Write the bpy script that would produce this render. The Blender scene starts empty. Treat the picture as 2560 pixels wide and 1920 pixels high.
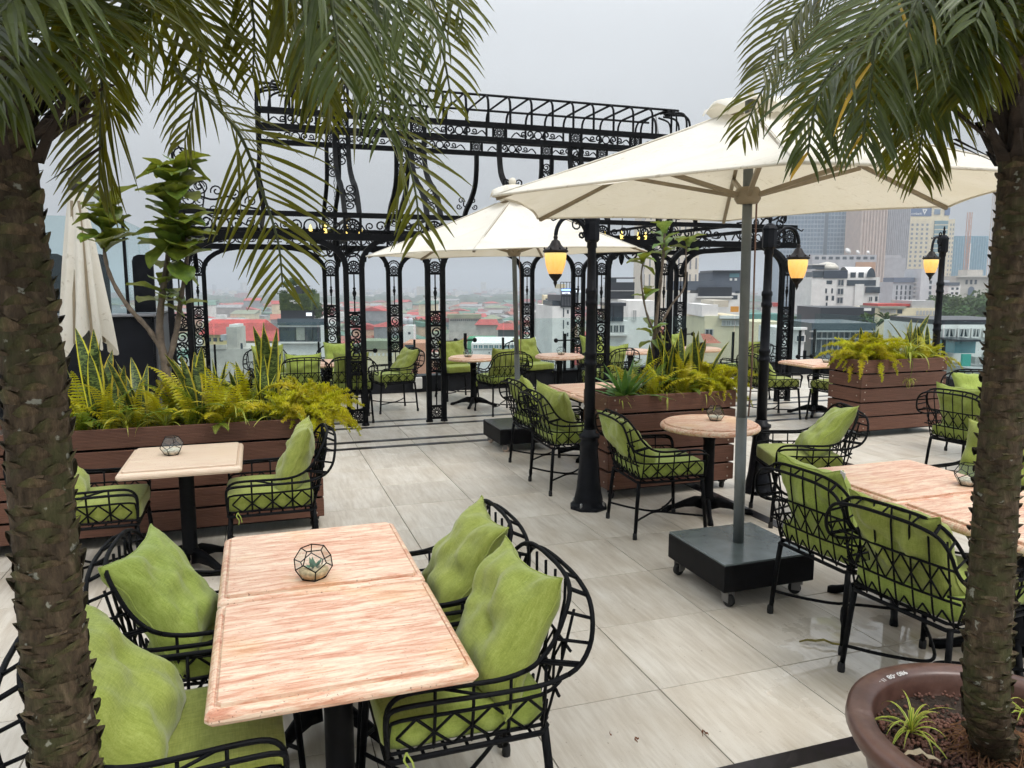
import bpy, math, random
from mathutils import Vector, Matrix, noise
R = math.radians
SC = bpy.context.scene
COL = SC.collection
rnd = random.Random(7)

# ------------------------------------------------------------------ camera
FPX, HCAM = 1900.0, 1.85                 # focal length in pixels of a 2560 px wide picture, eye height
PITCH, YAW = math.atan(253.0 / FPX), R(18.57)
cam_d = bpy.data.cameras.new('camera')
cam = bpy.data.objects.new('camera', cam_d)
COL.objects.link(cam)
cam.location = (0, 0, HCAM)
cam.rotation_euler = (math.pi / 2 - PITCH, 0, -YAW)
cam_d.sensor_width = 36.0
cam_d.lens = 36.0 * FPX / 2560.0
cam_d.clip_start, cam_d.clip_end = 0.05, 30000
SC.camera = cam

# ------------------------------------------------------------------ overcast sky
W = bpy.data.worlds.new('World'); SC.world = W; W.use_nodes = True
wn, wl = W.node_tree.nodes, W.node_tree.links
wn.clear()
SUN_EL, SUN_AZ = R(58), R(150)           # azimuth measured from +Y towards +X: behind the camera, to its right
sky = wn.new('ShaderNodeTexSky'); sky.sky_type = 'NISHITA'; sky.sun_disc = False
sky.sun_elevation, sky.sun_rotation = SUN_EL, SUN_AZ
sky.dust_density, sky.air_density, sky.ozone_density = 4.0, 2.0, 1.0
hs = wn.new('ShaderNodeHueSaturation'); hs.inputs['Saturation'].default_value = 0.25
bg1 = wn.new('ShaderNodeBackground'); bg1.inputs['Strength'].default_value = 0.05
wl.new(sky.outputs[0], hs.inputs['Color']); wl.new(hs.outputs[0], bg1.inputs['Color'])
# the cloud layer: brighter towards the zenith (overcast sky), with faint soft banks
tc = wn.new('ShaderNodeTexCoord'); sx = wn.new('ShaderNodeSeparateXYZ')
wl.new(tc.outputs['Generated'], sx.inputs[0])
mz = wn.new('ShaderNodeMath'); mz.operation = 'MAXIMUM'; mz.inputs[1].default_value = 0.0
wl.new(sx.outputs['Z'], mz.inputs[0])
mm = wn.new('ShaderNodeMath'); mm.operation = 'MULTIPLY_ADD'
mm.inputs[1].default_value = 1.15; mm.inputs[2].default_value = 0.33
wl.new(mz.outputs[0], mm.inputs[0])
nz = wn.new('ShaderNodeTexNoise'); nz.inputs['Scale'].default_value = 1.7; nz.inputs['Detail'].default_value = 3
mpw = wn.new('ShaderNodeMapping'); mpw.inputs['Scale'].default_value = (1, 1, 2.5)
wl.new(tc.outputs['Generated'], mpw.inputs[0]); wl.new(mpw.outputs[0], nz.inputs['Vector'])
mr = wn.new('ShaderNodeMapRange'); mr.inputs[1].default_value = 0.3; mr.inputs[2].default_value = 0.7
mr.inputs[3].default_value = 0.93; mr.inputs[4].default_value = 1.07
wl.new(nz.outputs[0], mr.inputs[0])
mx = wn.new('ShaderNodeMath'); mx.operation = 'MULTIPLY'
wl.new(mm.outputs[0], mx.inputs[0]); wl.new(mr.outputs[0], mx.inputs[1])
bg2 = wn.new('ShaderNodeBackground'); bg2.inputs['Color'].default_value = (0.93, 0.975, 1.02, 1)
wl.new(mx.outputs[0], bg2.inputs['Strength'])
ad = wn.new('ShaderNodeMixShader'); ad.inputs[0].default_value = 0.9
wl.new(bg1.outputs[0], ad.inputs[1]); wl.new(bg2.outputs[0], ad.inputs[2])
wo = wn.new('ShaderNodeOutputWorld'); wl.new(ad.outputs[0], wo.inputs['Surface'])

sun_d = bpy.data.lights.new('sun', 'SUN'); sun_d.energy = 1.5; sun_d.angle = R(25); sun_d.color = (1, 0.965, 0.92)
sun = bpy.data.objects.new('sun', sun_d); COL.objects.link(sun)
sdir = Vector((math.sin(SUN_AZ) * math.cos(SUN_EL), math.cos(SUN_AZ) * math.cos(SUN_EL), math.sin(SUN_EL)))
sun.rotation_euler = sdir.to_track_quat('Z', 'Y').to_euler()
sun.location = sdir * 50

SC.render.engine = 'CYCLES'
SC.view_settings.view_transform = 'Standard'; SC.view_settings.look = 'None'
SC.view_settings.exposure = 0.42; SC.view_settings.gamma = 1.0; SC.view_settings.use_curve_mapping = False
cy = SC.cycles
cy.use_denoising = True
cy.use_adaptive_sampling = True; cy.adaptive_threshold = 0.03; cy.adaptive_min_samples = 12
cy.max_bounces = 5; cy.diffuse_bounces = 2; cy.glossy_bounces = 2; cy.transmission_bounces = 4
cy.transparent_max_bounces = 40; cy.volume_bounces = 0
cy.caustics_reflective = False; cy.caustics_refractive = False
cy.sample_clamp_indirect = 6.0

# ------------------------------------------------------------------ pixel helpers (a pixel of the photo at a real depth)
_fw = Vector((math.sin(YAW) * math.cos(PITCH), math.cos(YAW) * math.cos(PITCH), -math.sin(PITCH)))
_rt = Vector((math.cos(YAW), -math.sin(YAW), 0))
_up = _rt.cross(_fw)
VS = 2560.0 / 2212.0
def ray(x, y):
    """x, y in pixels of the 2212 px wide view"""
    return _fw + _rt * ((x * VS - 1280) / FPX) + _up * ((960 - y * VS) / FPX)
def at(x, y, depth):
    return Vector((0, 0, HCAM)) + ray(x, y) * depth
def atY(x, y, Y):
    d = ray(x, y); return Vector((0, 0, HCAM)) + d * (Y / d.y)
def onz(x, y, z=0.0):
    d = ray(x, y); return Vector((0, 0, HCAM)) + d * ((z - HCAM) / d.z)

# ------------------------------------------------------------------ objects
def tag(o, label=None, cat=None, group=None, kind=None):
    if label: o['label'] = label
    if cat: o['category'] = cat
    if group: o['group'] = group
    if kind: o['kind'] = kind
    return o
def empty(name, loc=(0, 0, 0), rz=0.0, label=None, cat=None, group=None):
    o = bpy.data.objects.new(name, None); COL.objects.link(o)
    o.location = loc; o.rotation_euler = (0, 0, rz); o.empty_display_size = 0.1
    return tag(o, label, cat, group)
def inst(name, me, parent=None, loc=(0, 0, 0), rot=(0, 0, 0), scale=(1, 1, 1)):
    o = bpy.data.objects.new(name, me); COL.objects.link(o)
    if parent: o.parent = parent
    o.location = loc; o.rotation_euler = rot; o.scale = scale
    return o
def kids(o):
    return [c for c in bpy.data.objects if c.parent == o]
def copy_tree(o, parent=None, tree=None):
    c = o.copy(); COL.objects.link(c); c.parent = parent
    for ch in o.children: copy_tree(ch, c)
    return c

class MB:
    """collects shapes and links them as one mesh"""
    def __init__(s): s.v, s.f, s.m, s.cur = [], [], [], 0
    def face(s, idx): s.f.append(tuple(idx)); s.m.append(s.cur)
    def add(s, vs, fs):
        b = len(s.v); s.v.extend([tuple(q) for q in vs])
        for f in fs: s.face([b + i for i in f])
    def box(s, c, d, rz=0.0, M=None):
        x, y, z = d[0] / 2, d[1] / 2, d[2] / 2
        vs = [Vector((a * x, b * y, e * z)) for e in (-1, 1) for b in (-1, 1) for a in (-1, 1)]
        if rz: vs = [Matrix.Rotation(rz, 3, 'Z') @ q for q in vs]
        if M: vs = [M @ q for q in vs]
        vs = [q + Vector(c) for q in vs]
        s.add(vs, [(0, 2, 3, 1), (4, 5, 7, 6), (0, 1, 5, 4), (2, 6, 7, 3), (0, 4, 6, 2), (1, 3, 7, 5)])
    def bbox(s, c, d, b=0.01):
        """box with chamfered edges"""
        x, y, z = d[0] / 2, d[1] / 2, d[2] / 2; b = min(b, x * .9, y * .9, z * .9)
        rings = []
        for (zz, k) in ((-z, b), (-z + b, 0), (z - b, 0), (z, b)):
            X, Y = x - k, y - k; q = b * .6 if not k else b * .3
            rings.append([(X, -Y + q), (X, Y - q), (X - q, Y), (-X + q, Y), (-X, Y - q), (-X, -Y + q), (-X + q, -Y), (X - q, -Y)])
            rings[-1] = [(c[0] + p[0], c[1] + p[1], c[2] + zz) for p in rings[-1]]
        s.loft(rings, caps=True)
    def loft(s, rings, closed=True, caps=False):
        b = len(s.v); n = len(rings[0])
        for r_ in rings: s.v.extend([tuple(q) for q in r_])
        for i in range(len(rings) - 1):
            for j in range(n if closed else n - 1):
                k = (j + 1) % n
                s.face((b + i * n + j, b + i * n + k, b + (i + 1) * n + k, b + (i + 1) * n + j))
        if caps:
            s.face(tuple(b + j for j in reversed(range(n))))
            s.face(tuple(b + (len(rings) - 1) * n + j for j in range(n)))
    def tube(s, pts, r, n=6, closed=False, caps=True, sq=False):
        pts = [Vector(p) for p in pts]
        m = len(pts)
        rs = r if isinstance(r, (list, tuple)) else [r] * m
        rings = []
        up = None
        for i in range(m):
            if closed: t = pts[(i + 1) % m] - pts[i - 1]
            else: t = pts[min(i + 1, m - 1)] - pts[max(i - 1, 0)]
            if t.length < 1e-9: t = Vector((0, 0, 1))
            t.normalize()
            if up is None:
                a = Vector((0, 0, 1)) if abs(t.z) < 0.9 else Vector((0, 1, 0))
                up = (a - t * a.dot(t)).normalized()
            else:
                up = up - t * up.dot(t)
                if up.length < 1e-6:
                    a = Vector((1, 0, 0)); up = a - t * a.dot(t)
                up.normalize()
            sd = t.cross(up)
            off = math.pi / n if sq else 0
            k = rs[i] * (math.sqrt(2) if sq else 1)
            rings.append([pts[i] + (up * math.cos(off + 2 * math.pi * j / n) + sd * math.sin(off + 2 * math.pi * j / n)) * k for j in range(n)])
        if closed: rings.append(rings[0])
        s.loft(rings, caps=caps and not closed)
    def bar(s, a, b, w, h=None):
        """square bar from a to b"""
        s.tube([a, b], w / 2, n=4, sq=True)
    def lathe(s, prof, n=16, c=(0, 0, 0), flute=None, caps=True):
        rings = []
        for (r_, z) in prof:
            ring = []
            for j in range(n):
                a = 2 * math.pi * j / n
                rr = r_ * (1 + (flute(a, z) if flute else 0))
                ring.append((c[0] + rr * math.cos(a), c[1] + rr * math.sin(a), c[2] + z))
            rings.append(ring)
        s.loft(rings, caps=caps)
    def mesh(s, name, mats, smooth=False):
        me = bpy.data.meshes.new(name)
        me.from_pydata(s.v, [], s.f)
        mats = mats if isinstance(mats, (list, tuple)) else [mats]
        for m_ in mats: me.materials.append(m_)
        if len(mats) > 1: me.polygons.foreach_set('material_index', s.m)
        if smooth: me.polygons.foreach_set('use_smooth', [True] * len(s.f))
        me.update()
        return me
    def build(s, name, mats, parent=None, smooth=False, loc=(0, 0, 0), rot=(0, 0, 0)):
        o = inst(name, s.mesh(name, mats, smooth), parent, loc, rot)
        if smooth and smooth != True: pass
        return o

ORD = ('first', 'second', 'third', 'fourth', 'fifth', 'sixth', 'seventh', 'eighth', 'ninth', 'tenth', 'eleventh', 'twelfth', 'thirteenth', 'fourteenth', 'fifteenth', 'sixteenth', 'seventeenth', 'eighteenth', 'nineteenth', 'twentieth')
def arc(c, r, a0, a1, n=8, plane='XZ'):
    out = []
    for i in range(n + 1):
        a = a0 + (a1 - a0) * i / n
        u, w = r * math.cos(a), r * math.sin(a)
        out.append(Vector(c) + (Vector((u, 0, w)) if plane == 'XZ' else Vector((0, u, w)) if plane == 'YZ' else Vector((u, w, 0))))
    return out
def smoothpath(pts, k=6):
    """Catmull-Rom through pts"""
    P = [Vector(p) for p in pts]; out = []
    for i in range(len(P) - 1):
        p0, p1, p2, p3 = P[max(i - 1, 0)], P[i], P[i + 1], P[min(i + 2, len(P) - 1)]
        for j in range(k):
            t = j / k
            out.append(0.5 * ((2 * p1) + (p2 - p0) * t + (2 * p0 - 5 * p1 + 4 * p2 - p3) * t * t + (3 * p1 - p0 - 3 * p2 + p3) * t ** 3))
    out.append(P[-1])
    return out

# ------------------------------------------------------------------ materials
MATS = {}
class NT:
    def __init__(s, name):
        s.m = bpy.data.materials.new(name); s.m.use_nodes = True
        s.n, s.l = s.m.node_tree.nodes, s.m.node_tree.links
        s.b = s.n['Principled BSDF']; s.out = s.n['Material Output']
    def new(s, t, **kw):
        o = s.n.new(t)
        for k, v in kw.items():
            if k in o.inputs: o.inputs[k].default_value = v
            else: setattr(o, k, v)
        return o
    def link(s, a, b): s.l.new(a, b)
    def coord(s, kind='Object', scale=(1, 1, 1), rot=(0, 0, 0)):
        t = s.new('ShaderNodeTexCoord'); mp = s.new('ShaderNodeMapping')
        mp.inputs['Scale'].default_value = scale; mp.inputs['Rotation'].default_value = rot
        s.link(t.outputs[kind], mp.inputs[0]); return mp.outputs[0]
    def noise(s, co, scale=5, detail=3, rough=0.55, dist=0.0):
        t = s.new('ShaderNodeTexNoise', Scale=scale, Detail=detail, Roughness=rough, Distortion=dist)
        s.link(co, t.inputs['Vector']); return t.outputs[0]
    def ramp(s, fac, stops):
        t = s.new('ShaderNodeValToRGB'); e = t.color_ramp.elements
        while len(e) < len(stops): e.new(0.5)
        for i, (p, c) in enumerate(stops): e[i].position = p; e[i].color = (*c, 1)
        s.link(fac, t.inputs[0]); return t.outputs[0]
    def mix(s, fac, a, b, mode='MIX'):
        t = s.new('ShaderNodeMix', data_type='RGBA', blend_type=mode)
        if hasattr(fac, 'node'): s.link(fac, t.inputs[0])
        else: t.inputs[0].default_value = fac
        for v, i in ((a, 6), (b, 7)):
            if hasattr(v, 'node'): s.link(v, t.inputs[i])
            else: t.inputs[i].default_value = (*v, 1)
        return t.outputs[2]
    def rng(s, fac, a, b, c, d):
        t = s.new('ShaderNodeMapRange'); s.link(fac, t.inputs[0])
        for i, v in enumerate((a, b, c, d)): t.inputs[i + 1].default_value = v
        return t.outputs[0]
    def math(s, op, a, b=None):
        t = s.new('ShaderNodeMath', operation=op)
        for i, v in enumerate((a, b)):
            if v is None: continue
            if hasattr(v, 'node'): s.link(v, t.inputs[i])
            else: t.inputs[i].default_value = v
        return t.outputs[0]
    def bump(s, h, strength=0.3, dist=0.01):
        t = s.new('ShaderNodeBump', Strength=strength, Distance=dist)
        s.link(h, t.inputs['Height']); s.link(t.outputs[0], s.b.inputs['Normal'])
    def base(s, c):
        if hasattr(c, 'node'): s.link(c, s.b.inputs['Base Color'])
        else: s.b.inputs['Base Color'].default_value = (*c, 1)
    def set(s, **kw):
        for k, v in kw.items():
            k = k.replace('_', ' ')
            i = s.b.inputs[k]
            if hasattr(v, 'node'): s.link(v, i)
            else: i.default_value = v

def objrand(t):
    o = t.new('ShaderNodeObjectInfo'); return o.outputs['Random']

def plain(name, col, rough=0.6, metal=0.0, var=0.15, scale=6.0, bump=0.0, bscale=40.0, spec=0.5, rand=0.0, kind='Object'):
    if name in MATS: return MATS[name]
    t = NT(name); co = t.coord(kind)
    n = t.noise(co, scale, 4, 0.6)
    lo = tuple(c * (1 - var) for c in col); hi = tuple(min(1, c * (1 + var)) for c in col)
    c = t.ramp(n, [(0.3, lo), (0.7, hi)])
    if rand:
        f = t.rng(objrand(t), 0, 1, 1 - rand, 1 + rand)
        hsv = t.new('ShaderNodeHueSaturation'); t.link(c, hsv.inputs['Color']); t.link(f, hsv.inputs['Value']); c = hsv.outputs[0]
    t.base(c); t.set(Roughness=rough, Metallic=metal, Specular_IOR_Level=spec)
    if bump: t.bump(t.noise(co, bscale, 4, 0.6), bump, 0.01)
    MATS[name] = t.m
    return t.m
# ================================================================== shared materials
def m_iron():
    t = NT('black_iron'); co = t.coord('Object')
    n = t.noise(co, 30, 3, 0.6)
    t.base(t.ramp(n, [(0.3, (0.003, 0.0033, 0.004)), (0.75, (0.007, 0.0075, 0.009))]))
    t.set(Roughness=t.rng(n, 0.3, 0.7, 0.42, 0.64), Specular_IOR_Level=0.09)
    t.bump(t.noise(co, 120, 3, 0.6), 0.15, 0.002)
    return t.m
IRON = m_iron()
IRON_RUB = plain('black_rubber', (0.012, 0.012, 0.012), 0.8)
IRON_TOP = plain('charcoal_paint', (0.03, 0.032, 0.034), 0.42, var=0.25, scale=12)

def m_tile():
    t = NT('travertine_tile')
    o = t.new('ShaderNodeObjectInfo'); co = t.new('ShaderNodeTexCoord')
    add = t.new('ShaderNodeVectorMath', operation='ADD')
    sc = t.new('ShaderNodeVectorMath', operation='SCALE'); sc.inputs['Scale'].default_value = 1.0
    cmb = t.new('ShaderNodeCombineXYZ')
    r40 = t.math('MULTIPLY', o.outputs['Random'], 43.0)
    t.link(r40, cmb.inputs[0]); t.link(r40, cmb.inputs[1])
    t.link(co.outputs['Object'], add.inputs[0]); t.link(cmb.outputs[0], add.inputs[1])
    mp = t.new('ShaderNodeMapping'); mp.inputs['Scale'].default_value = (7.0, 0.9, 1.0); mp.inputs['Rotation'].default_value = (0, 0, R(9))
    t.link(add.outputs[0], mp.inputs[0])
    mp2 = t.new('ShaderNodeMapping'); mp2.inputs['Scale'].default_value = (30.0, 3.0, 1.0); mp2.inputs['Rotation'].default_value = (0, 0, R(9))
    t.link(add.outputs[0], mp2.inputs[0])
    n1 = t.noise(mp.outputs[0], 1.6, 6, 0.62, 0.5); n2 = t.noise(mp2.outputs[0], 1.3, 5, 0.65, 0.3)
    n3 = t.noise(add.outputs[0], 2.4, 3, 0.5)
    f = t.math('ADD', t.math('MULTIPLY', n1, 0.55), t.math('MULTIPLY', n2, 0.45))
    c = t.ramp(f, [(0.32, (0.44, 0.385, 0.315)), (0.46, (0.555, 0.505, 0.43)), (0.56, (0.635, 0.59, 0.515)), (0.70, (0.70, 0.665, 0.60))])
    c = t.mix(t.rng(n3, 0.42, 0.66, 0, 0.30), c, (0.44, 0.36, 0.26))
    # grime that follows the place, not the tile
    g = t.new('ShaderNodeNewGeometry')
    n4 = t.noise(g.outputs['Position'], 1.1, 5, 0.65)
    c = t.mix(t.rng(n4, 0.5, 0.75, 0, 0.38), c, (0.42, 0.345, 0.26))
    n6 = t.noise(g.outputs['Position'], 38, 2, 0.5)
    c = t.mix(t.rng(n6, 0.70, 0.76, 0, 0.45), c, (0.16, 0.11, 0.07))
    h = t.new('ShaderNodeHueSaturation'); t.link(c, h.inputs['Color'])
    t.link(t.rng(o.outputs['Random'], 0, 1, 0.93, 1.06), h.inputs['Value'])
    t.base(h.outputs[0])
    # wet patch near the potted palm and the chairs beside it
    dv = t.new('ShaderNodeVectorMath', operation='DISTANCE'); dv.inputs[1].default_value = (2.95, 2.42, 0)
    t.link(g.outputs['Position'], dv.inputs[0])
    n5 = t.noise(g.outputs['Position'], 3.2, 5, 0.6)
    d2 = t.math('ADD', dv.outputs['Value'], t.math('MULTIPLY', n5, 1.5))
    wet = t.rng(d2, 1.45, 1.52, 1, 0)
    dry = t.rng(n1, 0.35, 0.65, 0.34, 0.5)
    rr = t.new('ShaderNodeMix', data_type='FLOAT'); t.link(wet, rr.inputs[0]); t.link(dry, rr.inputs[2]); rr.inputs[3].default_value = 0.02
    t.set(Roughness=rr.outputs[0], Specular_IOR_Level=0.55)
    t.bump(f, 0.12, 0.003)
    return t.m
TILE = m_tile()
GROUT = plain('grout', (0.10, 0.078, 0.06), 0.9, var=0.3, scale=9)
GRANITE = plain('black_granite', (0.016, 0.012, 0.015), 0.3, var=0.4, scale=25)

# ================================================================== terrace floor
X0, X1, Y0, Y1 = -7.0, 11.2, -3.0, 12.62
b = MB(); b.box(((X0 + X1) / 2, (Y0 + Y1 + 0.7) / 2, -0.206), (X1 - X0, Y1 + 0.7 - Y0, 0.40))
FLOOR = tag(b.build('terrace_floor', GROUT), kind='structure')
TS = 0.655
b = MB(); b.bbox((0, 0, -0.004), (TS - 0.005, TS - 0.005, 0.012), 0.0015)
tile_me = b.mesh('tile', TILE)
rest = MB(); nt = 0
band = [(8.43, 8.53), (8.78, 8.88), (9.65, 9.75), (10.04, 10.14)]
cells = []
for i in range(-12, 16):
    for j in range(-8, 16):
        x, y = 1.03 + TS * (i + .5), 2.885 + TS * (j + .5)
        if x < X0 or x > X1 or y < Y0 or y > Y1: continue
        d = math.hypot(x, y)
        ang = math.atan2(x, y) - YAW
        seen = abs(ang) < R(41) and y > 1.2
        cells.append((0 if seen else 1, d, x, y))
cells.sort()
for k, (s_, d, x, y) in enumerate(cells):
    if s_ == 0 and nt < 299:
        o = inst('tile', tile_me, FLOOR, (x, y, 0), (0, 0, rnd.choice((0, math.pi)))); nt += 1
        o.location.z += rnd.uniform(-0.0006, 0.0006)
    else:
        rest.box((x, y, -0.004), (TS - 0.005, TS - 0.005, 0.012))
o = rest.build('outer_tiles', TILE, FLOOR); o['kind'] = 'stuff'
# granite strips set between the tiles
def strip(a, b_, w, ax):
    m = MB(); L = b_ - a; n = max(1, round(L / 1.31)); 
    for q in range(n):
        c = a + L * (q + .5) / n
        if ax[0] == 'y': m.box((c, ax[1], 0.002), (L / n - 0.003, w, 0.008))
        else: m.box((ax[1], c, 0.0035), (w, L / n - 0.003, 0.008))
    m.build('granite_strip', GRANITE, FLOOR)
for (a, b_) in band: strip(X0 + .1, 10.7, b_ - a, ('y', (a + b_) / 2))
strip(-0.2, 10.7, 0.085, ('y', 2.262))
strip(2.31, 8.43, 0.10, ('x', 3.74)); strip(2.31, 8.43, 0.10, ('x', 5.69))

# a few fallen leaves on the tiles
DRYLEAF = plain('dry_leaf', (0.20, 0.075, 0.03), 0.7, var=0.5, scale=30)
def fallen(name, p, L, w, rz, mat, label):
    m = MB(); n = 6; vs = []
    for i in range(n + 1):
        u = i / n; ww = w * math.sin(math.pi * min(1, u * .9 + .08)); zz = 0.006 + 0.018 * math.sin(math.pi * u) * (0.4 + .6 * (i % 2))
        vs += [(L * (u - .5), -ww + 0.01 * math.sin(u * 5), zz + .006), (L * (u - .5), 0.01 * math.sin(u * 5), zz), (L * (u - .5), ww + 0.01 * math.sin(u * 5), zz + .008)]
    m.add(vs, [(3 * i + a, 3 * i + a + 1, 3 * i + a + 4, 3 * i + a + 3) for i in range(n) for a in (0, 1)])
    tag(m.build(name, mat, None, False, p, (0, 0, rz)), label, 'leaf')
p = onz(1522, 1594); fallen('fallen_leaf', (p.x, p.y, 0.003), 0.026, 0.004, 0.4, DRYLEAF, 'small brown dry leaf curled on the pale tiles beyond the near table')
p = onz(1376, 1607); fallen('fallen_leaf', (p.x, p.y, 0.003), 0.014, 0.003, 1.4, DRYLEAF, 'tiny reddish leaf lying on a tile joint near the bottom edge')
p = onz(1318, 1594); fallen('fallen_leaf', (p.x, p.y, 0.003), 0.012, 0.003, 2.4, DRYLEAF, 'tiny dark leaf scrap on the tile right of the pink double table')
YLEAF = plain('yellowing_leaf', (0.16, 0.13, 0.012), 0.55, var=0.5, scale=18)
p = onz(1780, 1397); fallen('fallen_leaf', (p.x, p.y, 0.004), 0.24, 0.012, -0.55, YLEAF, 'long yellowed blade leaf on the floor by a chair leg in the wet patch')

# ================================================================== parapet curb and glass balustrade
def m_glass(name, tint, refl=0.12, alpha=0.1):
    t = NT(name); t.n.remove(t.b)
    tr = t.new('ShaderNodeBsdfTransparent'); tr.inputs[0].default_value = (*tint, 1)
    gl = t.new('ShaderNodeBsdfGlossy'); gl.inputs['Roughness'].default_value = 0.02; gl.inputs[0].default_value = (0.9, 0.95, 0.95, 1)
    fr = t.new('ShaderNodeLayerWeight', Blend=0.5)
    k = t.math('ADD', t.math('MULTIPLY', t.math('POWER', fr.outputs['Facing'], 5.0), .6), refl * .6)
    mx_ = t.new('ShaderNodeMixShader'); t.link(k, mx_.inputs[0]); t.link(tr.outputs[0], mx_.inputs[1]); t.link(gl.outputs[0], mx_.inputs[2])
    t.link(mx_.outputs[0], t.out.inputs['Surface'])
    return t.m
GLASS = m_glass('clear_glass', (0.90, 0.945, 0.94), 0.05)
GLASS_T = m_glass('teal_glass', (0.90, 0.96, 0.955), 0.045)
BLKPAINT = plain('black_panel', (0.007, 0.008, 0.011), 0.4, var=0.3, scale=3, spec=.15)
CURBM = plain('dark_curb', (0.010, 0.011, 0.014), 0.5, var=0.35, scale=5, bump=0.1, spec=.2)
b = MB(); b.bbox(((X0 + X1) / 2, 12.78, 0.13), (X1 - X0, 0.24, 0.27), 0.012)
b.box(((X0 + X1) / 2, 12.78, 0.275), (X1 - X0, 0.30, 0.02))
CURB = tag(b.build('parapet_curb', CURBM), 'long low black curb along the terrace edge behind the tables', 'curb')
b = MB(); b.box((0, 0, -0.003), (1.56, 0.012, 0.93)); pane_me = b.mesh('pane', GLASS_T)
b = MB(); b.box((0, 0, 0), (0.03, 0.05, 0.62)); clamp_me = b.mesh('clamp', IRON)
RAIL = empty('glass_balustrade', (0, 12.78, 0.28), 0, 'long clear glass balustrade standing on the black curb', 'balustrade')
x = X0 + .8
while x < X1 - .3:
    inst('pane', pane_me, RAIL, (x, 0, 0.475)); inst('clamp', clamp_me, RAIL, (x + .795, 0.03, 0.3)); x += 1.59
b = MB(); b.bbox((11.08, 5.0, 0.13), (0.24, 15.3, 0.27), 0.012)
tag(b.build('parapet_curb', CURBM), 'black curb along the right-hand edge of the terrace', 'curb')
RAIL2 = empty('glass_balustrade', (11.08, 0, 0.28), 0, 'glass balustrade on the right-hand edge behind the brown planter', 'balustrade')
y = -2.0
while y < 12.4:
    inst('pane', pane_me, RAIL2, (0, y, 0.475), (0, 0, math.pi / 2)); inst('clamp', clamp_me, RAIL2, (0.03, y + .795, 0.3), (0, 0, math.pi / 2)); y += 1.59
# floodlights with two ball ends on short posts along the balustrade
def floodlight(px, py, label):
    p = atY(px, py, 12.62); e = empty('balustrade_light', (p.x, 12.62, 0.28), 0, label, 'light', 'two-headed lights along the balustrade')
    h = p.z - 0.28
    m = MB(); m.box((0, 0, (h + .12) / 2), (0.045, 0.045, h + .12)); m.build('post', IRON, e)
    m = MB(); m.tube([(-.16, 0, h), (.16, 0, h)], 0.012); m.build('cross_bar', IRON, e)
    for s in (-1, 1):
        m = MB(); m.lathe([(0.005, -.04), (0.03, -.03), (.042, 0), (.03, .03), (.005, .04)], 10); m.build('lamp_head', IRON, e, True, (s * .17, 0, h))
floodlight(788, 758, 'small two-headed light left of the near iron column')
floodlight(1126, 848, 'small two-headed light behind the round table under the tan canopy') if 0 else None
floodlight(1005, 735, 'small two-headed light between the two near iron columns')
floodlight(1220, 735, 'small two-headed light below the left amber lantern')
floodlight(1480, 722, 'small two-headed light behind the middle planter')
floodlight(1738, 770, 'small two-headed light beside the right end of the iron pergola')
b = MB(); b.bbox((0, 0, 0), (0.15, 0.04, 0.2), 0.01)
p = onz(909, 838)
tag(b.build('socket_box', plain('white_plastic', (0.75, 0.74, 0.7), 0.4), None, False, (2.55, 12.60, 0.17)), 'small white socket box on the black curb', 'box')

# ================================================================== dark service box with glass screen on the left
WALL = empty('service_wall', (-1.2, 10.35, 0), 0, 'black panelled low wall with a glass screen behind the left planter', 'wall')
b = MB(); b.box((-2.9, 1.2, 0.72), (5.8, 2.4, 1.44)); b.build('wall_core', BLKPAINT, WALL)
b = MB(); b.bbox((0, 0, 0), (0.94, 0.02, 1.36), 0.004); pm = b.mesh('panel', BLKPAINT)
for i in range(6): inst('panel', pm, WALL, (-0.49 - .96 * i, -0.012, 0.74))
b = MB(); b.bbox((0, 0, 0), (0.02, .78, 1.36), 0.004); pm2 = b.mesh('panel', plain('black_panel_lit', (0.06, 0.062, 0.07), 0.5))  # side face: black panelling too, with the light it catches put into a greyer colour
for i in range(3): inst('panel', pm2, WALL, (0.012, 0.4 + .8 * i, 0.74))
b = MB(); b.bbox((-2.9, 1.17, 1.455), (5.86, 2.5, 0.03), 0.005); b.build('coping', plain('coping_grey', (0.16, 0.165, 0.18), 0.5), WALL)
b = MB(); b.bbox((-2.9, -0.11, 0.55), (5.6, 0.2, 0.03), 0.005); b.build('bench_ledge', BLKPAINT, WALL)
b = MB(); b.box((0, 0, 0), (1.08, 0.014, 1.16)); gm = b.mesh('pane', m_glass('screen_glass', (0.86, 0.93, 0.93), 0.07))
for i in range(5): inst('pane', gm, WALL, (-0.85 - 1.1 * i, 0.1, 2.06))
for i in range(2): inst('pane', gm, WALL, (-0.27, 0.68 + 1.1 * i, 2.02), (0, 0, math.pi / 2))
b = MB(); b.box((0, 0, 0), (0.035, 0.035, 1.2)); pst = b.mesh('post', IRON)
for i in range(5): inst('post', pst, WALL, (-0.29 - 1.1 * i, 0.1, 2.07))
# dark fins with rounded tops
m = MB(); prof = [(-.12, -.36), (.12, -.36), (.12, .28), (.10, .335), (.05, .36), (-.05, .36), (-.10, .335), (-.12, .28)]
m.loft([[(x, -.03, z) for x, z in prof], [(x, .03, z) for x, z in prof]], caps=True); fin = m.mesh('fin', BLKPAINT)
for i in range(5): inst('fin', fin, WALL, (-0.15 - .48 * i if i else -0.12, 0.3, 1.84), (0, 0, 0))
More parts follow.
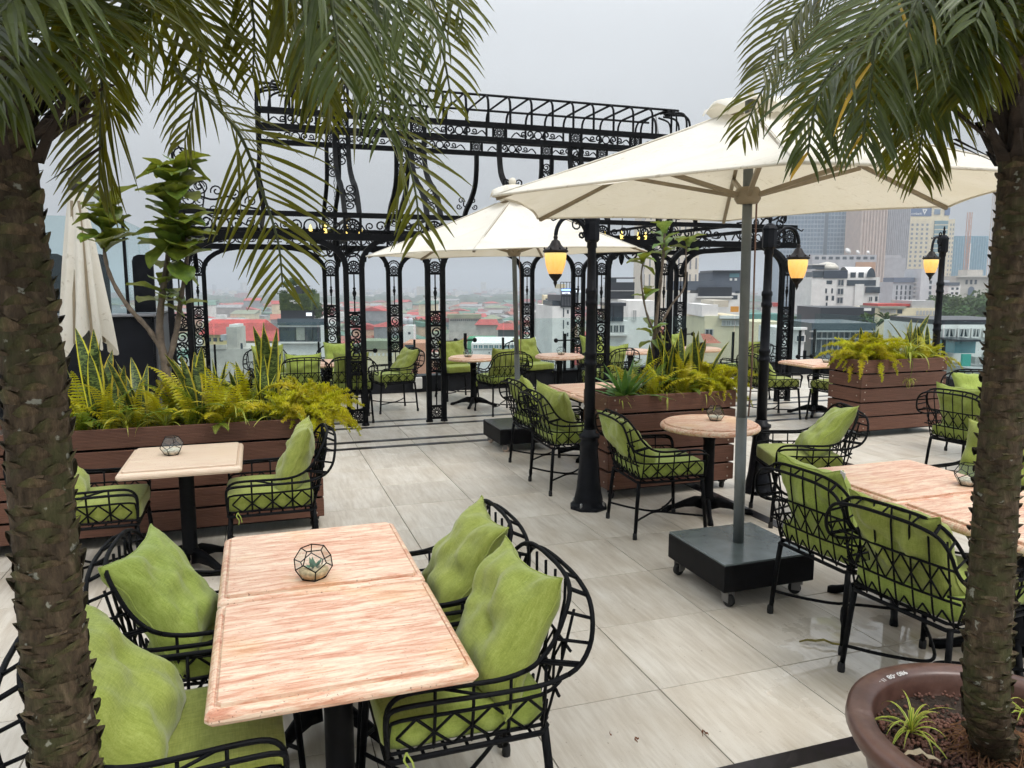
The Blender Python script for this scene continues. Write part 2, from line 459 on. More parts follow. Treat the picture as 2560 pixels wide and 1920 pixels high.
# ================================================================== wrought-iron pergola
def spiral(c, r0, r1, a0, turns, n=14):
    """flat scroll in the XZ plane from outer radius r0 to inner radius r1"""
    return [Vector((c[0] + (r0 + (r1 - r0) * i / n) * math.cos(a0 + 2 * math.pi * turns * i / n), c[1], c[2] + (r0 + (r1 - r0) * i / n) * math.sin(a0 + 2 * math.pi * turns * i / n))) for i in range(n + 1)]
def flat(mb, pts, w):                       # scroll bars are square in section
    mb.tube(pts, w * .68, n=4, sq=True)
def ring(mb, c, r, w, n=12):
    flat_pts = [Vector((c[0] + r * math.cos(2 * math.pi * i / n), c[1], c[2] + r * math.sin(2 * math.pi * i / n))) for i in range(n)]
    mb.tube(flat_pts, w * .72, n=4, closed=True)
def rosette_mesh(r):
    m = MB(); ring(m, (0, 0, 0), r, 0.014, 16); ring(m, (0, 0, 0), r * .30, 0.012, 8)
    for k in range(12):
        a = 2 * math.pi * k / 12
        m.tube([(r * .3 * math.cos(a), 0, r * .3 * math.sin(a)), (r * math.cos(a), 0, r * math.sin(a))], 0.007, n=4)
        m.tube(arc((r * .76 * math.cos(a + .26), 0, r * .76 * math.sin(a + .26)), r * .17, 0, 2 * math.pi, 6)[:-1], 0.0055, n=3, closed=True)
    return m.mesh('rosette', IRON)
ROS = rosette_mesh(0.072)
def spindle_mesh(h):
    m = MB(); z = h
    m.lathe([(.009, -h / 2), (.009, -h * .18), (.018, -h * .15), (.012, -h * .12), (.020, -h * .06), (.026, 0), (.018, h * .05), (.012, h * .09), (.022, h * .12), (.009, h * .15), (.009, h / 2)], 8)
    return m.mesh('spindle', IRON, True)
SPIN = spindle_mesh(0.49)
def scroll_panel_mesh():
    m = MB()
    for s, z0 in ((1, .135), (-1, -.135)):
        flat(m, spiral((0.005 * s, 0, z0), .078, .018, R(-90) if s > 0 else R(90), 1.6 , 18), 0.014)
        flat(m, smoothpath([(-.07 * s, 0, z0 * .95), (-.055 * s, 0, z0 * .45), (0.02 * s, 0, 0.03 * s), (.06 * s, 0, -.05 * s)], 4), 0.013)
        for q in (-1, 1): flat(m, spiral((q * .034, 0, .035 * s), .032, .008, R(90 * s), 1.2 * q, 9), 0.009)
    ring(m, (0, 0, 0), 0.075, 0.013, 14)
    return m.mesh('scroll_panel', IRON)
SCRP = scroll_panel_mesh()
def frieze_mesh(L, h):
    m = MB(); k = h * .46
    ring(m, (0, 0, 0), k * .85, 0.014, 12)
    for s in (-1, 1):
        cx = s * k * 1.9
        flat(m, spiral((cx, 0, k * .12), k * .85, k * .2, R(-90), -1.35 * s, 14), 0.014)
        flat(m, smoothpath([(cx, 0, -k * .75), (s * k * 1.1, 0, -k * .55), (s * k * .82, 0, 0)], 3), 0.013)
        flat(m, spiral((s * k * 3.35, 0, k * .05), k * .62, k * .16, R(-90), 1.2 * s, 12), 0.012)
        e = s * min(L / 2 - .05, k * 6.2)
        flat(m, smoothpath([(s * k * 2.6, 0, -k * .45), (s * k * 3.9, 0, -k * .5), ((s * k * 4.0 + e) / 2, 0, k * .25), (e, 0, -k * .8)], 4), 0.012)
    return m.mesh('frieze_scroll', IRON)
PERG = empty('iron_pergola', (0, 0, 0), 0, 'black wrought-iron pergola with arches and a hooped lantern roof', 'pergola')
XC = [-0.85, 1.2, 2.25, 4.65, 5.65, 7.8]
YN, YF = 9.87, 12.99
ZB, ZT = 2.41, 2.69
m = MB()
for s in (-1, 1):
    m.bar((s * .1, 0, 0.0), (s * .1, 0, 2.06), 0.064)
    m.lathe([(.05, 0), (.05, .02), (.034, .04)], 8, (s * .1, 0, 0))
for z in (1.97, 1.47, 1.29, .84, .68, .21, .05): m.bar((-.1, 0, z), (.1, 0, z), 0.03)
m.tube(arc((0, 0, 2.12), 0.1, 0, math.pi, 8), 0.012, n=4); m.tube(arc((0, 0, 2.12), 0.066, 0, math.pi, 8), 0.007, n=4)
for a in range(9):
    q = math.pi * a / 8; m.tube([(.066 * math.cos(q), 0, 2.12 + .066 * math.sin(q)), (.1 * math.cos(q + .15), 0, 2.12 + .1 * math.sin(q + .15))], 0.004, n=3)
colm = m.mesh('column', IRON)
def column(x, y, rz=0):
    c = inst('column', colm, PERG, (x, y, 0), (0, 0, rz))
    for z in (2.05, 1.38, .765, .13): inst('rosette', ROS, c, (0, 0, z))
    inst('spindle', SPIN, c, (0, 0, 1.72)); inst('spindle', SPIN, c, (0, 0, .445), (0, 0, 0), (1, 1, .92)); inst('scroll_panel', SCRP, c, (0, 0, 1.065))
for x in XC:
    column(x, YN); column(x, YF)
for y in (10.95, 11.95):
    pass
# arches: the posts sweep outwards into the beam
def arch_pts(x0, x1, w=.55, h=.36):
    z0 = ZB - h; out = []
    for i in range(9): a = math.pi * (1 - i / 16.0); out.append((x0 + w + w * math.cos(a), z0 + h * math.sin(a)))
    for i in range(9): a = math.pi * (.5 - i / 16.0); out.append((x1 - w + w * math.cos(a), z0 + h * math.sin(a)))
    return out
for Y in (YN, YF):
    for a, b_ in zip(XC[:-1], XC[1:]):
        w = .62 if b_ - a > 1.5 else .40
        m = MB(); m.tube([(x, Y, z) for x, z in arch_pts(a + .1, b_ - .1, w)], 0.034, n=4, sq=True)
        m.tube([(x, Y, z) for x, z in arch_pts(a + .15, b_ - .15, w - .03, .30)], 0.009, n=4, sq=True); m.build('arch', IRON, PERG)
for X in (XC[0], XC[-1]):
    m = MB(); m.tube([(X, y, z) for y, z in arch_pts(YN + .03, YF - .03, .7, .40)], 0.034, n=4, sq=True); m.build('arch', IRON, PERG)
for z, w in ((ZB + .01, .085), (ZT, .062)):
    for Y in (YN, YF):
        m = MB(); m.bar((XC[0] - .12, Y, z), (XC[-1] + .12, Y, z), w); m.build('beam', IRON, PERG)
    for X in (XC[0] - .004, XC[-1] + .004):
        m = MB(); m.bar((X, YN + .03, z + .003), (X, YF - .03, z + .003), w - .006); m.build('beam', IRON, PERG)
    for X in XC[1:-1]:
        m = MB(); m.bar((X, YN + .03, z + .002), (X, YF - .03, z + .002), .035); m.build('rafter', IRON, PERG)
FR = {}
def frieze(L, h, loc, rz=0):
    k = (round(L, 2), h)
    if k not in FR: FR[k] = frieze_mesh(L, h)
    inst('frieze_scroll', FR[k], PERG, loc, (0, 0, rz))
zc = (ZB + ZT) / 2
for Y in (YN, YF):
    for a, b_ in zip(XC[:-1], XC[1:]):
        L = b_ - a
        if L > 1.5:
            frieze(L / 2, .2, (a + L * .25, Y, zc)); frieze(L / 2, .2, (a + L * .75, Y, zc))
        else: frieze(L, .2, ((a + b_) / 2, Y, zc))
    for x in XC:
        inst('rosette', ROS, PERG, (x, Y, zc), (0, 0, 0), (1.25, 1, 1.25))
        for s in (-1, 1): m = MB(); m.bar((x + s * .1, Y, ZB), (x + s * .1, Y, ZT), .03); m.build('frieze_post', IRON, PERG)
for X in (XC[0], XC[-1]):
    for q in (.25, .75): frieze((YF - YN) / 2, .2, (X, YN + (YF - YN) * q, zc), math.pi / 2)
# cresting scrolls standing on the beam at the corners
m = MB()
for s in (1,):
    flat(m, smoothpath([(0, 0, .75), (.12, 0, .55), (.10, 0, .25), (.35, 0, .12), (.55, 0, .16), (.7, 0, .06), (.9, 0, .02)], 4), .016)
    flat(m, spiral((.04, 0, .62), .09, .02, R(0), 1.3), .012); flat(m, spiral((.05, 0, .40), .08, .02, R(180), 1.3), .012)
    flat(m, spiral((.24, 0, .27), .10, .02, R(200), 1.4), .012); flat(m, spiral((.42, 0, .22), .07, .015, R(200), -1.3), .012)
    flat(m, spiral((.62, 0, .20), .06, .015, R(240), 1.3), .012); flat(m, spiral((.80, 0, .11), .07, .015, R(200), -1.3), .012)
    flat(m, spiral((.12, 0, .12), .09, .02, R(90), 1.4), .012)
crest = m.mesh('cresting', IRON)
for Y in (YN, YF):
    inst('cresting', crest, PERG, (XC[0] + .05, Y, ZT + .02)); inst('cresting', crest, PERG, (XC[-1] - .05, Y, ZT + .02), (0, 0, math.pi))
for X in (XC[0], XC[-1]): inst('cresting', crest, PERG, (X, YN + .05, ZT + .02), (0, 0, math.pi / 2))
# ---- lantern
LX0, LX1, LYF, LYB, LZ0, LZ1, LZR = 0.14, 6.76, 10.85, 12.05, 3.90, 4.10, 4.54
for z, w in ((LZ0, .07), (LZ1, .075)):
    for Y in (LYF, LYB):
        m = MB(); m.bar((LX0, Y, z), (LX1, Y, z), w); m.build('lantern_beam', IRON, PERG)
    for X in (LX0, LX1):
        m = MB(); m.bar((X, LYF + .03, z + .002), (X, LYB - .03, z + .002), w - .006); m.build('lantern_beam', IRON, PERG)
RX = [LX0, 1.2, 2.25, 3.45, 4.65, 5.65, LX1]
for Y in (LYF, LYB):
    for a, b_ in zip(RX[:-1], RX[1:]): frieze(b_ - a, .145, ((a + b_) / 2, Y, (LZ0 + LZ1) / 2))
    for x in RX[1:-1]:
        inst('rosette', ROS, PERG, (x, Y, (LZ0 + LZ1) / 2))
        for s in (-1, 1): m = MB(); m.bar((x + s * .09, Y, LZ0), (x + s * .09, Y, LZ1), .03); m.build('frieze_post', IRON, PERG)
yc = (LYF + LYB) / 2
def hoop_pts():
    P = [(LYF, LZ1), (LYF, 4.36)]
    P += [(LYF + .16 - .16 * math.cos(a), 4.38 + .16 * math.sin(a)) for a in (R(25), R(50), R(75), R(90))]
    P += [(LYB - .16 + .16 * math.cos(a), 4.38 + .16 * math.sin(a)) for a in (R(90), R(75), R(50), R(25))]
    return P + [(LYB, 4.36), (LYB, LZ1)]
m = MB(); m.tube([(0, y, z) for y, z in hoop_pts()], .019, n=4); hoop = m.mesh('hoop', IRON)
x = LX0 + .5
while x < LX1 - .45: inst('hoop', hoop, PERG, (x, 0, 0)); x += .331
for Y in (LYF + .12, LYB - .12):
    m = MB(); m.tube([(LX0 + .3, Y, LZR), (LX1 - .3, Y, LZR)], .018, n=4); m.build('roof_rail', IRON, PERG)
for sx_, X in ((1, LX0), (-1, LX1)):
    cxx = X + sx_ * .5
    for a in (R(100), R(125), R(150), R(180), R(210), R(235), R(260)):
        d = Vector((sx_ * math.cos(a), math.sin(a), 0)); e = .6 if abs(math.cos(a)) < .9 else .5
        P = [Vector((cxx, yc, LZR)) + d * .2, Vector((cxx, yc, LZR - .01)) + d * (e - .14), Vector((cxx, yc, LZR - .06)) + d * (e - .04), Vector((cxx, yc, LZR - .18)) + d * e, Vector((cxx, yc, LZ1)) + d * e]
        m = MB(); m.tube(smoothpath(P, 3), .018, n=4); m.build('hoop', IRON, PERG)
# ---- curved legs that carry the lantern
def legpath(x, s, Y0, Y1):
    P = [(Y0, LZ0), (Y0 - s * .01, 3.66), (Y0 - s * .10, 3.40), (Y0 - s * .36, 3.20), (Y0 - s * .62, 3.08), (Y0 - s * .82, 2.92), (Y1, ZT)]
    return smoothpath([(x, y, z) for y, z in P], 4)
m_tuft = MB()
for s in (-1, 1):
    flat(m_tuft, spiral((s * .10, 0, .10), .055, .012, R(180 if s > 0 else 0), -1.2 * s), .012)
    flat(m_tuft, spiral((s * .14, 0, 0), .05, .012, R(180 if s > 0 else 0), 1.2 * s), .012)
    flat(m_tuft, smoothpath([(0, 0, -.02), (s * .06, 0, .02), (s * .05, 0, .1)], 3), .014)
tuft = m_tuft.mesh('leaf_scroll', IRON)
for x in RX[1:-1]:
    for s, Y0, Y1 in ((1, LYF, YN), (-1, LYB, YF)):
        if abs(x - 3.45) < .01:
            m = MB(); m.tube(legpath(x, s, Y0, Y1), .032, n=4, sq=True); m.build('lantern_leg', IRON, PERG)
            inst('leaf_scroll', tuft, PERG, (x, Y0 - s * .6, 3.12))
        else:
            for q in (-1, 1):
                m = MB(); m.tube(legpath(x + q * .09, s, Y0, Y1), .029, n=4, sq=True); m.build('lantern_leg', IRON, PERG)
            inst('scroll_panel', SCRP, PERG, (x, Y0 - s * .03, 3.62), (0, 0, 0), (.95, 1, .9))
            inst('scroll_panel', SCRP, PERG, (x, Y0 - s * .80, 2.93), (0, 0, 0), (.95, 1, .75))
for X, s in ((LX0, -1), (LX1, 1)):
    for Y in (LYF, LYB):
        m = MB(); m.tube(smoothpath([(X, Y, LZ1), (X, Y, 3.6), (X + s * .03, Y, 3.3), (X - s * .02, Y, 3.0), (X, Y, ZT + .02)], 4), .026, n=4, sq=True); m.build('lantern_leg', IRON, PERG)
    m = MB(); m.bar((X, YN + .03, ZT + .004), (X, YF - .03, ZT + .004), .05); m.build('rafter', IRON, PERG)
# ---- chandeliers hanging inside
BULB = NT('candle_bulb'); BULB.base((0.9, 0.7, 0.2)); BULB.set(Emission_Color=(1, 0.72, 0.16, 1), Emission_Strength=1.6); BULB = BULB.m; BULB.cycles.emission_sampling = 'NONE'
def chandelier(x, label):
    e = empty('chandelier', (x, yc, 2.42), 0, label, 'chandelier')
    m = MB(); m.lathe([(.01, -.28), (.03, -.24), (.05, -.15), (.03, -.08), (.06, 0), (.03, .1), (.015, .25)], 10); m.build('hub', IRON, e, True)
    m = MB()
    for i in range(26):
        z = .25 + i * .055
        m.tube([(math.cos(q * math.pi / 3) * .012 * (i % 2), math.cos(q * math.pi / 3) * .012 * (1 - i % 2), z + .034 * math.sin(q * math.pi / 3)) for q in range(6)], .004, n=3, closed=True)
    m.build('chain', IRON, e)
    m = MB(); m.tube(smoothpath([(0, 0, 0), (.12, 0, -.16), (.28, 0, -.18), (.38, 0, -.06), (.38, 0, .06)], 4), .011, n=5)
    m.tube(spiral((.24, 0, -.04), .09, .02, R(-90), 1.3, 10), .008, n=4); m.lathe([(.005, .06), (.04, .07), (.03, .085)], 8, (.38, 0, 0)); arm = m.mesh('arm', IRON)
    m = MB(); m.lathe([(.012, .085), (.018, .15), (.024, .18), (.016, .22), (.003, .25)], 8, (.38, 0, 0)); bl = m.mesh('bulb', BULB, True)
    for k in range(8):
        a = inst('arm', arm, e, (0, 0, 0), (0, 0, k * math.pi / 4 + .3)); inst('bulb', bl, a)
chandelier(1.15, 'lit chandelier with candle bulbs hanging in the left of the pergola')
chandelier(5.75, 'lit chandelier with candle bulbs hanging in the right of the pergola')
# ================================================================== wire chairs
def m_fabric():
    t = NT('lime_linen'); co = t.coord('Object')
    wv = []
    for rot in ((0, 0, 0), (R(90), 0, 0)):
        pass
    n1 = t.noise(t.coord('Object', (260, 14, 260)), 1, 3, 0.7); n2 = t.noise(t.coord('Object', (14, 260, 30)), 1, 3, 0.7)
    n3 = t.noise(co, 5.0, 4, 0.6); n4 = t.noise(t.coord('Object', (20, 20, 2.5)), 1.5, 4, 0.6)
    f = t.math('ADD', t.math('MULTIPLY', n1, 0.35), t.math('MULTIPLY', n2, 0.35)); f = t.math('ADD', f, t.math('MULTIPLY', n4, 0.3))
    c = t.ramp(f, [(0.36, (0.185, 0.235, 0.036)), (0.5, (0.265, 0.325, 0.060)), (0.64, (0.355, 0.41, 0.105))])
    c = t.mix(t.rng(n3, 0.45, 0.75, 0, 0.22), c, (0.33, 0.36, 0.09))
    h = t.new('ShaderNodeHueSaturation'); t.link(c, h.inputs['Color']); t.link(t.rng(objrand(t), 0, 1, 0.84, 1.14), h.inputs['Value']); t.link(t.rng(objrand(t), 0, 1, 0.488, 0.506), h.inputs['Hue'])
    t.base(h.outputs[0]); t.set(Roughness=0.85, Specular_IOR_Level=0.2, Sheen_Weight=0.25, Sheen_Roughness=0.5)
    t.bump(t.math('ADD', f, t.math('MULTIPLY', t.noise(co, 22, 3, 0.5), 0.8)), 0.35, 0.004)
    return t.m
LINEN = m_fabric()

def rail_inner():
    h = [(.26, .265, .44), (.268, .272, .53), (.262, .276, .60), (.225, .28, .637), (.15, .284, .645), (.02, .292, .645), (-.10, .298, .648), (-.19, .30, .675), (-.255, .293, .735), (-.30, .275, .81), (-.335, .235, .868), (-.352, .16, .895), (-.358, .06, .902)]
    P = smoothpath(h, 3); return P + [Vector((p.x, -p.y, p.z)) for p in reversed(P)]
def rail_outer():
    h = [(.262, .268, .50), (.268, .292, .57), (.25, .308, .612), (.16, .318, .622), (.02, .326, .622), (-.10, .334, .624), (-.22, .342, .632), (-.315, .338, .662), (-.365, .326, .72), (-.384, .306, .79), (-.394, .256, .845), (-.402, .16, .868), (-.406, .06, .874)]
    P = smoothpath(h, 3); return P + [Vector((p.x, -p.y, p.z)) for p in reversed(P)]
def near_pt(path, f):
    i = f * (len(path) - 1); k = int(i); k = min(k, len(path) - 2)
    return path[k].lerp(path[k + 1], i - k)
def backx(z, y):
    u = (z - .42) / .48; return -.262 - .096 * (u ** .8) + .03 * (abs(y) / .27) ** 2 * (1 - u)
def chair_meshes():
    out = {}
    RI, RO = rail_inner(), rail_outer()
    # top rail: two tubes with rungs
    m = MB(); r = .0085
    i0, i1 = 20, len(RI) - 21
    m.tube(RI[i0:i1 + 1], r, 5); m.tube(RO[i0:i1 + 1], r, 5)
    for k in range(11):
        f = (i0 + (i1 - i0) * (k + .5) / 11) / (len(RI) - 1); m.tube([near_pt(RI, f), near_pt(RO, f)], .006, 4)
    out['top_rail'] = m.mesh('top_rail', IRON, True)
    for s, nm in ((0, 'arm_l'), (1, 'arm_r')):
        A, B = (RI, RO) if not s else (RI[::-1], RO[::-1])
        m = MB(); m.tube(A[:i0 + 1], r, 5); m.tube(B[:i0 + 1], r, 5)
        for f in (.18, .30, .42): m.tube([near_pt(A, f), near_pt(B, f)], .006, 4)
        sg = 1 if not s else -1
        # side lattice between seat and lower arm rail
        zt = .560
        m.tube(smoothpath([(.26, sg * .265, .45), (.258, sg * .274, .53), (.225, sg * .28, zt), (.0, sg * .287, zt), (-.22, sg * .285, zt + .005), (-.30, sg * .25, zt + .02)], 3), .0065, 5)
        xs = [.235, .12, 0, -.12, -.235]
        for x in xs[1:]: m.tube([(x, sg * .258, .44), (x, sg * .285, zt), (x, sg * .290, .640 if x > -.2 else .69)], .0055, 4)
        for a, b_ in zip(xs[:-1], xs[1:]):
            md = (a + b_) / 2; zm = .50
            m.tube([(a, sg * .272, zm), (md, sg * .285, zt)], .005, 4); m.tube([(md, sg * .285, zt), (b_, sg * .272, zm)], .005, 4)
            m.tube([(a, sg * .272, zm), (md, sg * .262, .445)], .005, 4); m.tube([(md, sg * .262, .445), (b_, sg * .272, zm)], .005, 4)
        out[nm] = m.mesh('armrest', IRON, True)
    m = MB()
    ys = [-.25, -.17, -.085, 0, .085, .17, .25]
    for y in ys:
        zt = .89 if abs(y) < .2 else .80
        m.tube([(backx(z, y) + (.012 if z > .85 else 0), y * (1 + .12 * max(0, z - .5)), z) for z in (.43, .50, .58, .66, .74, .82, zt)], .0055, 4)
    for z in (.555, .70):
        m.tube([(backx(z, y) - .004, y * 1.05, z) for y in (-.28, -.2, -.1, 0, .1, .2, .28)], .006, 4)
    for a, b_ in zip(ys[:-1], ys[1:]):
        for z0, z1 in ((.70, .775), (.43, .49)):
            pass
        md = (a + b_) / 2
        for (z0, zm, z1) in ((.555, .628, .70),):
            P = lambda y, z: (backx(z, y) - .003, y * 1.04, z)
            for q in ((P(a, zm), P(md, z1)), (P(md, z1), P(b_, zm)), (P(a, zm), P(md, z0)), (P(md, z0), P(b_, zm))): m.tube(q, .0048, 4)
        P = lambda y, z: (backx(z, y), y * 1.0, z)
        for q in ((P(a, .435), P(md, .50)), (P(md, .50), P(b_, .435))): m.tube(q, .0048, 4)
    out['backrest'] = m.mesh('backrest', IRON, True)
    m = MB()
    R_ = [(.262, -.245, .42), (.262, .245, .42), (.25, .262, .42), (-.23, .258, .42), (-.262, .23, .42), (-.265, -.23, .42), (-.23, -.258, .42), (.25, -.262, .42)]
    m.tube(R_, .010, 5, closed=True); m.tube([(p[0], p[1], .448) for p in R_], .0065, 5, closed=True)
    for x in (-.2, -.13, -.06, .01, .08, .15, .22): m.tube([(x, -.256, .421), (x, .256, .421)], .006, 4)
    out['seat_frame'] = m.mesh('seat_frame', IRON, True)
    m = MB(); m.tube([(0, 0, .42), (.012, .008, .3), (.032, .022, 0.03)], [.0145, .0145, .013], 6); out['leg'] = m.mesh('leg', IRON, True)
    m = MB(); m.lathe([(.017, .0), (.018, .02), (.016, .045), (.012, .05)], 8, (.034, .023, 0)); out['foot'] = m.mesh('foot_cap', IRON_RUB, True)
    m = MB(); m.tube(smoothpath([(.28, .262, .135), (.15, .12, .12), (0, .012, .115), (-.15, .12, .12), (-.28, .262, .135)], 5), .0085, 5); out['stretcher'] = m.mesh('stretcher', IRON, True)
    # seat cushion: a soft box with a boxed edge
    m = MB(); n = 10; rows = []
    def pad(px, py):
        e = .13
        def ax(v):   # soft rounded square
            return v
        return px, py
    def zprof(k): return k
    prof = [(.9, .450), (.985, .452), (1.0, .460), (1.012, .495), (1.008, .530), (.998, .541), (.985, .545), (.9, .549), (.6, .554), (.3, .556)]
    N = 64
    for (k, z) in prof:
        ring_ = []
        for j in range(N):
            a = 2 * math.pi * j / N; ca, sa = math.cos(a), math.sin(a)
            q = (abs(ca) ** 14 + abs(sa) ** 14) ** (-1 / 14)
            x, y = .262 * k * q * ca, .253 * k * q * sa
            w = noise.noise(Vector((x * 9, y * 9, z * 20))) * .006
            ring_.append((x + .012 + w, y + w, z + noise.noise(Vector((x * 7, y * 7, 3))) * .008))
        rows.append(ring_)
    m.loft(rows, caps=True); out['cushion'] = m.mesh('seat_cushion', LINEN, True)
    m = MB(); m.tube(smoothpath([(.2, .262, .45), (.215, .275, .43), (.20, .28, .40), (.205, .27, .37)], 3), .004, 4); m.tube(smoothpath([(.21, .262, .45), (.19, .278, .42), (.185, .27, .385)], 3), .004, 4); out['tie'] = m.mesh('cushion_tie', LINEN)
    return out
CM = chair_meshes()
def chair(x, y, deg, label, group, z=0.0):
    e = empty('wire_chair', (x, y, z), R(deg), label, 'chair', group)
    inst('seat_frame', CM['seat_frame'], e); inst('backrest', CM['backrest'], e); inst('top_rail', CM['top_rail'], e)
    inst('armrest', CM['arm_l'], e); inst('armrest', CM['arm_r'], e)
    for sx_ in (-1, 1):
        for sy in (-1, 1):
            l = inst('leg', CM['leg'], e, (sx_ * .25, sy * .24, 0), (0, 0, 0), (sx_, sy, 1)); inst('foot_cap', CM['foot'], l)
    inst('stretcher', CM['stretcher'], e); inst('stretcher', CM['stretcher'], e, (0, 0, 0), (0, 0, math.pi))
    c = inst('seat_cushion', CM['cushion'], e, (0, 0, 0)); inst('tie', CM['tie'], c)
    return e

# ================================================================== pillows
def pillow_mesh(seed, n=30, S=.235, T=.09):
    m = MB(); rs = random.Random(seed); off = Vector((rs.uniform(0, 50), rs.uniform(0, 50), rs.uniform(0, 50)))
    folds = [(rs.uniform(0, 6.28), rs.uniform(-.6, .6), rs.uniform(.05, .12), rs.uniform(.5, 1)) for _ in range(7)]
    idx = {}
    def P(u, v, side):
        e = 1 - .10 * (1 - u * u) if True else 1
        yy = u * S * (1 - .085 * (1 - v * v)); zz = v * S * (1 - .085 * (1 - u * u))
        # sagging: lower half wider, top slumps
        yy *= 1 + .03 * (-v); zz -= .018 * (1 - u * u) * (v > 0) * v
        th = T * (max(0, (1 - u ** 4) * (1 - v ** 4)) ** .55) * (1.0 - .22 * v)
        w = noise.noise(Vector((yy * 6, zz * 6, side * 3)) + off) * .007 + noise.noise(Vector((yy * 15, zz * 15, side * 5)) + off) * .0025
        for (a, d, wd, amp) in folds:
            q = (u * math.cos(a) + v * math.sin(a)) - d + .18 * math.sin(2.5 * (v * math.cos(a) - u * math.sin(a)) + a * 3)
            w -= amp * .008 * math.exp(-(q / wd) ** 2)
        # radiating creases at the corners
        for cu in (-1, 1):
            for cv in (-1, 1):
                du, dv = u - cu, v - cv; rr = math.hypot(du, dv)
                if rr < .9: w += .006 * math.sin(math.atan2(dv, du) * 17 + seed) * max(0, 1 - rr / .9) * min(1, rr * 5)
        edge = (max(0, (1 - u ** 6) * (1 - v ** 6)) ** .5)
        x = side * (th + w * edge)
        wob = noise.noise(Vector((u * 2.2, v * 2.2, 9)) + off) * .03
        return Vector((x + wob, yy, zz + S))
    for side in (1, -1):
        for i in range(n + 1):
            for j in range(n + 1):
                u = math.sin(math.pi / 2 * (2 * i / n - 1)); v = math.sin(math.pi / 2 * (2 * j / n - 1))
                u = .5 * u + .5 * (2 * i / n - 1); v = .5 * v + .5 * (2 * j / n - 1)
                if side == -1 and (i in (0, n) or j in (0, n)): idx[(side, i, j)] = idx[(1, i, j)]; continue
                idx[(side, i, j)] = len(m.v); m.v.append(tuple(P(u, v, side)))
        for i in range(n):
            for j in range(n):
                q = [idx[(side, i, j)], idx[(side, i + 1, j)], idx[(side, i + 1, j + 1)], idx[(side, i, j + 1)]]
                m.face(q if side == 1 else q[::-1])
    # piping round the edge
    loop = [Vector(m.v[idx[(1, i, 0)]]) for i in range(n)] + [Vector(m.v[idx[(1, n, j)]]) for j in range(n)] + [Vector(m.v[idx[(1, n - i, n)]]) for i in range(n)] + [Vector(m.v[idx[(1, 0, n - j)]]) for j in range(n)]
    m.tube(loop, .0035, 4, closed=True)
    return m.mesh('pillow', LINEN, True)
PM = [pillow_mesh(s) for s in (3, 11, 23, 37, 51)]
TAGM = MB(); TAGM.box((0, 0, .022), (.003, .03, .045)); TAGM = TAGM.mesh('care_tag', plain('tag_white', (.8, .78, .76), .7))
def pillow(x, y, deg, label, k=0, lean=22, roll=0, dx=-.085, dy=0.0, z=.505, yaw=0, s=1.0, care=False, group='lime pillows on the chairs'):
    a = R(deg); px, py = x + dx * math.cos(a) - dy * math.sin(a), y + dx * math.sin(a) + dy * math.cos(a)
    o = inst('pillow', PM[k % len(PM)])
    M = Matrix.Translation((px, py, z)) @ Matrix.Rotation(a + R(yaw), 4, 'Z') @ Matrix.Rotation(-R(lean + 7), 4, 'Y') @ Matrix.Rotation(R(roll), 4, 'X') @ Matrix.Diagonal((1, s, s, 1))
    o.matrix_world = M
    tag(o, label, 'pillow', group)
    if care: inst('care_tag', TAGM, o, (.0, -.215, .43), (R(25), 0, 0))
    return o
def seat(x, y, deg, where, k, group, pil=True, plabel=None, **kw):
    chair(x, y, deg, 'black wire chair ' + where, group)
    if pil: pillow(x, y, deg, plabel or ('lime pillow on the chair ' + where), k, **kw)

# ================================================================== stone tables
def m_stone():
    t = NT('pink_sandstone')
    o = t.new('ShaderNodeObjectInfo'); tcn = t.new('ShaderNodeTexCoord'); add = t.new('ShaderNodeVectorMath', operation='ADD'); cmb = t.new('ShaderNodeCombineXYZ')
    t.link(t.math('MULTIPLY', o.outputs['Random'], 29.0), cmb.inputs[0]); t.link(t.math('MULTIPLY', o.outputs['Random'], 17.0), cmb.inputs[1])
    t.link(tcn.outputs['Object'], add.inputs[0]); t.link(cmb.outputs[0], add.inputs[1])
    def mp(sc, rz):
        m_ = t.new('ShaderNodeMapping'); m_.inputs['Scale'].default_value = sc; m_.inputs['Rotation'].default_value = (0, 0, R(rz)); t.link(add.outputs[0], m_.inputs[0]); return m_.outputs[0]
    n1 = t.noise(mp((3.2, 24, 24), -9), 1.3, 8, 0.68, 1.3); n2 = t.noise(mp((18, 110, 110), -12), 1.0, 5, 0.75, 0.6); n3 = t.noise(mp((1, 1, 1), 0), 3.0, 3, 0.5)
    sp = t.noise(mp((1, 1.6, 1), 0), 95, 2, 0.6)
    f = t.math('ADD', t.math('MULTIPLY', n1, 0.68), t.math('MULTIPLY', n2, 0.32))
    c = t.ramp(f, [(0.36, (0.52, 0.21, 0.12)), (0.45, (0.66, 0.36, 0.24)), (0.51, (0.76, 0.51, 0.37)), (0.58, (0.82, 0.66, 0.50))])
    c = t.mix(t.rng(n3, 0.55, 0.72, 0, 0.35), c, (0.72, 0.44, 0.18))
    c = t.mix(t.rng(sp, 0.66, 0.72, 0, 0.8), c, (0.16, 0.055, 0.035))
    pale = t.rng(o.outputs['Color'], 0, 1, 0, 1) if 0 else None
    oc = t.new('ShaderNodeSeparateColor'); t.link(o.outputs['Color'], oc.inputs[0])
    c = t.mix(t.math('SUBTRACT', 1.0, oc.outputs[1]), c, (0.60, 0.50, 0.385))
    t.base(c); t.set(Roughness=t.rng(n1, .3, .7, .34, .5), Specular_IOR_Level=.45)
    t.bump(t.math('ADD', f, t.math('MULTIPLY', t.rng(sp, .69, .74, 1, 0), .6)), .25, .003)
    return t.m
STONE = m_stone()
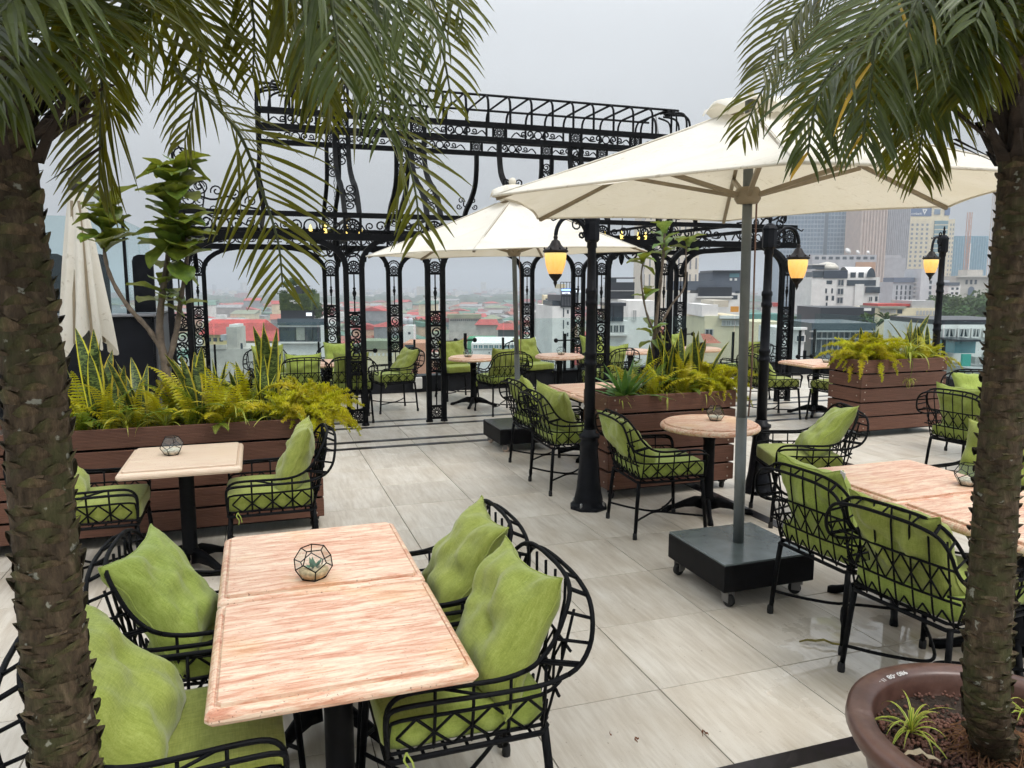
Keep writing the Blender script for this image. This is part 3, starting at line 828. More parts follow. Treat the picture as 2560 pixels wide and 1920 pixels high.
EDGEP = [(.030, -.012), (.008, -.009), (0, .003), (.000, .013), (.004, .022), (.011, .029), (.018, .0325), (.023, .031), (.0245, .027), (.030, .0275), (.031, .040), (.034, .043)]
def slab_rect(w, d):
    m = MB(); rows = []
    for (k, z) in EDGEP:
        q = .012; x, y = w / 2 - k, d / 2 - k
        rows.append([(x, -y + q, z), (x, y - q, z), (x - q, y, z), (-x + q, y, z), (-x, y - q, z), (-x, -y + q, z), (-x + q, -y, z), (x - q, -y, z)])
    m.loft(rows, caps=True); return m.mesh('table_top', STONE)
def slab_round(r):
    m = MB(); rows = []
    for (k, z) in EDGEP: rows.append([((r - k) * math.cos(2 * math.pi * j / 48), (r - k) * math.sin(2 * math.pi * j / 48), z) for j in range(48)])
    m.loft(rows, caps=True); return m.mesh('table_top', STONE)
m = MB(); m.lathe([(.05, .10), (.056, .12), (.047, .15), (.046, .60), (.052, .62), (.05, .66), (.09, .68), (.09, .708)], 16); PED = m.mesh('pedestal', IRON, True)
m = MB()
rows = []
for (x, z, w, h) in ((.03, .085, .05, .10), (.10, .095, .05, .08), (.18, .075, .042, .055), (.26, .042, .036, .04), (.31, .026, .044, .042), (.34, .022, .046, .040), (.36, .018, .03, .03)):
    rows.append([(x, -w / 2, z - h / 2), (x, w / 2, z - h / 2), (x, w / 2 * .8, z + h / 2 * .6), (x, w / 4, z + h / 2), (x, -w / 4, z + h / 2), (x, -w / 2 * .8, z + h / 2 * .6)])
m.loft(rows, caps=True); FOOT = m.mesh('claw_foot', IRON, True)
SL = {}
def table(x, y, w, d, label, group, rnd_=0, pale=0, rz=0, H=.75, feet=None):
    e = empty('stone_table', (x, y, 0), R(rz), label, 'table', group)
    k = (w, d, rnd_)
    if k not in SL: SL[k] = slab_round(w / 2) if rnd_ else slab_rect(w, d)
    t_ = inst('table_top', SL[k], e, (0, 0, H - .043)); t_.color = (1, 1 - pale, 1, 1)
    inst('pedestal', PED, e)
    for i in range(4): inst('claw_foot', FOOT, e, (0, 0, 0), (0, 0, R(45) + i * math.pi / 2 + (.3 if rnd_ else 0)))
    return e

# ================================================================== glass dodecahedron terrariums
def dodeca():
    ph = (1 + 5 ** .5) / 2; V = [Vector((a, b_, c)) for a in (-1, 1) for b_ in (-1, 1) for c in (-1, 1)]
    for a in (-1, 1):
        for b_ in (-1, 1): V += [Vector((0, a / ph, b_ * ph)), Vector((a / ph, b_ * ph, 0)), Vector((a * ph, 0, b_ / ph))]
    N = []
    for a in (-1, 1):
        for b_ in (-1, 1): N += [Vector((a, 0, b_ * ph)), Vector((0, a * ph, b_)), Vector((a * ph, b_, 0))]
    F = []
    for n in N:
        n = n.normalized(); vs = sorted(range(20), key=lambda i: -V[i].dot(n))[:5]
        c = sum((V[i] for i in vs), Vector()) / 5; a0 = (V[vs[0]] - c).normalized(); b0 = n.cross(a0)
        F.append(sorted(vs, key=lambda i: math.atan2((V[i] - c).dot(b0), (V[i] - c).dot(a0))))
    # stand it on a face
    n0 = Vector((1, 0, ph)).normalized(); q = n0.rotation_difference(Vector((0, 0, -1)))
    V = [q @ v * (.072 / 3 ** .5) for v in V]; zmin = min(v.z for v in V)
    return [v - Vector((0, 0, zmin)) for v in V], F
DV, DF = dodeca()
m = MB(); seen = set()
for f in DF:
    for a, b_ in zip(f, f[1:] + f[:1]):
        if (min(a, b_), max(a, b_)) not in seen: seen.add((min(a, b_), max(a, b_))); m.tube([DV[a], DV[b_]], .0022, 5)
DFRAME = m.mesh('frame', IRON)
TGLASS = m_glass('terrarium_glass', (0.93, 0.96, 0.95), 0.10)
DPANES = []
for f in DF:
    c = sum((DV[i] for i in f), Vector()) / 5
    if c.z > .105: continue
    m = MB(); m.add([c + (DV[i] - c) * .985 for i in f], [tuple(range(5))]); DPANES.append(m.mesh('pane', TGLASS))
zb = 0.004
m = MB(); m.lathe([(.012, zb), (.040, zb), (.052, .018), (.056, .030), (.04, .036), (.01, .038)], 14)
SAND = plain('terrarium_sand', (.55, .42, .25), .95, var=.35, scale=60, bump=.5, bscale=160); PEB = plain('terrarium_pebbles', (.62, .58, .48), .9, var=.5, scale=70, bump=.8, bscale=120)
DSAND, DPEB = m.mesh('sand', SAND, True), m.mesh('pebbles', PEB, True)
m = MB(); rs = random.Random(5)
for i in range(16):
    a = rs.uniform(0, 6.28); el = rs.uniform(.35, 1.2); L = rs.uniform(.025, .05); d = Vector((math.cos(a) * math.cos(el), math.sin(a) * math.cos(el), math.sin(el))); sd = Vector((-math.sin(a), math.cos(a), 0)) * .008
    o_ = Vector((math.cos(a), math.sin(a), 0)) * .006 + Vector((0, 0, .034)); m.add([o_, o_ + d * L * .5 + sd, o_ + d * L, o_ + d * L * .5 - sd], [(0, 1, 2, 3)])
DSUC = m.mesh('succulent', plain('succulent_green', (.06, .17, .08), .5, var=.4, scale=40))
def terrarium(px, py, label, green=False, z=.75, rz=0):
    p = onz(px, py, z); e = empty('glass_terrarium', (p.x, p.y, z + .0025), R(rz), label, 'terrarium', 'glass terrariums on the tables')
    inst('frame', DFRAME, e)
    for q in DPANES: inst('pane', q, e)
    inst('sand', DSAND if green else DPEB, e)
    if green: inst('succulent', DSUC, e)

# ---- the pink double table in front
GC = 'chairs around the pink double table in front'
table(.2, 2.355, .745, .715, 'pink stone table, nearer half of the front double table', 'stone tables'); table(.2, 3.095, .745, .715, 'pink stone table, farther half of the front double table', 'stone tables')
terrarium(678, 1248, 'glass dodecahedron with green succulent on the pink front table', True, rz=20)
seat(.58, 2.38, 180, 'at the near right of the front double table', 0, GC, plabel='plump lime pillow in the near right chair of the front table', lean=20, yaw=6, dy=.05, dx=-.07)
seat(.58, 2.97, 180, 'at the far right of the front double table', 1, GC, plabel='creased lime pillow in the far right chair of the front table', lean=24, yaw=-4)
seat(-.25, 2.27, 2, 'at the near left of the front double table behind the palm', 2, GC, plabel='large lime pillow partly behind the left palm trunk at bottom left', lean=30, yaw=-8, dx=-.04)
seat(-.17, 3.0, -3, 'at the far left of the front double table', 3, GC, plabel='lime pillow in the far left chair of the front table', lean=26, yaw=-10, dx=-.06, dy=-.06)
# ---- pale table before the long planter
table(-.47, 5.20, .70, .74, 'pale square stone table in front of the long left planter', 'stone tables', pale=.75)
terrarium(372, 982, 'glass dodecahedron with pebbles on the pale table by the left planter')
seat(.05, 5.10, 180, 'at the right end of the long left planter', 4, 'chairs beside the left planter', lean=14, yaw=-5)
seat(-.98, 5.13, 0, 'left of the pale table, half hidden by the palm', 0, 'chairs beside the left planter', lean=26)
seat(-2.4, 5.05, 180, 'at the left edge of the picture beyond the palm', 1, 'chairs beside the left planter')
# ---- round table at the middle planter
table(3.40, 5.16, .78, .78, 'round pink stone table beside the middle planter', 'stone tables', 1)
terrarium(1545, 908, 'glass dodecahedron with sand on the round table by the middle planter')
seat(2.84, 5.00, -4, 'left of the round table by the middle planter', 2, 'chairs at the middle planter', lean=30, dx=-.12)
seat(4.00, 4.82, 160, 'right of the round table with its pillow turned askew', 3, 'chairs at the middle planter', plabel='wrinkled lime pillow with a white tag right of the round table', lean=34, roll=14, yaw=-18, dx=-.02, care=True, s=1.12)
# ---- long table at the right
table(3.46, 3.30, .84, .73, 'orange-pink stone table right of the grey parasol base', 'stone tables'); table(3.46, 2.565, .84, .73, 'orange-pink stone table behind the right palm trunk', 'stone tables')
terrarium(2090, 1048, 'glass dodecahedron with pebbles beside the right palm trunk')
seat(2.98, 3.16, 3, 'beside the grey parasol base with its back to us', 4, 'chairs at the right double table', plabel='lime pillow with a white tag in the chair by the parasol base', lean=16, dx=-.13, care=True)
seat(2.90, 2.52, 6, 'between the parasol base and the potted palm', 0, 'chairs at the right double table', plabel='rounded lime pillow in the chair beside the potted palm', lean=22, dx=-.12)
seat(4.34, 3.50, 180, 'beyond the right double table, behind the palm trunk', 1, 'chairs at the right double table', lean=10, yaw=20)
seat(4.20, 2.75, 180, 'at the right edge of the picture beyond the palm trunk', 2, 'chairs at the right double table')
# ---- table behind the left lamp post
table(3.34, 7.33, .76, .73, 'pink stone table behind the left lamp post, farther half', 'stone tables'); table(3.34, 6.60, .76, .73, 'pink stone table behind the middle planter, nearer half', 'stone tables')
seat(2.66, 6.28, 0, 'immediately left of the left lamp post', 3, 'chairs behind the left lamp post', plabel='folded lime pillow in the chair left of the lamp post', lean=12, roll=8, yaw=10)
seat(2.74, 7.08, 4, 'at the second parasol base, second from the lamp post', 1, 'chairs behind the left lamp post', lean=20, roll=-12)
seat(4.05, 7.10, 180, 'behind the spiky plant in the middle planter', 2, 'chairs behind the left lamp post', lean=24)
# ---- under the pergola, from left to right
GP = 'chairs under the pergola'
table(.95, 10.95, .74, .74, 'pink square table under the left end of the pergola', 'stone tables')
terrarium(633, 785, 'glass dodecahedron on the square table under the pergola')
seat(.18, 11.45, -80, 'at the balustrade, leftmost under the pergola', 0, GP, lean=12); seat(1.2, 11.75, -88, 'at the balustrade behind the near iron column', 1, GP, lean=12)
seat(.55, 10.35, 92, 'with its back to the left planter under the pergola', 2, GP, lean=12); seat(1.17, 10.32, 88, 'right behind the foot of the near left iron column', 3, GP, lean=12)
seat(1.85, 10.98, 190, 'between the two near iron columns facing left', 4, GP, lean=26, yaw=8)
table(3.08, 11.0, .76, .76, 'round pink table right of the second iron column', 'stone tables', 1)
terrarium(1011, 771, 'glass dodecahedron on the round table right of the second column')
seat(3.02, 11.78, -84, 'at the balustrade behind the second iron column', 0, GP, lean=18); seat(3.28, 10.30, 100, 'right of the second iron column with its back to us', 1, GP, lean=8)
table(4.42, 10.85, .76, .76, 'round pink table behind the second parasol pole', 'stone tables', 1)
terrarium(1212, 766, 'glass dodecahedron on the round table behind the left lamp post')
seat(4.30, 11.72, -74, 'below the left amber lantern facing us', 2, GP, lean=14); seat(4.95, 10.30, 112, 'behind the left lamp post with its back to us', 3, GP, lean=10)
table(5.85, 11.25, .76, .76, 'round pink table behind the fig in the middle planter', 'stone tables', 1)
seat(5.62, 12.02, -84, 'at the balustrade behind the fig tree', 4, GP, lean=16); seat(6.45, 10.75, 140, 'behind the snake plants of the middle planter', 0, GP, lean=18)
table(7.15, 11.25, .76, .76, 'round pink table near the right end of the pergola', 'stone tables', 1)
seat(7.45, 10.35, 98, 'behind the grey parasol pole under the pergola', 1, GP, lean=8); seat(7.2, 12.05, -90, 'at the balustrade at the right end of the pergola', 2, GP, lean=16)
# ---- right-hand groups
table(7.45, 8.72, .74, .74, 'pink square table behind the right planter', 'stone tables')
terrarium(1785, 783, 'glass dodecahedron on the table behind the right planter')
seat(6.72, 8.72, -6, 'left of the right planter behind the second lamp post', 3, 'chairs at the right planter', lean=22); seat(7.35, 8.15, 96, 'squeezed behind the right planter', 4, 'chairs at the right planter', pil=False)
table(7.05, 5.15, .76, .76, 'round pink table mostly hidden by the right palm trunk', 'stone tables', 1)
seat(6.20, 5.15, 8, 'in front of the right planter with its back to us', 0, 'chairs at the right planter', lean=14); seat(7.35, 5.95, -110, 'beside the right planter facing us behind the palm trunk', 1, 'chairs at the right planter', lean=30)
# ================================================================== lamp posts
def m_globe():
    t = NT('amber_globe'); co = t.coord('Object')
    sep = t.new('ShaderNodeSeparateXYZ'); t.link(co, sep.inputs[0])
    n = t.noise(t.coord('Object', (60, 60, 4)), 1, 2, .5)
    c = t.ramp(t.rng(sep.outputs['Z'], -.18, 0.0, 0, 1), [(0, (0.80, 0.36, 0.06)), (.55, (0.95, 0.50, 0.10)), (.85, (1.0, 0.68, 0.16)), (1, (1.0, 0.80, 0.30))])
    c = t.mix(t.rng(n, .4, .6, 0, .3), c, (.95, .62, .28))
    t.base((.55, .30, .09)); t.link(c, t.b.inputs['Emission Color']); t.set(Emission_Strength=.72, Roughness=.35)
    t.m.cycles.emission_sampling = 'NONE'
    return t.m
GLOBE = m_globe()
LAMPM = plain('lamp_post_paint', (.008, .009, .012), .42, var=.3, scale=14, spec=.14)
BRONZE = plain('lamp_cap_bronze', (.014, .010, .009), .45, var=.3, scale=20, spec=.2)
fl8 = lambda a, z: -.05 * abs(math.sin(a * 8)) if .16 < z < .50 else 0
m = MB(); m.lathe([(.145, 0), (.145, .03), (.115, .05), (.12, .07), (.112, .10), (.104, .14), (.098, .18), (.072, .48), (.075, .52), (.082, .53), (.07, .56), (.074, .585), (.085, .59), (.085, .615), (.055, .63), (.052, .66)], 32, flute=fl8); L_BASE = m.mesh('base', LAMPM, True)
m = MB(); m.lathe([(.16, 0), (.16, .022), (.145, .03)], 8); L_PLATE = m.mesh('base_plate', LAMPM)
m = MB(); m.lathe([(.046, .64), (.044, 1.18), (.052, 1.19), (.052, 1.21), (.046, 1.22), (.046, 1.26), (.052, 1.27), (.052, 1.29), (.043, 1.30), (.038, 1.66), (.046, 1.67), (.048, 1.70), (.042, 1.71), (.042, 1.76), (.048, 1.77), (.046, 1.80), (.037, 1.81), (.034, 2.12), (.042, 2.13), (.04, 2.17), (.046, 2.18)], 20, flute=lambda a, z: -.03 * abs(math.sin(a * 6))); L_SHAFT = m.mesh('shaft', LAMPM, True)
m = MB(); m.lathe([(.05, 2.17), (.062, 2.185), (.062, 2.33), (.066, 2.335), (.066, 2.345), (.055, 2.365), (.03, 2.385), (.012, 2.39), (.016, 2.41), (.02, 2.43), (.010, 2.45), (.013, 2.47), (.002, 2.50)], 8); L_HEAD = m.mesh('post_head', LAMPM)
m = MB(); m.tube(smoothpath([(.05, 0, 2.24), (.09, 0, 2.31), (.17, 0, 2.355), (.25, 0, 2.34), (.295, 0, 2.28), (.31, 0, 2.215)], 5), [.016] * 25 + [.013], 6)
m.tube(smoothpath([(.23, 0, 2.345), (.285, 0, 2.35), (.33, 0, 2.33), (.35, 0, 2.345)], 3), .006, 4); m.tube(spiral((.13, 0, 2.30), .045, .01, R(60), -1.1, 10), .007, 4)
m.tube(spiral((.095, 0, 2.385), .045, .012, R(-60), 1.2, 10), .008, 4); m.tube(spiral((.09, 0, 2.225), .03, .008, R(120), 1.3, 10), .009, 4); L_ARM = m.mesh('arm', LAMPM, True)
m = MB(); m.lathe([(.012, .135), (.018, .115), (.014, .10), (.03, .09), (.045, .06), (.062, .04), (.085, .025), (.098, .016), (.100, .004), (.092, 0), (.085, -.004)], 16); 
for k in range(8):
    a = k * math.pi / 4; m.lathe([(.004, .022), (.009, .03), (.002, .04)], 5, (.093 * math.cos(a), .093 * math.sin(a), 0))
L_CAP = m.mesh('lantern_cap', BRONZE, True)
m = MB(); m.lathe([(.084, 0), (.086, -.02), (.084, -.05), (.076, -.10), (.062, -.145), (.05, -.17)], 32, flute=lambda a, z: -.025 * abs(math.sin(a * 9))); L_GLOBE = m.mesh('globe', GLOBE, True)
m = MB(); m.lathe([(.052, -.165), (.05, -.178), (.03, -.205), (.012, -.225), (.016, -.235), (.009, -.25), (.001, -.275)], 14); L_TIP = m.mesh('finial', BRONZE, True)
m = MB(); m.lathe([(.008, 0), (.012, .01), (.009, .03), (.012, .035), (.004, .045)], 6); BOLT = m.mesh('bolt', plain('zinc_bolt', (.45, .45, .45), .35, metal=.9))
def lamp_post(x, y, arm, label, s=1.0):
    e = empty('lamp_post', (x, y, 0), R(arm), label, 'lamp post', 'black lamp posts with amber lanterns'); e.scale = (s, s, s)
    inst('base_plate', L_PLATE, e); inst('base', L_BASE, e, (0, 0, .005)); inst('shaft', L_SHAFT, e); inst('post_head', L_HEAD, e)
    inst('arm', L_ARM, e); c = inst('lantern_cap', L_CAP, e, (.31, 0, 2.085))
    inst('finial', L_TIP, c); inst('globe', L_GLOBE, e, (.31, 0, 2.085))
    for k in range(4): inst('bolt', BOLT, e, (.135 * math.cos(k * math.pi / 2 + .7), .135 * math.sin(k * math.pi / 2 + .7), .022))
lamp_post(2.55, 5.60, 180, 'black lamp post at the left corner of the middle planter')
lamp_post(4.19, 5.56, 0, 'black lamp post just right of the grey parasol pole', .985)
lamp_post(8.46, 7.68, 200, 'black lamp post behind the right planter', 1.03)

# ================================================================== parasols
def m_canvas():
    t = NT('cream_canvas'); co = t.coord('Object')
    n = t.noise(co, 2.2, 5, .6, .6); n2 = t.noise(t.coord('Object', (1, 1, 1)), 9, 4, .65, 1.5); n3 = t.noise(t.coord('Object', (3, 11, 3)), 2.5, 5, .6, 2.0)
    c = t.ramp(n, [(.3, (.82, .78, .68)), (.7, (.90, .875, .81))]); c = t.mix(t.rng(n2, .62, .76, 0, .2), c, (.52, .43, .28)); c = t.mix(t.rng(n3, .62, .67, 0, .42), c, (.42, .36, .27))
    t.base(c); t.set(Roughness=.85, Specular_IOR_Level=.15); t.bump(t.math('ADD', n2, t.math('MULTIPLY', n3, .7)), .3, .02)
    tl = t.new('ShaderNodeBsdfTranslucent'); t.link(t.mix(.5, c, (.85, .70, .42)), tl.inputs[0]); mx_ = t.new('ShaderNodeMixShader'); mx_.inputs[0].default_value = .28
    t.link(t.b.outputs[0], mx_.inputs[1]); t.link(tl.outputs[0], mx_.inputs[2]); t.link(mx_.outputs[0], t.out.inputs['Surface'])
    return t.m
CANVAS = m_canvas()
ALU = plain('grey_alu', (.13, .145, .145), .45, metal=.25, var=.2, scale=5)
RIBM = plain('tan_rib', (.25, .20, .13), .5, var=.15, scale=8)
STEEL = plain('galvanised_plate', (.14, .17, .175), .25, metal=.4, var=.25, scale=6, bump=.06, bscale=12)
BASEM = plain('black_base', (.006, .006, .007), .5, var=.4, scale=14, spec=.12)
CASTER = plain('caster_grey', (.2, .19, .18), .6)
def parasol(x, y, label, Rr, zr, zt, hub, rot, tilt=(0, 0), pole_r=.033, base=.62, base_h=.16, base_z=.10, lower=ALU, wheel=IRON_RUB, topmat=STEEL, finial=True, cap=1.0):
    e = empty('parasol', (x, y, 0), 0, label, 'parasol')
    # moving part tilts a little, so its shapes are turned about the foot
    T = Matrix.Rotation(R(tilt[0]), 4, 'X') @ Matrix.Rotation(R(tilt[1]), 4, 'Y')
    def tr(p): v = Vector(p); return T @ v
    n = 6; A = [R(rot) + i * 2 * math.pi / n for i in range(n)]
    m = MB(); U, Vn = 10, 12
    for i in range(n):
        a0, a1 = A[i], A[i] + 2 * math.pi / n; vs = []
        for u in range(U + 1):
            s = .10 + .90 * u / U
            for w in range(Vn + 1):
                t_ = w / Vn; p0 = Vector((math.cos(a0), math.sin(a0), 0)) * Rr; p1 = Vector((math.cos(a1), math.sin(a1), 0)) * Rr
                q = p0.lerp(p1, t_) * s; k = 4 * t_ * (1 - t_)
                q *= 1 - .035 * k * s * s
                # ridge along the ribs, shallow hollow between them, small folds
                z = zt + (zr - zt) * s ** .93 - .05 * k * math.sin(math.pi * min(1, s)) * .8 + .015 * k * s * s
                z += noise.noise(Vector((q.x * 2.3 + i, q.y * 2.3, 4))) * .022 * k
                vs.append(tr((q.x, q.y, z)))
        m.add(vs, [(u * (Vn + 1) + w, u * (Vn + 1) + w + 1, (u + 1) * (Vn + 1) + w + 1, (u + 1) * (Vn + 1) + w) for u in range(U) for w in range(Vn)])
    can = m.build('canopy', CANVAS, e, True)
    m = MB()
    for i in range(n):                                      # hem round the edge
        p0, p1 = [Vector((math.cos(A[i] + k * 2 * math.pi / n), math.sin(A[i] + k * 2 * math.pi / n), 0)) * Rr for k in (0, 1)]
        P = []
        for w in range(11): t_ = w / 10; k = 4 * t_ * (1 - t_); q = p0.lerp(p1, t_) * (1 - .035 * k); P.append(tr((q.x, q.y, zr + .015 * k)))
        m.tube(P, .008, 5)
    m.build('hem', CANVAS, can, True)
    m = MB()
    for a in A:                                             # stitched seams over the ribs
        m.tube([tr((math.cos(a) * Rr * s_, math.sin(a) * Rr * s_, zt + (zr - zt) * s_ ** .93 + .002)) for s_ in (.12, .3, .5, .7, .85, 1)], .0045, 4)
    m.build('seam', CANVAS, can, True)
    m = MB(); rows = []                                     # vent cap with a frilled edge
    for s, z in ((.02, .10), (.35, .085), (.75, .04), (1, .0), (1.04, -.035)):
        rows.append([tr(((.25 * s * (1 + .05 * math.cos(3 * a) * s)) * math.cos(a), (.25 * s) * math.sin(a), zt + z * cap + .02 * cap - (0 if finial else .03) + .035 * cap * s * s * math.sin(6 * a + 1))) for a in [2 * math.pi * j / 48 for j in range(48)]])
    m.loft(rows); m.build('vent_cap', CANVAS, e, True)
    m = MB(); m.lathe([(.012, 0), (.035, .02), (.042, .05), (.03, .08), (.005, .09)], 12); f = m.build('finial', CANVAS, e, True); f.matrix_parent_inverse = Matrix(); f.location = tr((0, 0, zt + .10 if finial else zt + .045)); f.scale = (1, 1, 1) if finial else (.5, .5, .5)
    for a in A:
        d = Vector((math.cos(a), math.sin(a), 0))
        m = MB(); m.tube([tr(d * .05 + Vector((0, 0, zt - .05))), tr(d * (Rr - .02) + Vector((0, 0, zr - .012)))], .011, 4, sq=True); rb = m.build('rib', RIBM, e)
        k = .52; zz = zt + (zr - zt) * k ** .93 - .035
        m = MB(); m.tube([tr(d * .06 + Vector((0, 0, hub))), tr(d * Rr * k + Vector((0, 0, zz)))], .012, 4, sq=True); m.build('strut', RIBM, rb)
    m = MB(); m.lathe([(.03, -.05), (.06, -.045), (.075, -.02), (.075, .02), (.06, .045), (.03, .05)], 12); h = m.build('hub', RIBM, e, True); h.location = tr((0, 0, hub))
    m = MB(); m.tube([tr((0, 0, base_z + base_h - .02)), tr((0, 0, 1.05))], pole_r, 16); m.build('lower_pole', lower, e, True)
    m = MB(); m.tube([tr((0, 0, 1.04)), tr((0, 0, zt + .02))], pole_r * .86, 16); m.build('pole', ALU, e, True)
    m = MB(); m.tube([tr((pole_r + .03, 0, hub - .02)), tr((pole_r + .035, .01, 1.9)), tr((pole_r + .03, 0, 1.3)), tr((pole_r + .015, 0, 1.05))], .0055, 5); m.build('cord', plain('cord', (.22, .13, .10), .8), e)
    m = MB(); m.bbox((0, 0, base_z + base_h / 2), (base, base, base_h), .006); bs = m.build('base', BASEM, e)
    m = MB(); m.bbox((0, 0, base_z + base_h + .004), (base - .006, base - .006, .012), .002); m.build('top_plate', topmat, bs)
    for sx_ in (-1, 1):
        for sy in (-1, 1):
            c = inst('caster', None, None) if 0 else None
            m = MB(); m.box((0, 0, .085), (.05, .05, .03)); m.box((-.012, .022, .06), (.05, .004, .06)); m.box((-.012, -.022, .06), (.05, .004, .06))
            f = m.build('caster', CASTER, e, False, (sx_ * (base / 2 - .06), sy * (base / 2 - .06), 0), (0, 0, rnd.uniform(0, 6)))
            w = MB(); w.lathe([(.02, -.016), (.036, -.014), (.038, 0), (.036, .014), (.02, .016)], 16); w.build('wheel', wheel, f, True, (-.02, 0, .039), (math.pi / 2, 0, 0))
    return e
parasol(2.76, 3.83, 'large cream parasol on a grey steel base at the right', 1.55, 2.315, 2.86, 2.35, 1, (0.0, -.9), finial=False, cap=.55)
parasol(2.80, 8.08, 'smaller cream parasol on a black base behind the wire chairs', 1.62, 2.17, 2.80, 2.19, -2, (0, -1.6), pole_r=.03, base=.66, base_h=.17, base_z=.09, wheel=plain('caster_cream', (.5, .38, .30), .6), topmat=plain('black_plate', (.05, .055, .06), .25))

# closed parasol on the left
def closed_parasol(x, y, label):
    e = empty('closed_parasol', (x, y, 0), 0, label, 'parasol')
    m = MB(); rows = []; N = 96
    for i in range(26):
        u = i / 25; z = 2.62 - 1.22 * u
        r0 = .035 + .16 * u ** .85; amp = .05 + .34 * min(1, u * 1.3)
        ring_ = []
        for j in range(N):
            a = 2 * math.pi * j / N; ph = a * 8 + 1.1 * math.sin(3 * u + a) + .7 * math.sin(2 * a + 1.7)
            pl = .5 + .5 * math.cos(ph); pl = pl ** .7
            r = r0 * (1 - amp * (1 - pl)) * (1 + .10 * math.sin(a * 3 + .8) * u)
            zz = z - (u ** 8) * (.10 * pl + .07 * math.sin(a * 2 + 1) + .05 * math.sin(a * 5))
            ring_.append((r * math.cos(a) * 1.15, r * math.sin(a) * .9, zz))
        rows.append(ring_)
    m.loft(rows); m.build('folded_canopy', CANVAS, e, True)
    m = MB(); m.lathe([(.005, 2.70), (.05, 2.68), (.055, 2.60), (.04, 2.58)], 16); m.build('cap', plain('dark_cap', (.03, .025, .02), .6), e, True)
    m = MB(); m.tube([(0, 0, 0.0), (0, 0, 2.6)], .03, 12); m.build('pole', ALU, e, True)
    m = MB(); m.lathe([(.08, 0.02), (.09, .06), (.05, .3), (.04, .34)], 12); m.build('pole_sleeve', ALU, e, True)
    for k in range(6):
        a = k * math.pi / 3; d = Vector((math.cos(a), math.sin(a), 0)); mm_ = MB(); mm_.tube([d * .05 + Vector((0, 0, 2.5)), d * .13 + Vector((0, 0, 1.36))], .01, 4, sq=True); mm_.build('rib', RIBM, e)
    m = MB(); m.bbox((0, 0, .06), (.6, .6, .1), .01); m.build('base', BASEM, e)
closed_parasol(-1.33, 7.05, 'closed cream parasol with hanging folds behind the left planter')

# ================================================================== planter boxes
def m_deck():
    t = NT('brown_decking'); co = t.coord('Object')
    n = t.noise(t.coord('Object', (2, 2, 90)), 1.5, 4, .7); n2 = t.noise(co, 3, 4, .6); n3 = t.noise(co, 26, 3, .6)
    c = t.ramp(n, [(.35, (.082, .034, .021)), (.65, (.150, .068, .043))]); c = t.mix(t.rng(n2, .5, .75, 0, .35), c, (.18, .092, .060)); c = t.mix(t.rng(n3, .72, .76, 0, .35), c, (.34, .24, .17))
    h = t.new('ShaderNodeHueSaturation'); t.link(c, h.inputs['Color']); t.link(t.rng(objrand(t), 0, 1, .85, 1.15), h.inputs['Value'])
    t.base(h.outputs[0]); t.set(Roughness=.55, Specular_IOR_Level=.35)
    sep = t.new('ShaderNodeSeparateXYZ'); t.link(co, sep.inputs[0])
    wv = t.math('SINE', t.math('MULTIPLY', sep.outputs['Z'], 620.0))
    t.bump(t.math('ADD', t.math('MULTIPLY', wv, .5), n), .35, .003)
    return t.m
DECK = m_deck()
SOIL = plain('potting_soil', (.028, .017, .010), .95, var=.5, scale=30, bump=.8, bscale=70)
SCREW = plain('screw_head', (.42, .36, .3), .4, metal=.6)
m = MB(); m.lathe([(.0085, 0), (.008, .003), (.003, .0045)], 8); SCR = m.mesh('screw', SCREW)
def planter(x0, x1, y0, y1, h, label, z0=.075, nb=5):
    cx, cy = (x0 + x1) / 2, (y0 + y1) / 2; w, d = x1 - x0, y1 - y0
    e = empty('planter_box', (cx, cy, 0), 0, label, 'planter')
    m = MB(); m.box((0, 0, z0 + (h - z0) / 2 - .03), (w - .07, d - .07, h - z0 - .06)); m.build('liner', BASEM, e)
    m = MB(); n = 14
    vs = [(-w / 2 + .03 + (w - .06) * i / n, -d / 2 + .03 + (d - .06) * j / 6, h - .055 + noise.noise(Vector((i * .7, j * .9, x0))) * .02) for i in range(n + 1) for j in range(7)]
    m.add(vs, [(i * 7 + j, (i + 1) * 7 + j, (i + 1) * 7 + j + 1, i * 7 + j + 1) for i in range(n) for j in range(6)]); m.build('soil', SOIL, e)
    bh = (h - z0) / nb; g = .018; t_ = .024
    m = MB(); m.bbox((0, 0, 0), (w, t_, bh - g), .003); fb = m.mesh('board', DECK)
    m = MB(); m.bbox((0, 0, 0), (t_, d - 2 * t_ - .003, bh - g), .003); sb = m.mesh('board', DECK)
    for k in range(nb):
        z = z0 + bh * (k + .5) + g / 2
        for s in (-1, 1):
            o = inst('board', fb, e, (0, s * (d / 2 - t_ / 2), z)); o.rotation_euler = (0, 0, 0 if s < 0 else math.pi)
            if s < 0:
                for q in (-1, 1):
                    for zz in (-.25, .25)[:1 if k % 2 else 2]: inst('screw', SCR, o, (q * (w / 2 - .06 + rnd.uniform(-.01, .01)), -t_ / 2, zz * bh), (math.pi / 2, 0, 0))
            o = inst('board', sb, e, (s * (w / 2 - t_ / 2), 0, z))
            if s < 0:
                for q in (-1, 1): inst('screw', SCR, o, (-t_ / 2, q * (d / 2 - .07), rnd.uniform(-.02, .02)), (0, -math.pi / 2, 0))
    for sx_ in (-1, 1):
        for sy in (-1, 1):
            m = MB(); m.box((0, 0, .065), (.05, .05, .02)); m.tube([(0, -.014, .03), (0, .014, .03)], .03, 12); m.build('caster', IRON_RUB, e, False, (sx_ * (w / 2 - .07), sy * (d / 2 - .07), 0), (0, 0, .6))
    return e
planter(-2.45, .43, 5.76, 6.34, .85, 'long brown slatted planter at the left full of snake plants')
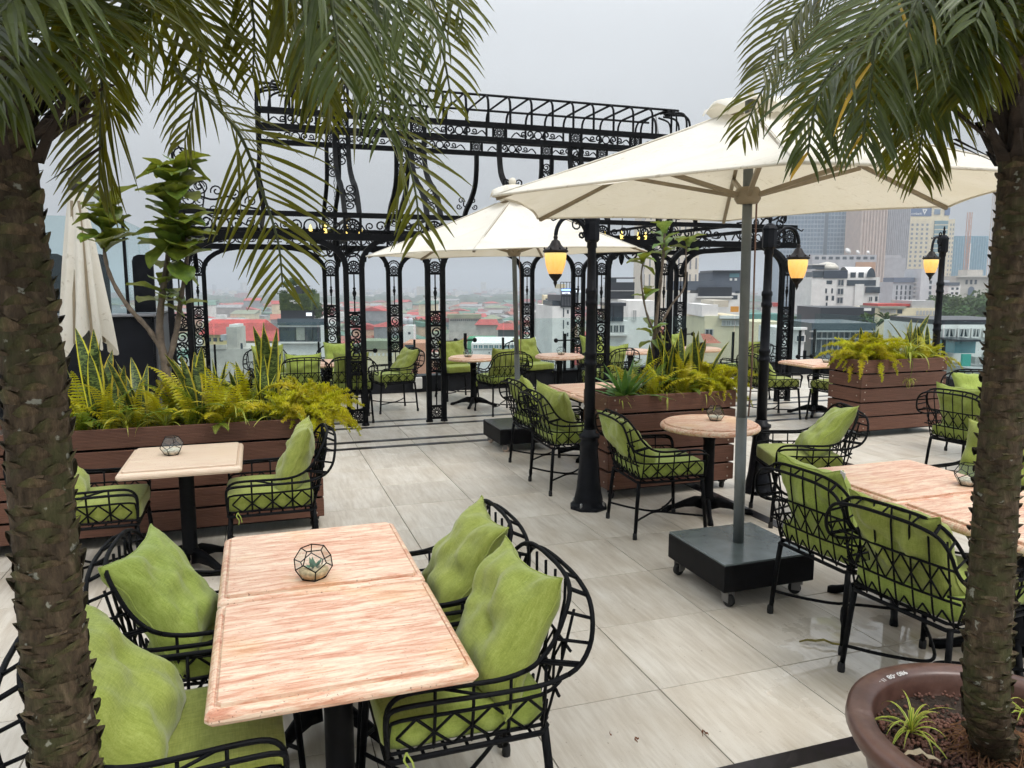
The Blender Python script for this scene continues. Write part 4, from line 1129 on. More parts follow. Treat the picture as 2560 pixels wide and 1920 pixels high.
planter(2.78, 4.03, 5.72, 6.24, .90, 'brown slatted planter in the middle behind the round table')
planter(6.76, 8.06, 7.13, 7.68, .94, 'brown slatted planter at the right in front of the skyline')

# ================================================================== glazed pot of the right palm
POT = NT('brown_glaze'); _c = POT.coord('Object'); _n = POT.noise(_c, 7, 5, .65); _n2 = POT.noise(_c, 40, 3, .6)
_col = POT.ramp(_n, [(.35, (.07, .032, .024)), (.6, (.13, .068, .052)), (.75, (.21, .14, .12))]); POT.base(POT.mix(POT.rng(_n2, .6, .7, 0, .4), _col, (.05, .025, .02))); POT.set(Roughness=.33); POT.bump(_n2, .15, .003); POT = POT.m
PCX, PCY, PZ = 2.09, 1.545, .50
pe = empty('plant_pot', (PCX, PCY, 0), 0, 'round brown glazed pot holding the right palm', 'pot')
m = MB(); m.lathe([(.24, 0.0), (.27, .02), (.33, .18), (.375, .33), (.395, .42), (.43, .44), (.445, .47), (.44, .50), (.425, .506), (.372, .504), (.362, .49), (.36, .44), (.35, .36)], 64); m.build('pot_body', POT, pe, True)
m = MB(); vs = [(0, 0, .445)]
for i in range(1, 9):
    for j in range(32):
        a = 2 * math.pi * j / 32; r = .357 * i / 8; vs.append((r * math.cos(a), r * math.sin(a), .435 + .02 * noise.noise(Vector((r * 9 * math.cos(a), r * 9 * math.sin(a), 2))) - .01 * (i / 8)))
m.add(vs, [(0, 1 + j, 1 + (j + 1) % 32) for j in range(32)] + [(1 + (i - 1) * 32 + j, 1 + i * 32 + j, 1 + i * 32 + (j + 1) % 32, 1 + (i - 1) * 32 + (j + 1) % 32) for i in range(1, 8) for j in range(32)])
m.build('soil', SOIL, pe, True)
CLAY = plain('clay_pebble', (.12, .052, .034), .8, var=.55, scale=22)
m = MB(); rs = random.Random(12); ph = (1 + 5 ** .5) / 2
IV = [Vector(v).normalized() for v in ((-1, ph, 0), (1, ph, 0), (-1, -ph, 0), (1, -ph, 0), (0, -1, ph), (0, 1, ph), (0, -1, -ph), (0, 1, -ph), (ph, 0, -1), (ph, 0, 1), (-ph, 0, -1), (-ph, 0, 1))]
IF = [(0, 11, 5), (0, 5, 1), (0, 1, 7), (0, 7, 10), (0, 10, 11), (1, 5, 9), (5, 11, 4), (11, 10, 2), (10, 7, 6), (7, 1, 8), (3, 9, 4), (3, 4, 2), (3, 2, 6), (3, 6, 8), (3, 8, 9), (4, 9, 5), (2, 4, 11), (6, 2, 10), (8, 6, 7), (9, 8, 1)]
for k in range(2600):
    a = rs.uniform(0, 6.28); r = .352 * math.sqrt(rs.uniform(.06, 1)); x, y = r * math.cos(a), r * math.sin(a)
    if noise.noise(Vector((x * 5, y * 5, 7))) < -.12 and rs.random() < .8: continue
    s = rs.uniform(.0045, .0085); z = .437 + .02 * noise.noise(Vector((x * 9, y * 9, 2))) + rs.uniform(0, .008)
    m.add([Vector((x, y, z)) + v * s * rs.uniform(.85, 1.1) for v in IV], IF)
o = m.build('clay_pebbles', CLAY, pe, True); o['kind'] = 'stuff'
CHALK = plain('chalk_white', (.75, .74, .72), .8)
for txt, da, sz in (('980 -08', 96, .030), ('11 -', 108, .022)):
    cu = bpy.data.curves.new('chalk_mark', 'FONT'); cu.body = txt; cu.size = sz; cu.extrude = .0003; cu.align_x = 'CENTER'; cu.shear = .3
    t_ = bpy.data.objects.new('chalk_mark', cu); COL.objects.link(t_); dg = bpy.context.evaluated_depsgraph_get(); me = bpy.data.meshes.new_from_object(t_.evaluated_get(dg)); bpy.data.objects.remove(t_); me.materials.append(CHALK)
    a = R(da); inst('chalk_mark', me, pe, (.385 * math.cos(a), .385 * math.sin(a), .5075), (0, 0, a + math.pi / 2))
# ================================================================== leaf materials
def m_leaf(name, dark, mid, light, trans=(.25, .28, .03), tw=.3, rough=.42, scale=6, rand=.15, hue=.02, kind='Object'):
    t = NT(name); co = t.coord(kind)
    n = t.noise(co, scale, 4, .6); n2 = t.noise(co, scale * 7, 3, .6)
    f = t.math('ADD', t.math('MULTIPLY', n, .7), t.math('MULTIPLY', n2, .3))
    c = t.ramp(f, [(.34, dark), (.5, mid), (.68, light)])
    h = t.new('ShaderNodeHueSaturation'); t.link(c, h.inputs['Color']); t.link(t.rng(objrand(t), 0, 1, 1 - rand, 1 + rand), h.inputs['Value']); t.link(t.rng(objrand(t), 0, 1, .5 - hue, .5 + hue), h.inputs['Hue'])
    t.base(h.outputs[0]); t.set(Roughness=rough, Specular_IOR_Level=.4)
    tl = t.new('ShaderNodeBsdfTranslucent'); tl.inputs[0].default_value = (*trans, 1); mx_ = t.new('ShaderNodeMixShader'); mx_.inputs[0].default_value = tw
    t.link(t.b.outputs[0], mx_.inputs[1]); t.link(tl.outputs[0], mx_.inputs[2]); t.link(mx_.outputs[0], t.out.inputs['Surface'])
    return t.m
SN_EDGE = m_leaf('snake_margin', (.42, .36, .02), (.58, .50, .04), (.66, .60, .10), (.6, .5, .05), .2, rough=.5)
def m_snake():
    t = NT('snake_banding'); n = t.noise(t.coord('Object', (14, 14, 46)), 1.0, 4, .6, 1.2)
    c = t.ramp(n, [(.40, (.012, .026, .010)), (.50, (.05, .085, .022)), (.60, (.16, .21, .05))]); t.base(c); t.set(Roughness=.42, Specular_IOR_Level=.4); return t.m
SN_MID = m_snake()
FERN_Y = m_leaf('fern_yellow', (.17, .18, .006), (.42, .40, .012), (.66, .56, .02), (.6, .55, .02), .3)
FERN_G = m_leaf('fern_green', (.045, .09, .008), (.12, .19, .015), (.28, .33, .03), (.35, .4, .02), .3)
FOX = m_leaf('foxtail_yellow', (.22, .23, .004), (.46, .44, .010), (.68, .60, .02), (.65, .6, .02), .35)
SPID = m_leaf('spider_edge', (.38, .38, .04), (.55, .53, .08), (.7, .67, .16), (.6, .6, .1), .25)
SPIDG = m_leaf('spider_mid', (.06, .12, .01), (.14, .23, .02), (.25, .33, .04), (.3, .4, .03), .25)
AGAVE = m_leaf('agave_green', (.03, .085, .022), (.07, .16, .04), (.15, .26, .08), (.2, .35, .05), .18, rough=.38)
FIGL = m_leaf('fig_leaf', (.035, .070, .010), (.085, .135, .018), (.20, .24, .035), (.35, .38, .03), .22, rough=.38, scale=9)
FIGL2 = m_leaf('fig_leaf_pale', (.07, .15, .035), (.15, .25, .07), (.30, .40, .15), (.4, .5, .08), .22, rough=.38, scale=9)
BARK = plain('fig_bark', (.13, .10, .075), .85, var=.45, scale=14, bump=.5, bscale=40)

def blade_mesh(name, L, w, mats, bend=.1, cols=((-1, 0), (-.74, 1), (0, 1), (.74, 0), (1, 0)), twist=.25, n=8, prof=None, fold=.25):
    """upright strap leaf along +Z, bending towards +X; cols: position across and the material slot of the strip to its right"""
    m = MB(); vs = []; prof = prof or (lambda u: (min(1, (u + .25) * 1.3) * (1 - u ** 3.0)) ** .8)
    for i in range(n + 1):
        u = i / n; ww = w / 2 * max(.02, prof(u)); tw = twist * u; cx = bend * L * u * u
        for (c, _s) in cols:
            a = c * ww; dx = -fold * abs(c) * ww
            vs.append((cx - (math.sin(tw) * a) + dx, math.cos(tw) * a, L * u * (1 - .25 * abs(bend) * u)))
    k = len(cols); base = len(m.v); m.v += vs
    for i in range(n):
        for j in range(k - 1):
            m.cur = cols[j][1]; m.face((base + i * k + j, base + i * k + j + 1, base + (i + 1) * k + j + 1, base + (i + 1) * k + j))
    return m.mesh(name, mats, True)
SNB = [blade_mesh('leaf', 1.0, .19, [SN_EDGE, SN_MID], b_, twist=t_) for b_, t_ in ((.06, .5), (.12, -.6), (.0, .9), (.18, .3))]
def arch_leaf(name, L, w, mats, cols, drop=1.0, n=9, rise=.9):
    m = MB(); vs = []; k = len(cols)
    for i in range(n + 1):
        u = i / n; a = rise - (rise + drop) * u ** 1.2
        if i == 0: x, z = 0, 0
        else: x += math.cos(a) * L / n; z += math.sin(a) * L / n
        ww = w / 2 * (min(1, u * 5 + .4)) * (1 - u ** 2.2) + .0004
        for (c, _s) in cols: vs.append((x, c * ww, z - (.35 * ww * (1 - abs(c)))))
    m.v += vs
    for i in range(n):
        for j in range(k - 1): m.cur = cols[j][1]; m.face((i * k + j, i * k + j + 1, (i + 1) * k + j + 1, (i + 1) * k + j))
    return m.mesh(name, mats, True)
SPL = [arch_leaf('leaf', .32, .017, [SPID, SPIDG], ((-1, 0), (-.5, 1), (.5, 0), (1, 0)), d_, rise=r_) for d_, r_ in ((.9, 1.1), (.5, .8), (1.3, 1.2))]
def fern_frond(mat, L, w, drop, np_=22, rise=1.0, seed=0):
    m = MB(); rs = random.Random(seed); pts = []; x = z = 0
    for i in range(np_ + 1):
        u = i / np_; a = rise - (rise + drop) * u ** 1.3; pts.append((x, z, a)); x += math.cos(a) * L / np_; z += math.sin(a) * L / np_
    m.tube([(p[0], 0, p[1]) for p in pts], [.0022] * np_ + [.0008], 3)
    for i in range(1, np_ + 1):
        u = i / np_; pl = w * (math.sin(math.pi * min(1, u * .86 + .14)) ** .7); px, pz, a = pts[i]
        for s in (-1, 1):
            f = rs.uniform(.1, .35); tip = Vector((px + pl * f, s * pl, pz - pl * .22)); h = L / np_ * .42
            t0 = Vector((math.cos(a), 0, math.sin(a))) * h; b0 = Vector((px, 0, pz)); mid = b0.lerp(tip, .55) + Vector((0, 0, pl * .1))
            m.add([b0 - t0 * .6, b0 + t0 * .6, mid + t0 * .8, tip, mid - t0 * .8], [(0, 1, 2, 4), (4, 2, 3)])
    return m.mesh('frond', mat)
FRN = [fern_frond(mm_, L_, .042, d_, seed=s_, rise=r_) for s_, (mm_, L_, d_, r_) in enumerate(((FERN_Y, .34, .5, 1.1), (FERN_Y, .28, .9, .9), (FERN_G, .32, .6, 1.0), (FERN_Y, .38, .1, 1.3), (FERN_G, .26, 1.0, .8)))]
def fox_plume(L, drop, rise, seed, r=.036):
    m = MB(); rs = random.Random(seed); N = 30; x = z = y = 0; pts = []
    for i in range(N + 1):
        u = i / N; a = rise - (rise + drop) * u ** 1.2; pts.append(Vector((x, y, z))); x += math.cos(a) * L / N; z += math.sin(a) * L / N; y += rs.uniform(-.002, .002)
    m.tube(pts, .0018, 3)
    for i in range(3, N + 1):
        u = i / N; rr = r * (math.sin(math.pi * min(1, u * .8 + .16)) ** .6) + .004
        for q in range(13):
            d = Vector((rs.gauss(.25, .6), rs.gauss(0, 1), rs.gauss(.1, 1))).normalized(); s = d.cross(Vector((rs.random(), rs.random(), rs.random()))).normalized() * .0030
            b0 = pts[i] + Vector((rs.uniform(-.005, .005), 0, 0)); l = rr * rs.uniform(.6, 1.15)
            m.add([b0 - s, b0 + s, b0 + d * l * .7 + s, b0 + d * l], [(0, 1, 2), (0, 2, 3)])
    return m.mesh('plume', FOX)
FXP = [fox_plume(.34, .6, .9, 1), fox_plume(.42, 1.0, .7, 2), fox_plume(.28, .2, 1.2, 3), fox_plume(.38, 1.3, .5, 4)]
AGL = [blade_mesh('leaf', 1.0, .17, AGAVE, b_, ((-1, 0), (-.5, 0), (0, 0), (.5, 0), (1, 0)), tw_, prof=lambda u: (min(1, u * 1.6 + .45)) * (1 - u ** 2.4) ** .9, fold=-.35) for b_, tw_ in ((.15, .1), (.45, -.15))]
def leafobj(me, parent, loc, yaw, tilt, s, roll=0):
    o = inst('leaf' if me.name.startswith('leaf') else me.name.split('.')[0], me, parent, loc); o.rotation_euler = (Matrix.Rotation(yaw, 3, 'Z') @ Matrix.Rotation(tilt, 3, 'Y') @ Matrix.Rotation(roll, 3, 'Z')).to_euler(); o.scale = s if isinstance(s, tuple) else (s, s, s); return o
PR = random.Random(99)
def snake(x, y, z, n, H, label, group):
    e = empty('snake_plant', (x, y, z), 0, label, 'snake plant', group)
    for i in range(n):
        a = PR.uniform(0, 6.28); h = H * PR.uniform(.55, 1.0) if i else H
        leafobj(PR.choice(SNB), e, (PR.uniform(-.05, .05), PR.uniform(-.05, .05), -.04), a, PR.uniform(-.05, .34), (h, h * PR.uniform(.75, 1.0) if h > .3 else h, h))
def fern(x, y, z, n, label, group, s=1.0, fwd=None):
    e = empty('sword_fern', (x, y, z), 0, label, 'fern', group)
    for i in range(n):
        a = 2 * math.pi * i / n + PR.uniform(-.4, .4); leafobj(PR.choice(FRN), e, (PR.uniform(-.03, .03), PR.uniform(-.03, .03), -.02), a, PR.uniform(-.85, .2), s * PR.uniform(.8, 1.45), )
def foxtail(x, y, z, n, label, group, s=1.0, dirs=None):
    e = empty('foxtail_fern', (x, y, z), 0, label, 'fern', group)
    for i in range(n):
        a = PR.uniform(0, 6.28) if dirs is None else R(PR.uniform(*dirs)); leafobj(PR.choice(FXP), e, (PR.uniform(-.04, .04), PR.uniform(-.04, .04), -.02), a, PR.uniform(-.9, .25), s * PR.uniform(.65, 1.2), PR.uniform(-.3, .3))
def spider(x, y, z, n, label, group, s=1.0, tilt=(-.7, .4)):
    e = empty('spider_plant', (x, y, z), 0, label, 'spider plant', group)
    for i in range(n): leafobj(PR.choice(SPL), e, (0, 0, 0), PR.uniform(0, 6.28), PR.uniform(*tilt), s * PR.uniform(.6, 1.15))
    return e

# ---- long left planter
GZ = .81; g1 = 'plants of the long left planter'
def px_(vx, Y=6.05): return atY(vx, 880, Y).x
for vx, Y, n, H, lb in ((198, 5.98, 3, .66, 'tallest snake plant, below the closed parasol'), (262, 6.08, 4, .52, 'snake plant with three dark blades left of the fig trunk'), (305, 5.98, 4, .50, 'snake plant just left of the fig trunk in the left planter'), (436, 5.95, 6, .55, 'broad snake plant in the centre of the left planter'), (462, 6.12, 4, .45, 'snake plant behind the broad one in the left planter'), (575, 5.98, 5, .52, 'dark snake plant near the right end of the left planter'), (592, 6.1, 4, .68, 'tall snake plant near the right end of the left planter'), (520, 6.15, 4, .42, 'leaning snake plant behind the ferns of the left planter'), (110, 6.05, 4, .5, 'snake plant behind the left palm trunk')):
    snake(px_(vx, Y), Y, GZ, n + 4, H * 1.2, lb, g1)
for i_, (vx, Y) in enumerate(sorted(((170, 5.9), (215, 6.1), (240, 5.86), (290, 5.9), (345, 5.92), (372, 6.1), (415, 5.88), (400, 6.15), (490, 5.86), (505, 6.08), (535, 5.95), (560, 6.15), (130, 5.95), (90, 5.9), (465, 5.84), (320, 6.1)))):
    fern(px_(vx, Y), Y, GZ, 15, 'yellow-green sword fern, %s from the left in the left planter' % ORD[i_], g1, PR.uniform(.85, 1.15))
for vx, Y, s, w_ in ((625, 5.9, 1.0, 'leftmost'), (655, 6.05, 1.1, 'in the middle'), (678, 5.9, 1.05, 'at the front corner'), (690, 6.1, 1.15, 'farthest right'), (648, 6.2, 1.1, 'at the back')):
    foxtail(px_(vx, Y), Y, GZ, 30, 'feathery yellow foxtail fern, %s of those at the left planter\'s right end' % w_, g1, s)
for vx, Y, s, w_ in ((355, 5.84, 1.0, 'below the fig trunk'), (505, 5.84, 1.1, 'right of the pale table'), (600, 5.84, 1.0, 'beside the foxtail ferns'), (270, 5.83, .9, 'behind the pale table')):
    spider(px_(vx, Y), Y, GZ + .02, 18, 'striped spider plant at the front of the left planter, ' + w_, g1, s)
foxtail(.40, 5.80, .80, 5, 'small foxtail sprig hanging down the front of the left planter', g1, .6, (-120, -60))
# ---- middle planter
GZ = .86; g2 = 'plants of the middle planter'
e = empty('agave', (3.02, 5.90, GZ), 0, 'spiky green agave at the left end of the middle planter', 'agave')
for i in range(22):
    u = i / 22; leafobj(PR.choice(AGL), e, (0, 0, -.02), i * 2.4, .15 + 1.15 * u + PR.uniform(-.1, .1), PR.uniform(.36, .48))
for X, Y, n, H, lb in ((3.50, 5.98, 4, .62, 'tall snake plant in the centre of the middle planter'), (3.68, 6.05, 5, .60, 'snake plant right of centre in the middle planter'), (3.80, 5.95, 4, .56, 'leaning snake plant at the right of the middle planter'), (3.35, 6.1, 3, .45, 'short snake plant behind the agave')): snake(X, Y, GZ, n + 3, H * 1.15, lb, g2)
for X, Y, w_ in ((3.28, 5.88, 'next to the agave'), (3.42, 6.05, 'behind the young fig stem'), (3.55, 5.85, 'at the front centre'), (3.66, 5.92, 'under the snake plants'), (3.2, 6.1, 'behind the agave')): fern(X, Y, GZ, 13, 'dense yellow-green fern in the middle planter, ' + w_, g2, PR.uniform(.9, 1.1))
for X, Y, s, w_ in ((3.84, 5.90, 1.0, 'innermost in front'), (3.95, 6.0, 1.1, 'outermost'), (3.98, 5.86, 1.0, 'at the front corner'), (3.86, 6.1, 1.0, 'at the back')): foxtail(X, Y, GZ, 30, 'yellow foxtail fern at the right end of the middle planter, ' + w_, g2, s)
spider(3.36, 5.78, GZ, 12, 'small spider plant drooping over the front of the middle planter', g2, .75, (-.2, .7)); spider(3.74, 5.78, GZ, 12, 'spider plant hanging at the right front of the middle planter', g2, .7, (-.2, .7))
spider(2.93, 5.80, GZ, 10, 'spider plant below the agave of the middle planter', g2, .7, (0, .8))
# ---- right planter
GZ = .90; g3 = 'plants of the right planter'
for X, Y, n, H, lb in ((7.16, 7.5, 5, .46, 'snake plant at the left of the right planter'), (7.34, 7.52, 4, .42, 'short snake plant left of centre in the right planter'), (7.78, 7.45, 6, .62, 'tall snake plant at the right of the right planter'), (7.94, 7.42, 5, .52, 'snake plant at the right end of the right planter')): snake(X, Y, GZ, n + 2, H * 1.05, lb, g3)
for i_, (X, Y, s) in enumerate(((6.90, 7.35, 1.15), (6.95, 7.5, 1.2), (7.05, 7.42, 1.2), (7.10, 7.28, 1.15), (7.25, 7.35, 1.1), (7.95, 7.52, 1.1), (8.0, 7.35, .8))): foxtail(X, Y, GZ, 30, 'feathery foxtail fern, %s from the left in the right planter' % ORD[i_], g3, s)
for X, Y, w_ in ((7.45, 7.45, 'left'), (7.62, 7.5, 'middle'), (7.85, 7.3, 'right')): fern(X, Y, GZ, 9, w_ + ' one of three yellow ferns in the right planter', g3, .9)
spider(7.55, 7.25, GZ + .02, 34, 'large striped spider plant at the front of the right planter', g3, 1.5, (-.9, .2))
p = Vector((7.44, 7.085, .70)); e = spider(p.x, p.y, p.z, 22, 'spider plantlet dangling on the front of the right planter', g3, .45, (.2, 1.8))
m = MB(); m.tube(smoothpath([(0, 0, 0), (.0, -.02, .12), (.01, .0, .22), (.03, .1, .24)], 4), .003, 4); m.build('runner', SPIDG, e)

# ================================================================== fiddle-leaf figs
def fig_leaf(mat, seed):
    m = MB(); rs = random.Random(seed); n = 9; cols = (-1, -.5, 0, .5, 1); vs = []
    for i in range(n + 1):
        u = i / n; w = .5 * (math.sin(math.pi * min(1, (.1 + .9 * u))) ** .55) * (.62 + .5 * u - .18 * math.sin(u * 7)) if u < 1 else .06
        for c in cols: vs.append((u - .0, c * w * .8, -.35 * u * u + .10 * abs(c) * math.sin(u * 3) + .035 * math.sin(u * 14 + 3 * c + seed) * abs(c) - .05 * (1 - abs(c))))
    m.v += vs; k = 5
    for i in range(n):
        for j in range(4): m.face((i * k + j, i * k + j + 1, (i + 1) * k + j + 1, (i + 1) * k + j))
    return m.mesh('leaf', mat, True)
def fig(name_loc, stems, clusters, mats, label, lr=.2):
    x, y, z = name_loc; e = empty('fiddle_leaf_fig', name_loc, 0, label, 'fig tree'); LM = [fig_leaf(mt, s) for s in (1, 2, 3) for mt in mats]
    for P, r0, r1 in stems:
        pts = smoothpath([Vector(p) - Vector(name_loc) for p in P], 5); k = len(pts); m = MB(); m.tube(pts, [r0 + (r1 - r0) * i / (k - 1) + .002 * math.sin(i * 2.1) for i in range(k)], 8); m.build('stem', BARK, e, True)
    for (P, Q, n, s) in clusters:
        P, Q = Vector(P) - Vector(name_loc), Vector(Q) - Vector(name_loc)
        for i in range(n):
            u = (i + .5) / n; p = P.lerp(Q, u); a = i * 2.4 + PR.uniform(-.4, .4); leafobj(PR.choice(LM), e, p, a, PR.uniform(-1.05, -.25) + (.7 if PR.random() < .2 else 0), s * PR.uniform(.8, 1.25), PR.uniform(-.2, .2))
    return e
Y = 6.15; A_ = lambda vx, vy, Y_=Y: tuple(atY(vx, vy, Y_))
fig(A_(362, 868), [([A_(362, 868), A_(357, 790), A_(345, 720), A_(350, 640), A_(362, 560), A_(372, 440), A_(378, 350)], .034, .012), ([A_(362, 790), A_(380, 720), A_(392, 640), A_(404, 560), A_(400, 500)], .024, .010), ([A_(352, 760), A_(320, 710), A_(275, 660), A_(240, 600), A_(225, 540), A_(222, 440)], .020, .010)],
    [(A_(372, 575), A_(378, 345), 56, .225), (A_(400, 560), A_(398, 480), 9, .21), (A_(228, 545), A_(222, 425), 26, .21), (A_(352, 660), A_(350, 600), 9, .19), (A_(392, 660), A_(392, 650), 2, .18)], [FIGL], 'fiddle-leaf fig with stacked dark leaves rising from the left planter')
Y = 6.05
fig(A_(1408, 862), [([A_(1408, 862), A_(1410, 760), A_(1418, 690), A_(1432, 560), A_(1436, 500), A_(1438, 480)], .022, .007), ([A_(1415, 720), A_(1395, 670), A_(1385, 600), A_(1392, 560)], .012, .006), ([A_(1413, 730), A_(1450, 660), A_(1478, 620), A_(1482, 545), A_(1485, 520)], .012, .006)],
    [(A_(1434, 560), A_(1436, 485), 10, .15), (A_(1485, 545), A_(1487, 510), 7, .155), (A_(1390, 575), A_(1386, 555), 6, .155), (A_(1392, 650), A_(1396, 625), 4, .14), (A_(1412, 745), A_(1404, 705), 7, .135)], [FIGL2, FIGL], 'young fiddle-leaf fig with pale sparse leaves in the middle planter')
# ================================================================== pygmy date palms
def m_palm(name, dark, mid, light, trans, tw):
    t = NT(name); co = t.coord('Object'); n = t.noise(co, 3.5, 3, .6); n2 = t.noise(co, 22, 3, .6)
    f = t.math('ADD', t.math('MULTIPLY', n, .65), t.math('MULTIPLY', n2, .35))
    c = t.ramp(f, [(.36, dark), (.5, mid), (.66, light)]); t.base(c); t.set(Roughness=.36, Specular_IOR_Level=.45)
    tl = t.new('ShaderNodeBsdfTranslucent'); tl.inputs[0].default_value = (*trans, 1); mx_ = t.new('ShaderNodeMixShader'); mx_.inputs[0].default_value = tw
    t.link(t.b.outputs[0], mx_.inputs[1]); t.link(tl.outputs[0], mx_.inputs[2]); t.link(mx_.outputs[0], t.out.inputs['Surface'])
    return t.m
PAL = m_palm('palm_leaflet', (.012, .020, .003), (.032, .050, .006), (.070, .090, .012), (.34, .32, .010), .30)
PAL2 = m_palm('palm_leaflet_silver', (.018, .032, .006), (.050, .074, .014), (.105, .135, .036), (.18, .22, .02), .2)
PALY = m_palm('palm_leaflet_yellow', (.40, .25, .02), (.55, .36, .03), (.60, .42, .05), (.7, .4, .03), .3)
RACH = plain('palm_rachis', (.05, .065, .018), .5, var=.3, scale=20)
FR_ = random.Random(31)
def frond(parent, ctrl, L, mat, w=.0056, n=46, droop=.9, org=Vector((0, 0, 0)), t0=.12, ang=(62, 34), yellow=0):
    P = smoothpath([Vector(c) - org for c in ctrl], 12); N = len(P)
    # arc length
    D = [0]
    for i in range(1, N): D.append(D[-1] + (P[i] - P[i - 1]).length)
    tot = D[-1]
    def pt(s):
        s *= tot
        for i in range(1, N):
            if D[i] >= s: q = (s - D[i - 1]) / max(1e-6, D[i] - D[i - 1]); return P[i - 1].lerp(P[i], q), (P[i] - P[i - 1]).normalized()
        return P[-1], (P[-1] - P[-2]).normalized()
    mats = [mat, PALY]
    m = MB(); pend = Vector((0, 0, -1))
    for i in range(n):
        u = t0 + (1 - t0) * i / (n - 1); p, t = pt(u)
        ref = Vector((0, 0, 1)) - _fw * (1.3 * t.z * t.z); upv = (ref - t * ref.dot(t)).normalized(); sd = t.cross(upv).normalized()
        ll = L * (math.sin(math.pi * (.16 + .76 * u)) ** .7) * FR_.uniform(.88, 1.1)
        if u > .97: ll *= .8
        an = R(ang[0] + (ang[1] - ang[0]) * u)
        for s in (-1, 1):
            d = (sd * s * math.sin(an) + t * math.cos(an) + upv * FR_.uniform(.05, .32)).normalized(); d = (d + Vector((FR_.gauss(0, .06), FR_.gauss(0, .06), FR_.gauss(0, .06)))).normalized()
            wd = d.cross(upv); wd = (wd if wd.length > .1 else sd.cross(d)).normalized()
            q = p.copy(); seg = 5; prev = None; wi = w * FR_.uniform(.8, 1.15)
            m.cur = 1 if FR_.random() < yellow else 0
            for k in range(seg + 1):
                v = k / seg; ww = wi * (.35 + 1.3 * v if v < .35 else 1.0) * (1 - v ** 2.6) + .0006; ww = min(ww, wi)
                nn = wd.cross(d).normalized()
                row = [q - wd * ww + nn * ww * .35, q, q + wd * ww + nn * ww * .35]
                b0 = len(m.v); m.v += [tuple(r_) for r_ in row]
                if prev is not None:
                    m.face((prev, prev + 1, b0 + 1, b0)); m.face((prev + 1, prev + 2, b0 + 2, b0 + 1))
                prev = b0
                q = q + d * (ll / seg); d = (d + pend * droop * .36 * (v + .25)).normalized(); wd = (wd - d * wd.dot(d)).normalized()
    m.cur = 0
    fo = m.build('frond', mats, parent)
    m = MB(); k = len(P); m.tube(P, [.008 * (1 - .85 * i / (k - 1)) + .0012 for i in range(k)], 5); m.build('rachis', RACH, fo, True)
    return fo
def m_trunk():
    t = NT('palm_trunk'); co = t.coord('Object'); n = t.noise(co, 9, 5, .65); n2 = t.noise(t.coord('Object', (30, 30, 8)), 1.5, 4, .7); n3 = t.noise(co, 34, 3, .5)
    c = t.ramp(n2, [(.3, (.028, .020, .012)), (.55, (.080, .056, .034)), (.75, (.17, .125, .08))]); c = t.mix(t.rng(n, .46, .60, 0, .6), c, (.050, .060, .018)); hv = t.new('ShaderNodeHueSaturation'); t.link(c, hv.inputs['Color']); t.link(t.rng(objrand(t), 0, 1, .6, 1.45), hv.inputs['Value']); c = hv.outputs[0]; c = t.mix(t.rng(n3, .66, .70, 0, .75), c, (.27, .27, .22))
    t.base(c); t.set(Roughness=.85, Specular_IOR_Level=.2); t.bump(t.math('ADD', n2, n3), .7, .012); return t.m
TRUNKM = m_trunk()
# leaf-base stub: a wide scale with a pointed lip and a dark hollow above it
m = MB(); rows = []
for (out, z, w) in ((.001, -.016, .70), (.005, -.011, .68), (.009, -.003, .58), (.0125, .004, .36), (.0155, .010, .08)):
    rows.append([(.068 * math.cos(a) + out * max(0, math.cos(a * 1.25)) ** .6, .068 * math.sin(a), z - .006 * (a / .7) ** 2 * (out > .005)) for a in [w * q for q in (-1, -.6, -.25, 0, .25, .6, 1)]])
m.loft(rows, closed=False)
rows2 = [rows[-1], [(.069 * math.cos(a), .069 * math.sin(a), .006 - .004 * abs(a)) for a in [.30 * q for q in (-1, -.6, -.25, 0, .25, .6, 1)]], [(.062 * math.cos(a), .062 * math.sin(a), .016) for a in [.42 * q for q in (-1, -.6, -.25, 0, .25, .6, 1)]]]
m.loft(rows2, closed=False); STUB = m.mesh('leaf_base', TRUNKM)
def palm(path, r, label, stub_top, seed, spiky=1.0, crown=None, nmax=290):
    base = Vector(path[0]); e = empty('palm_tree', base, 0, label, 'palm'); rs = random.Random(seed)
    P = smoothpath([Vector(p) - base for p in path], 24); N = len(P)
    m = MB(); n = 28; rows = []
    for i, p in enumerate(P):
        u = i / (N - 1); rr = r * (1.10 - .16 * u) if u > .02 else r * 1.2
        rows.append([p + Vector(((rr + .004 * noise.noise(Vector((math.cos(a) * 2, math.sin(a) * 2, p.z * 22)))) * math.cos(a), (rr + .004 * noise.noise(Vector((math.cos(a) * 2, math.sin(a) * 2, p.z * 22 + 5)))) * math.sin(a), 0)) for a in [2 * math.pi * j / n for j in range(n)]])
    m.loft(rows, caps=True); m.build('trunk', TRUNKM, e, True)
    H = P[-1].z; k = 0; z = .02
    step = max(.0062, (min(stub_top - base.z, H) - .02) / nmax)
    while z < min(stub_top - base.z, H) and k < nmax:
        u = z / H; i = min(N - 2, int(u * (N - 1))); c = P[i].lerp(P[i + 1], u * (N - 1) - i)
        for i2 in range(N - 1):
            if P[i2 + 1].z >= z: q = (z - P[i2].z) / max(1e-6, P[i2 + 1].z - P[i2].z); c = P[i2].lerp(P[i2 + 1], q); break
        rr = r * (1.10 - .16 * u) / .068; s = rs.uniform(.85, 1.2)
        o = inst('leaf_base', STUB, e, c, (rs.uniform(-.08, .08), rs.uniform(-.12, .05), k * 2.39996 + rs.uniform(-.15, .15)), (rr * rs.uniform(.93, 1.05), rr * rs.uniform(.8, 1.15), rr * s * spiky * rs.uniform(.7, 1.3))); k += 1; z += step
    return e
VC = lambda L_: [at(*q) for q in L_]
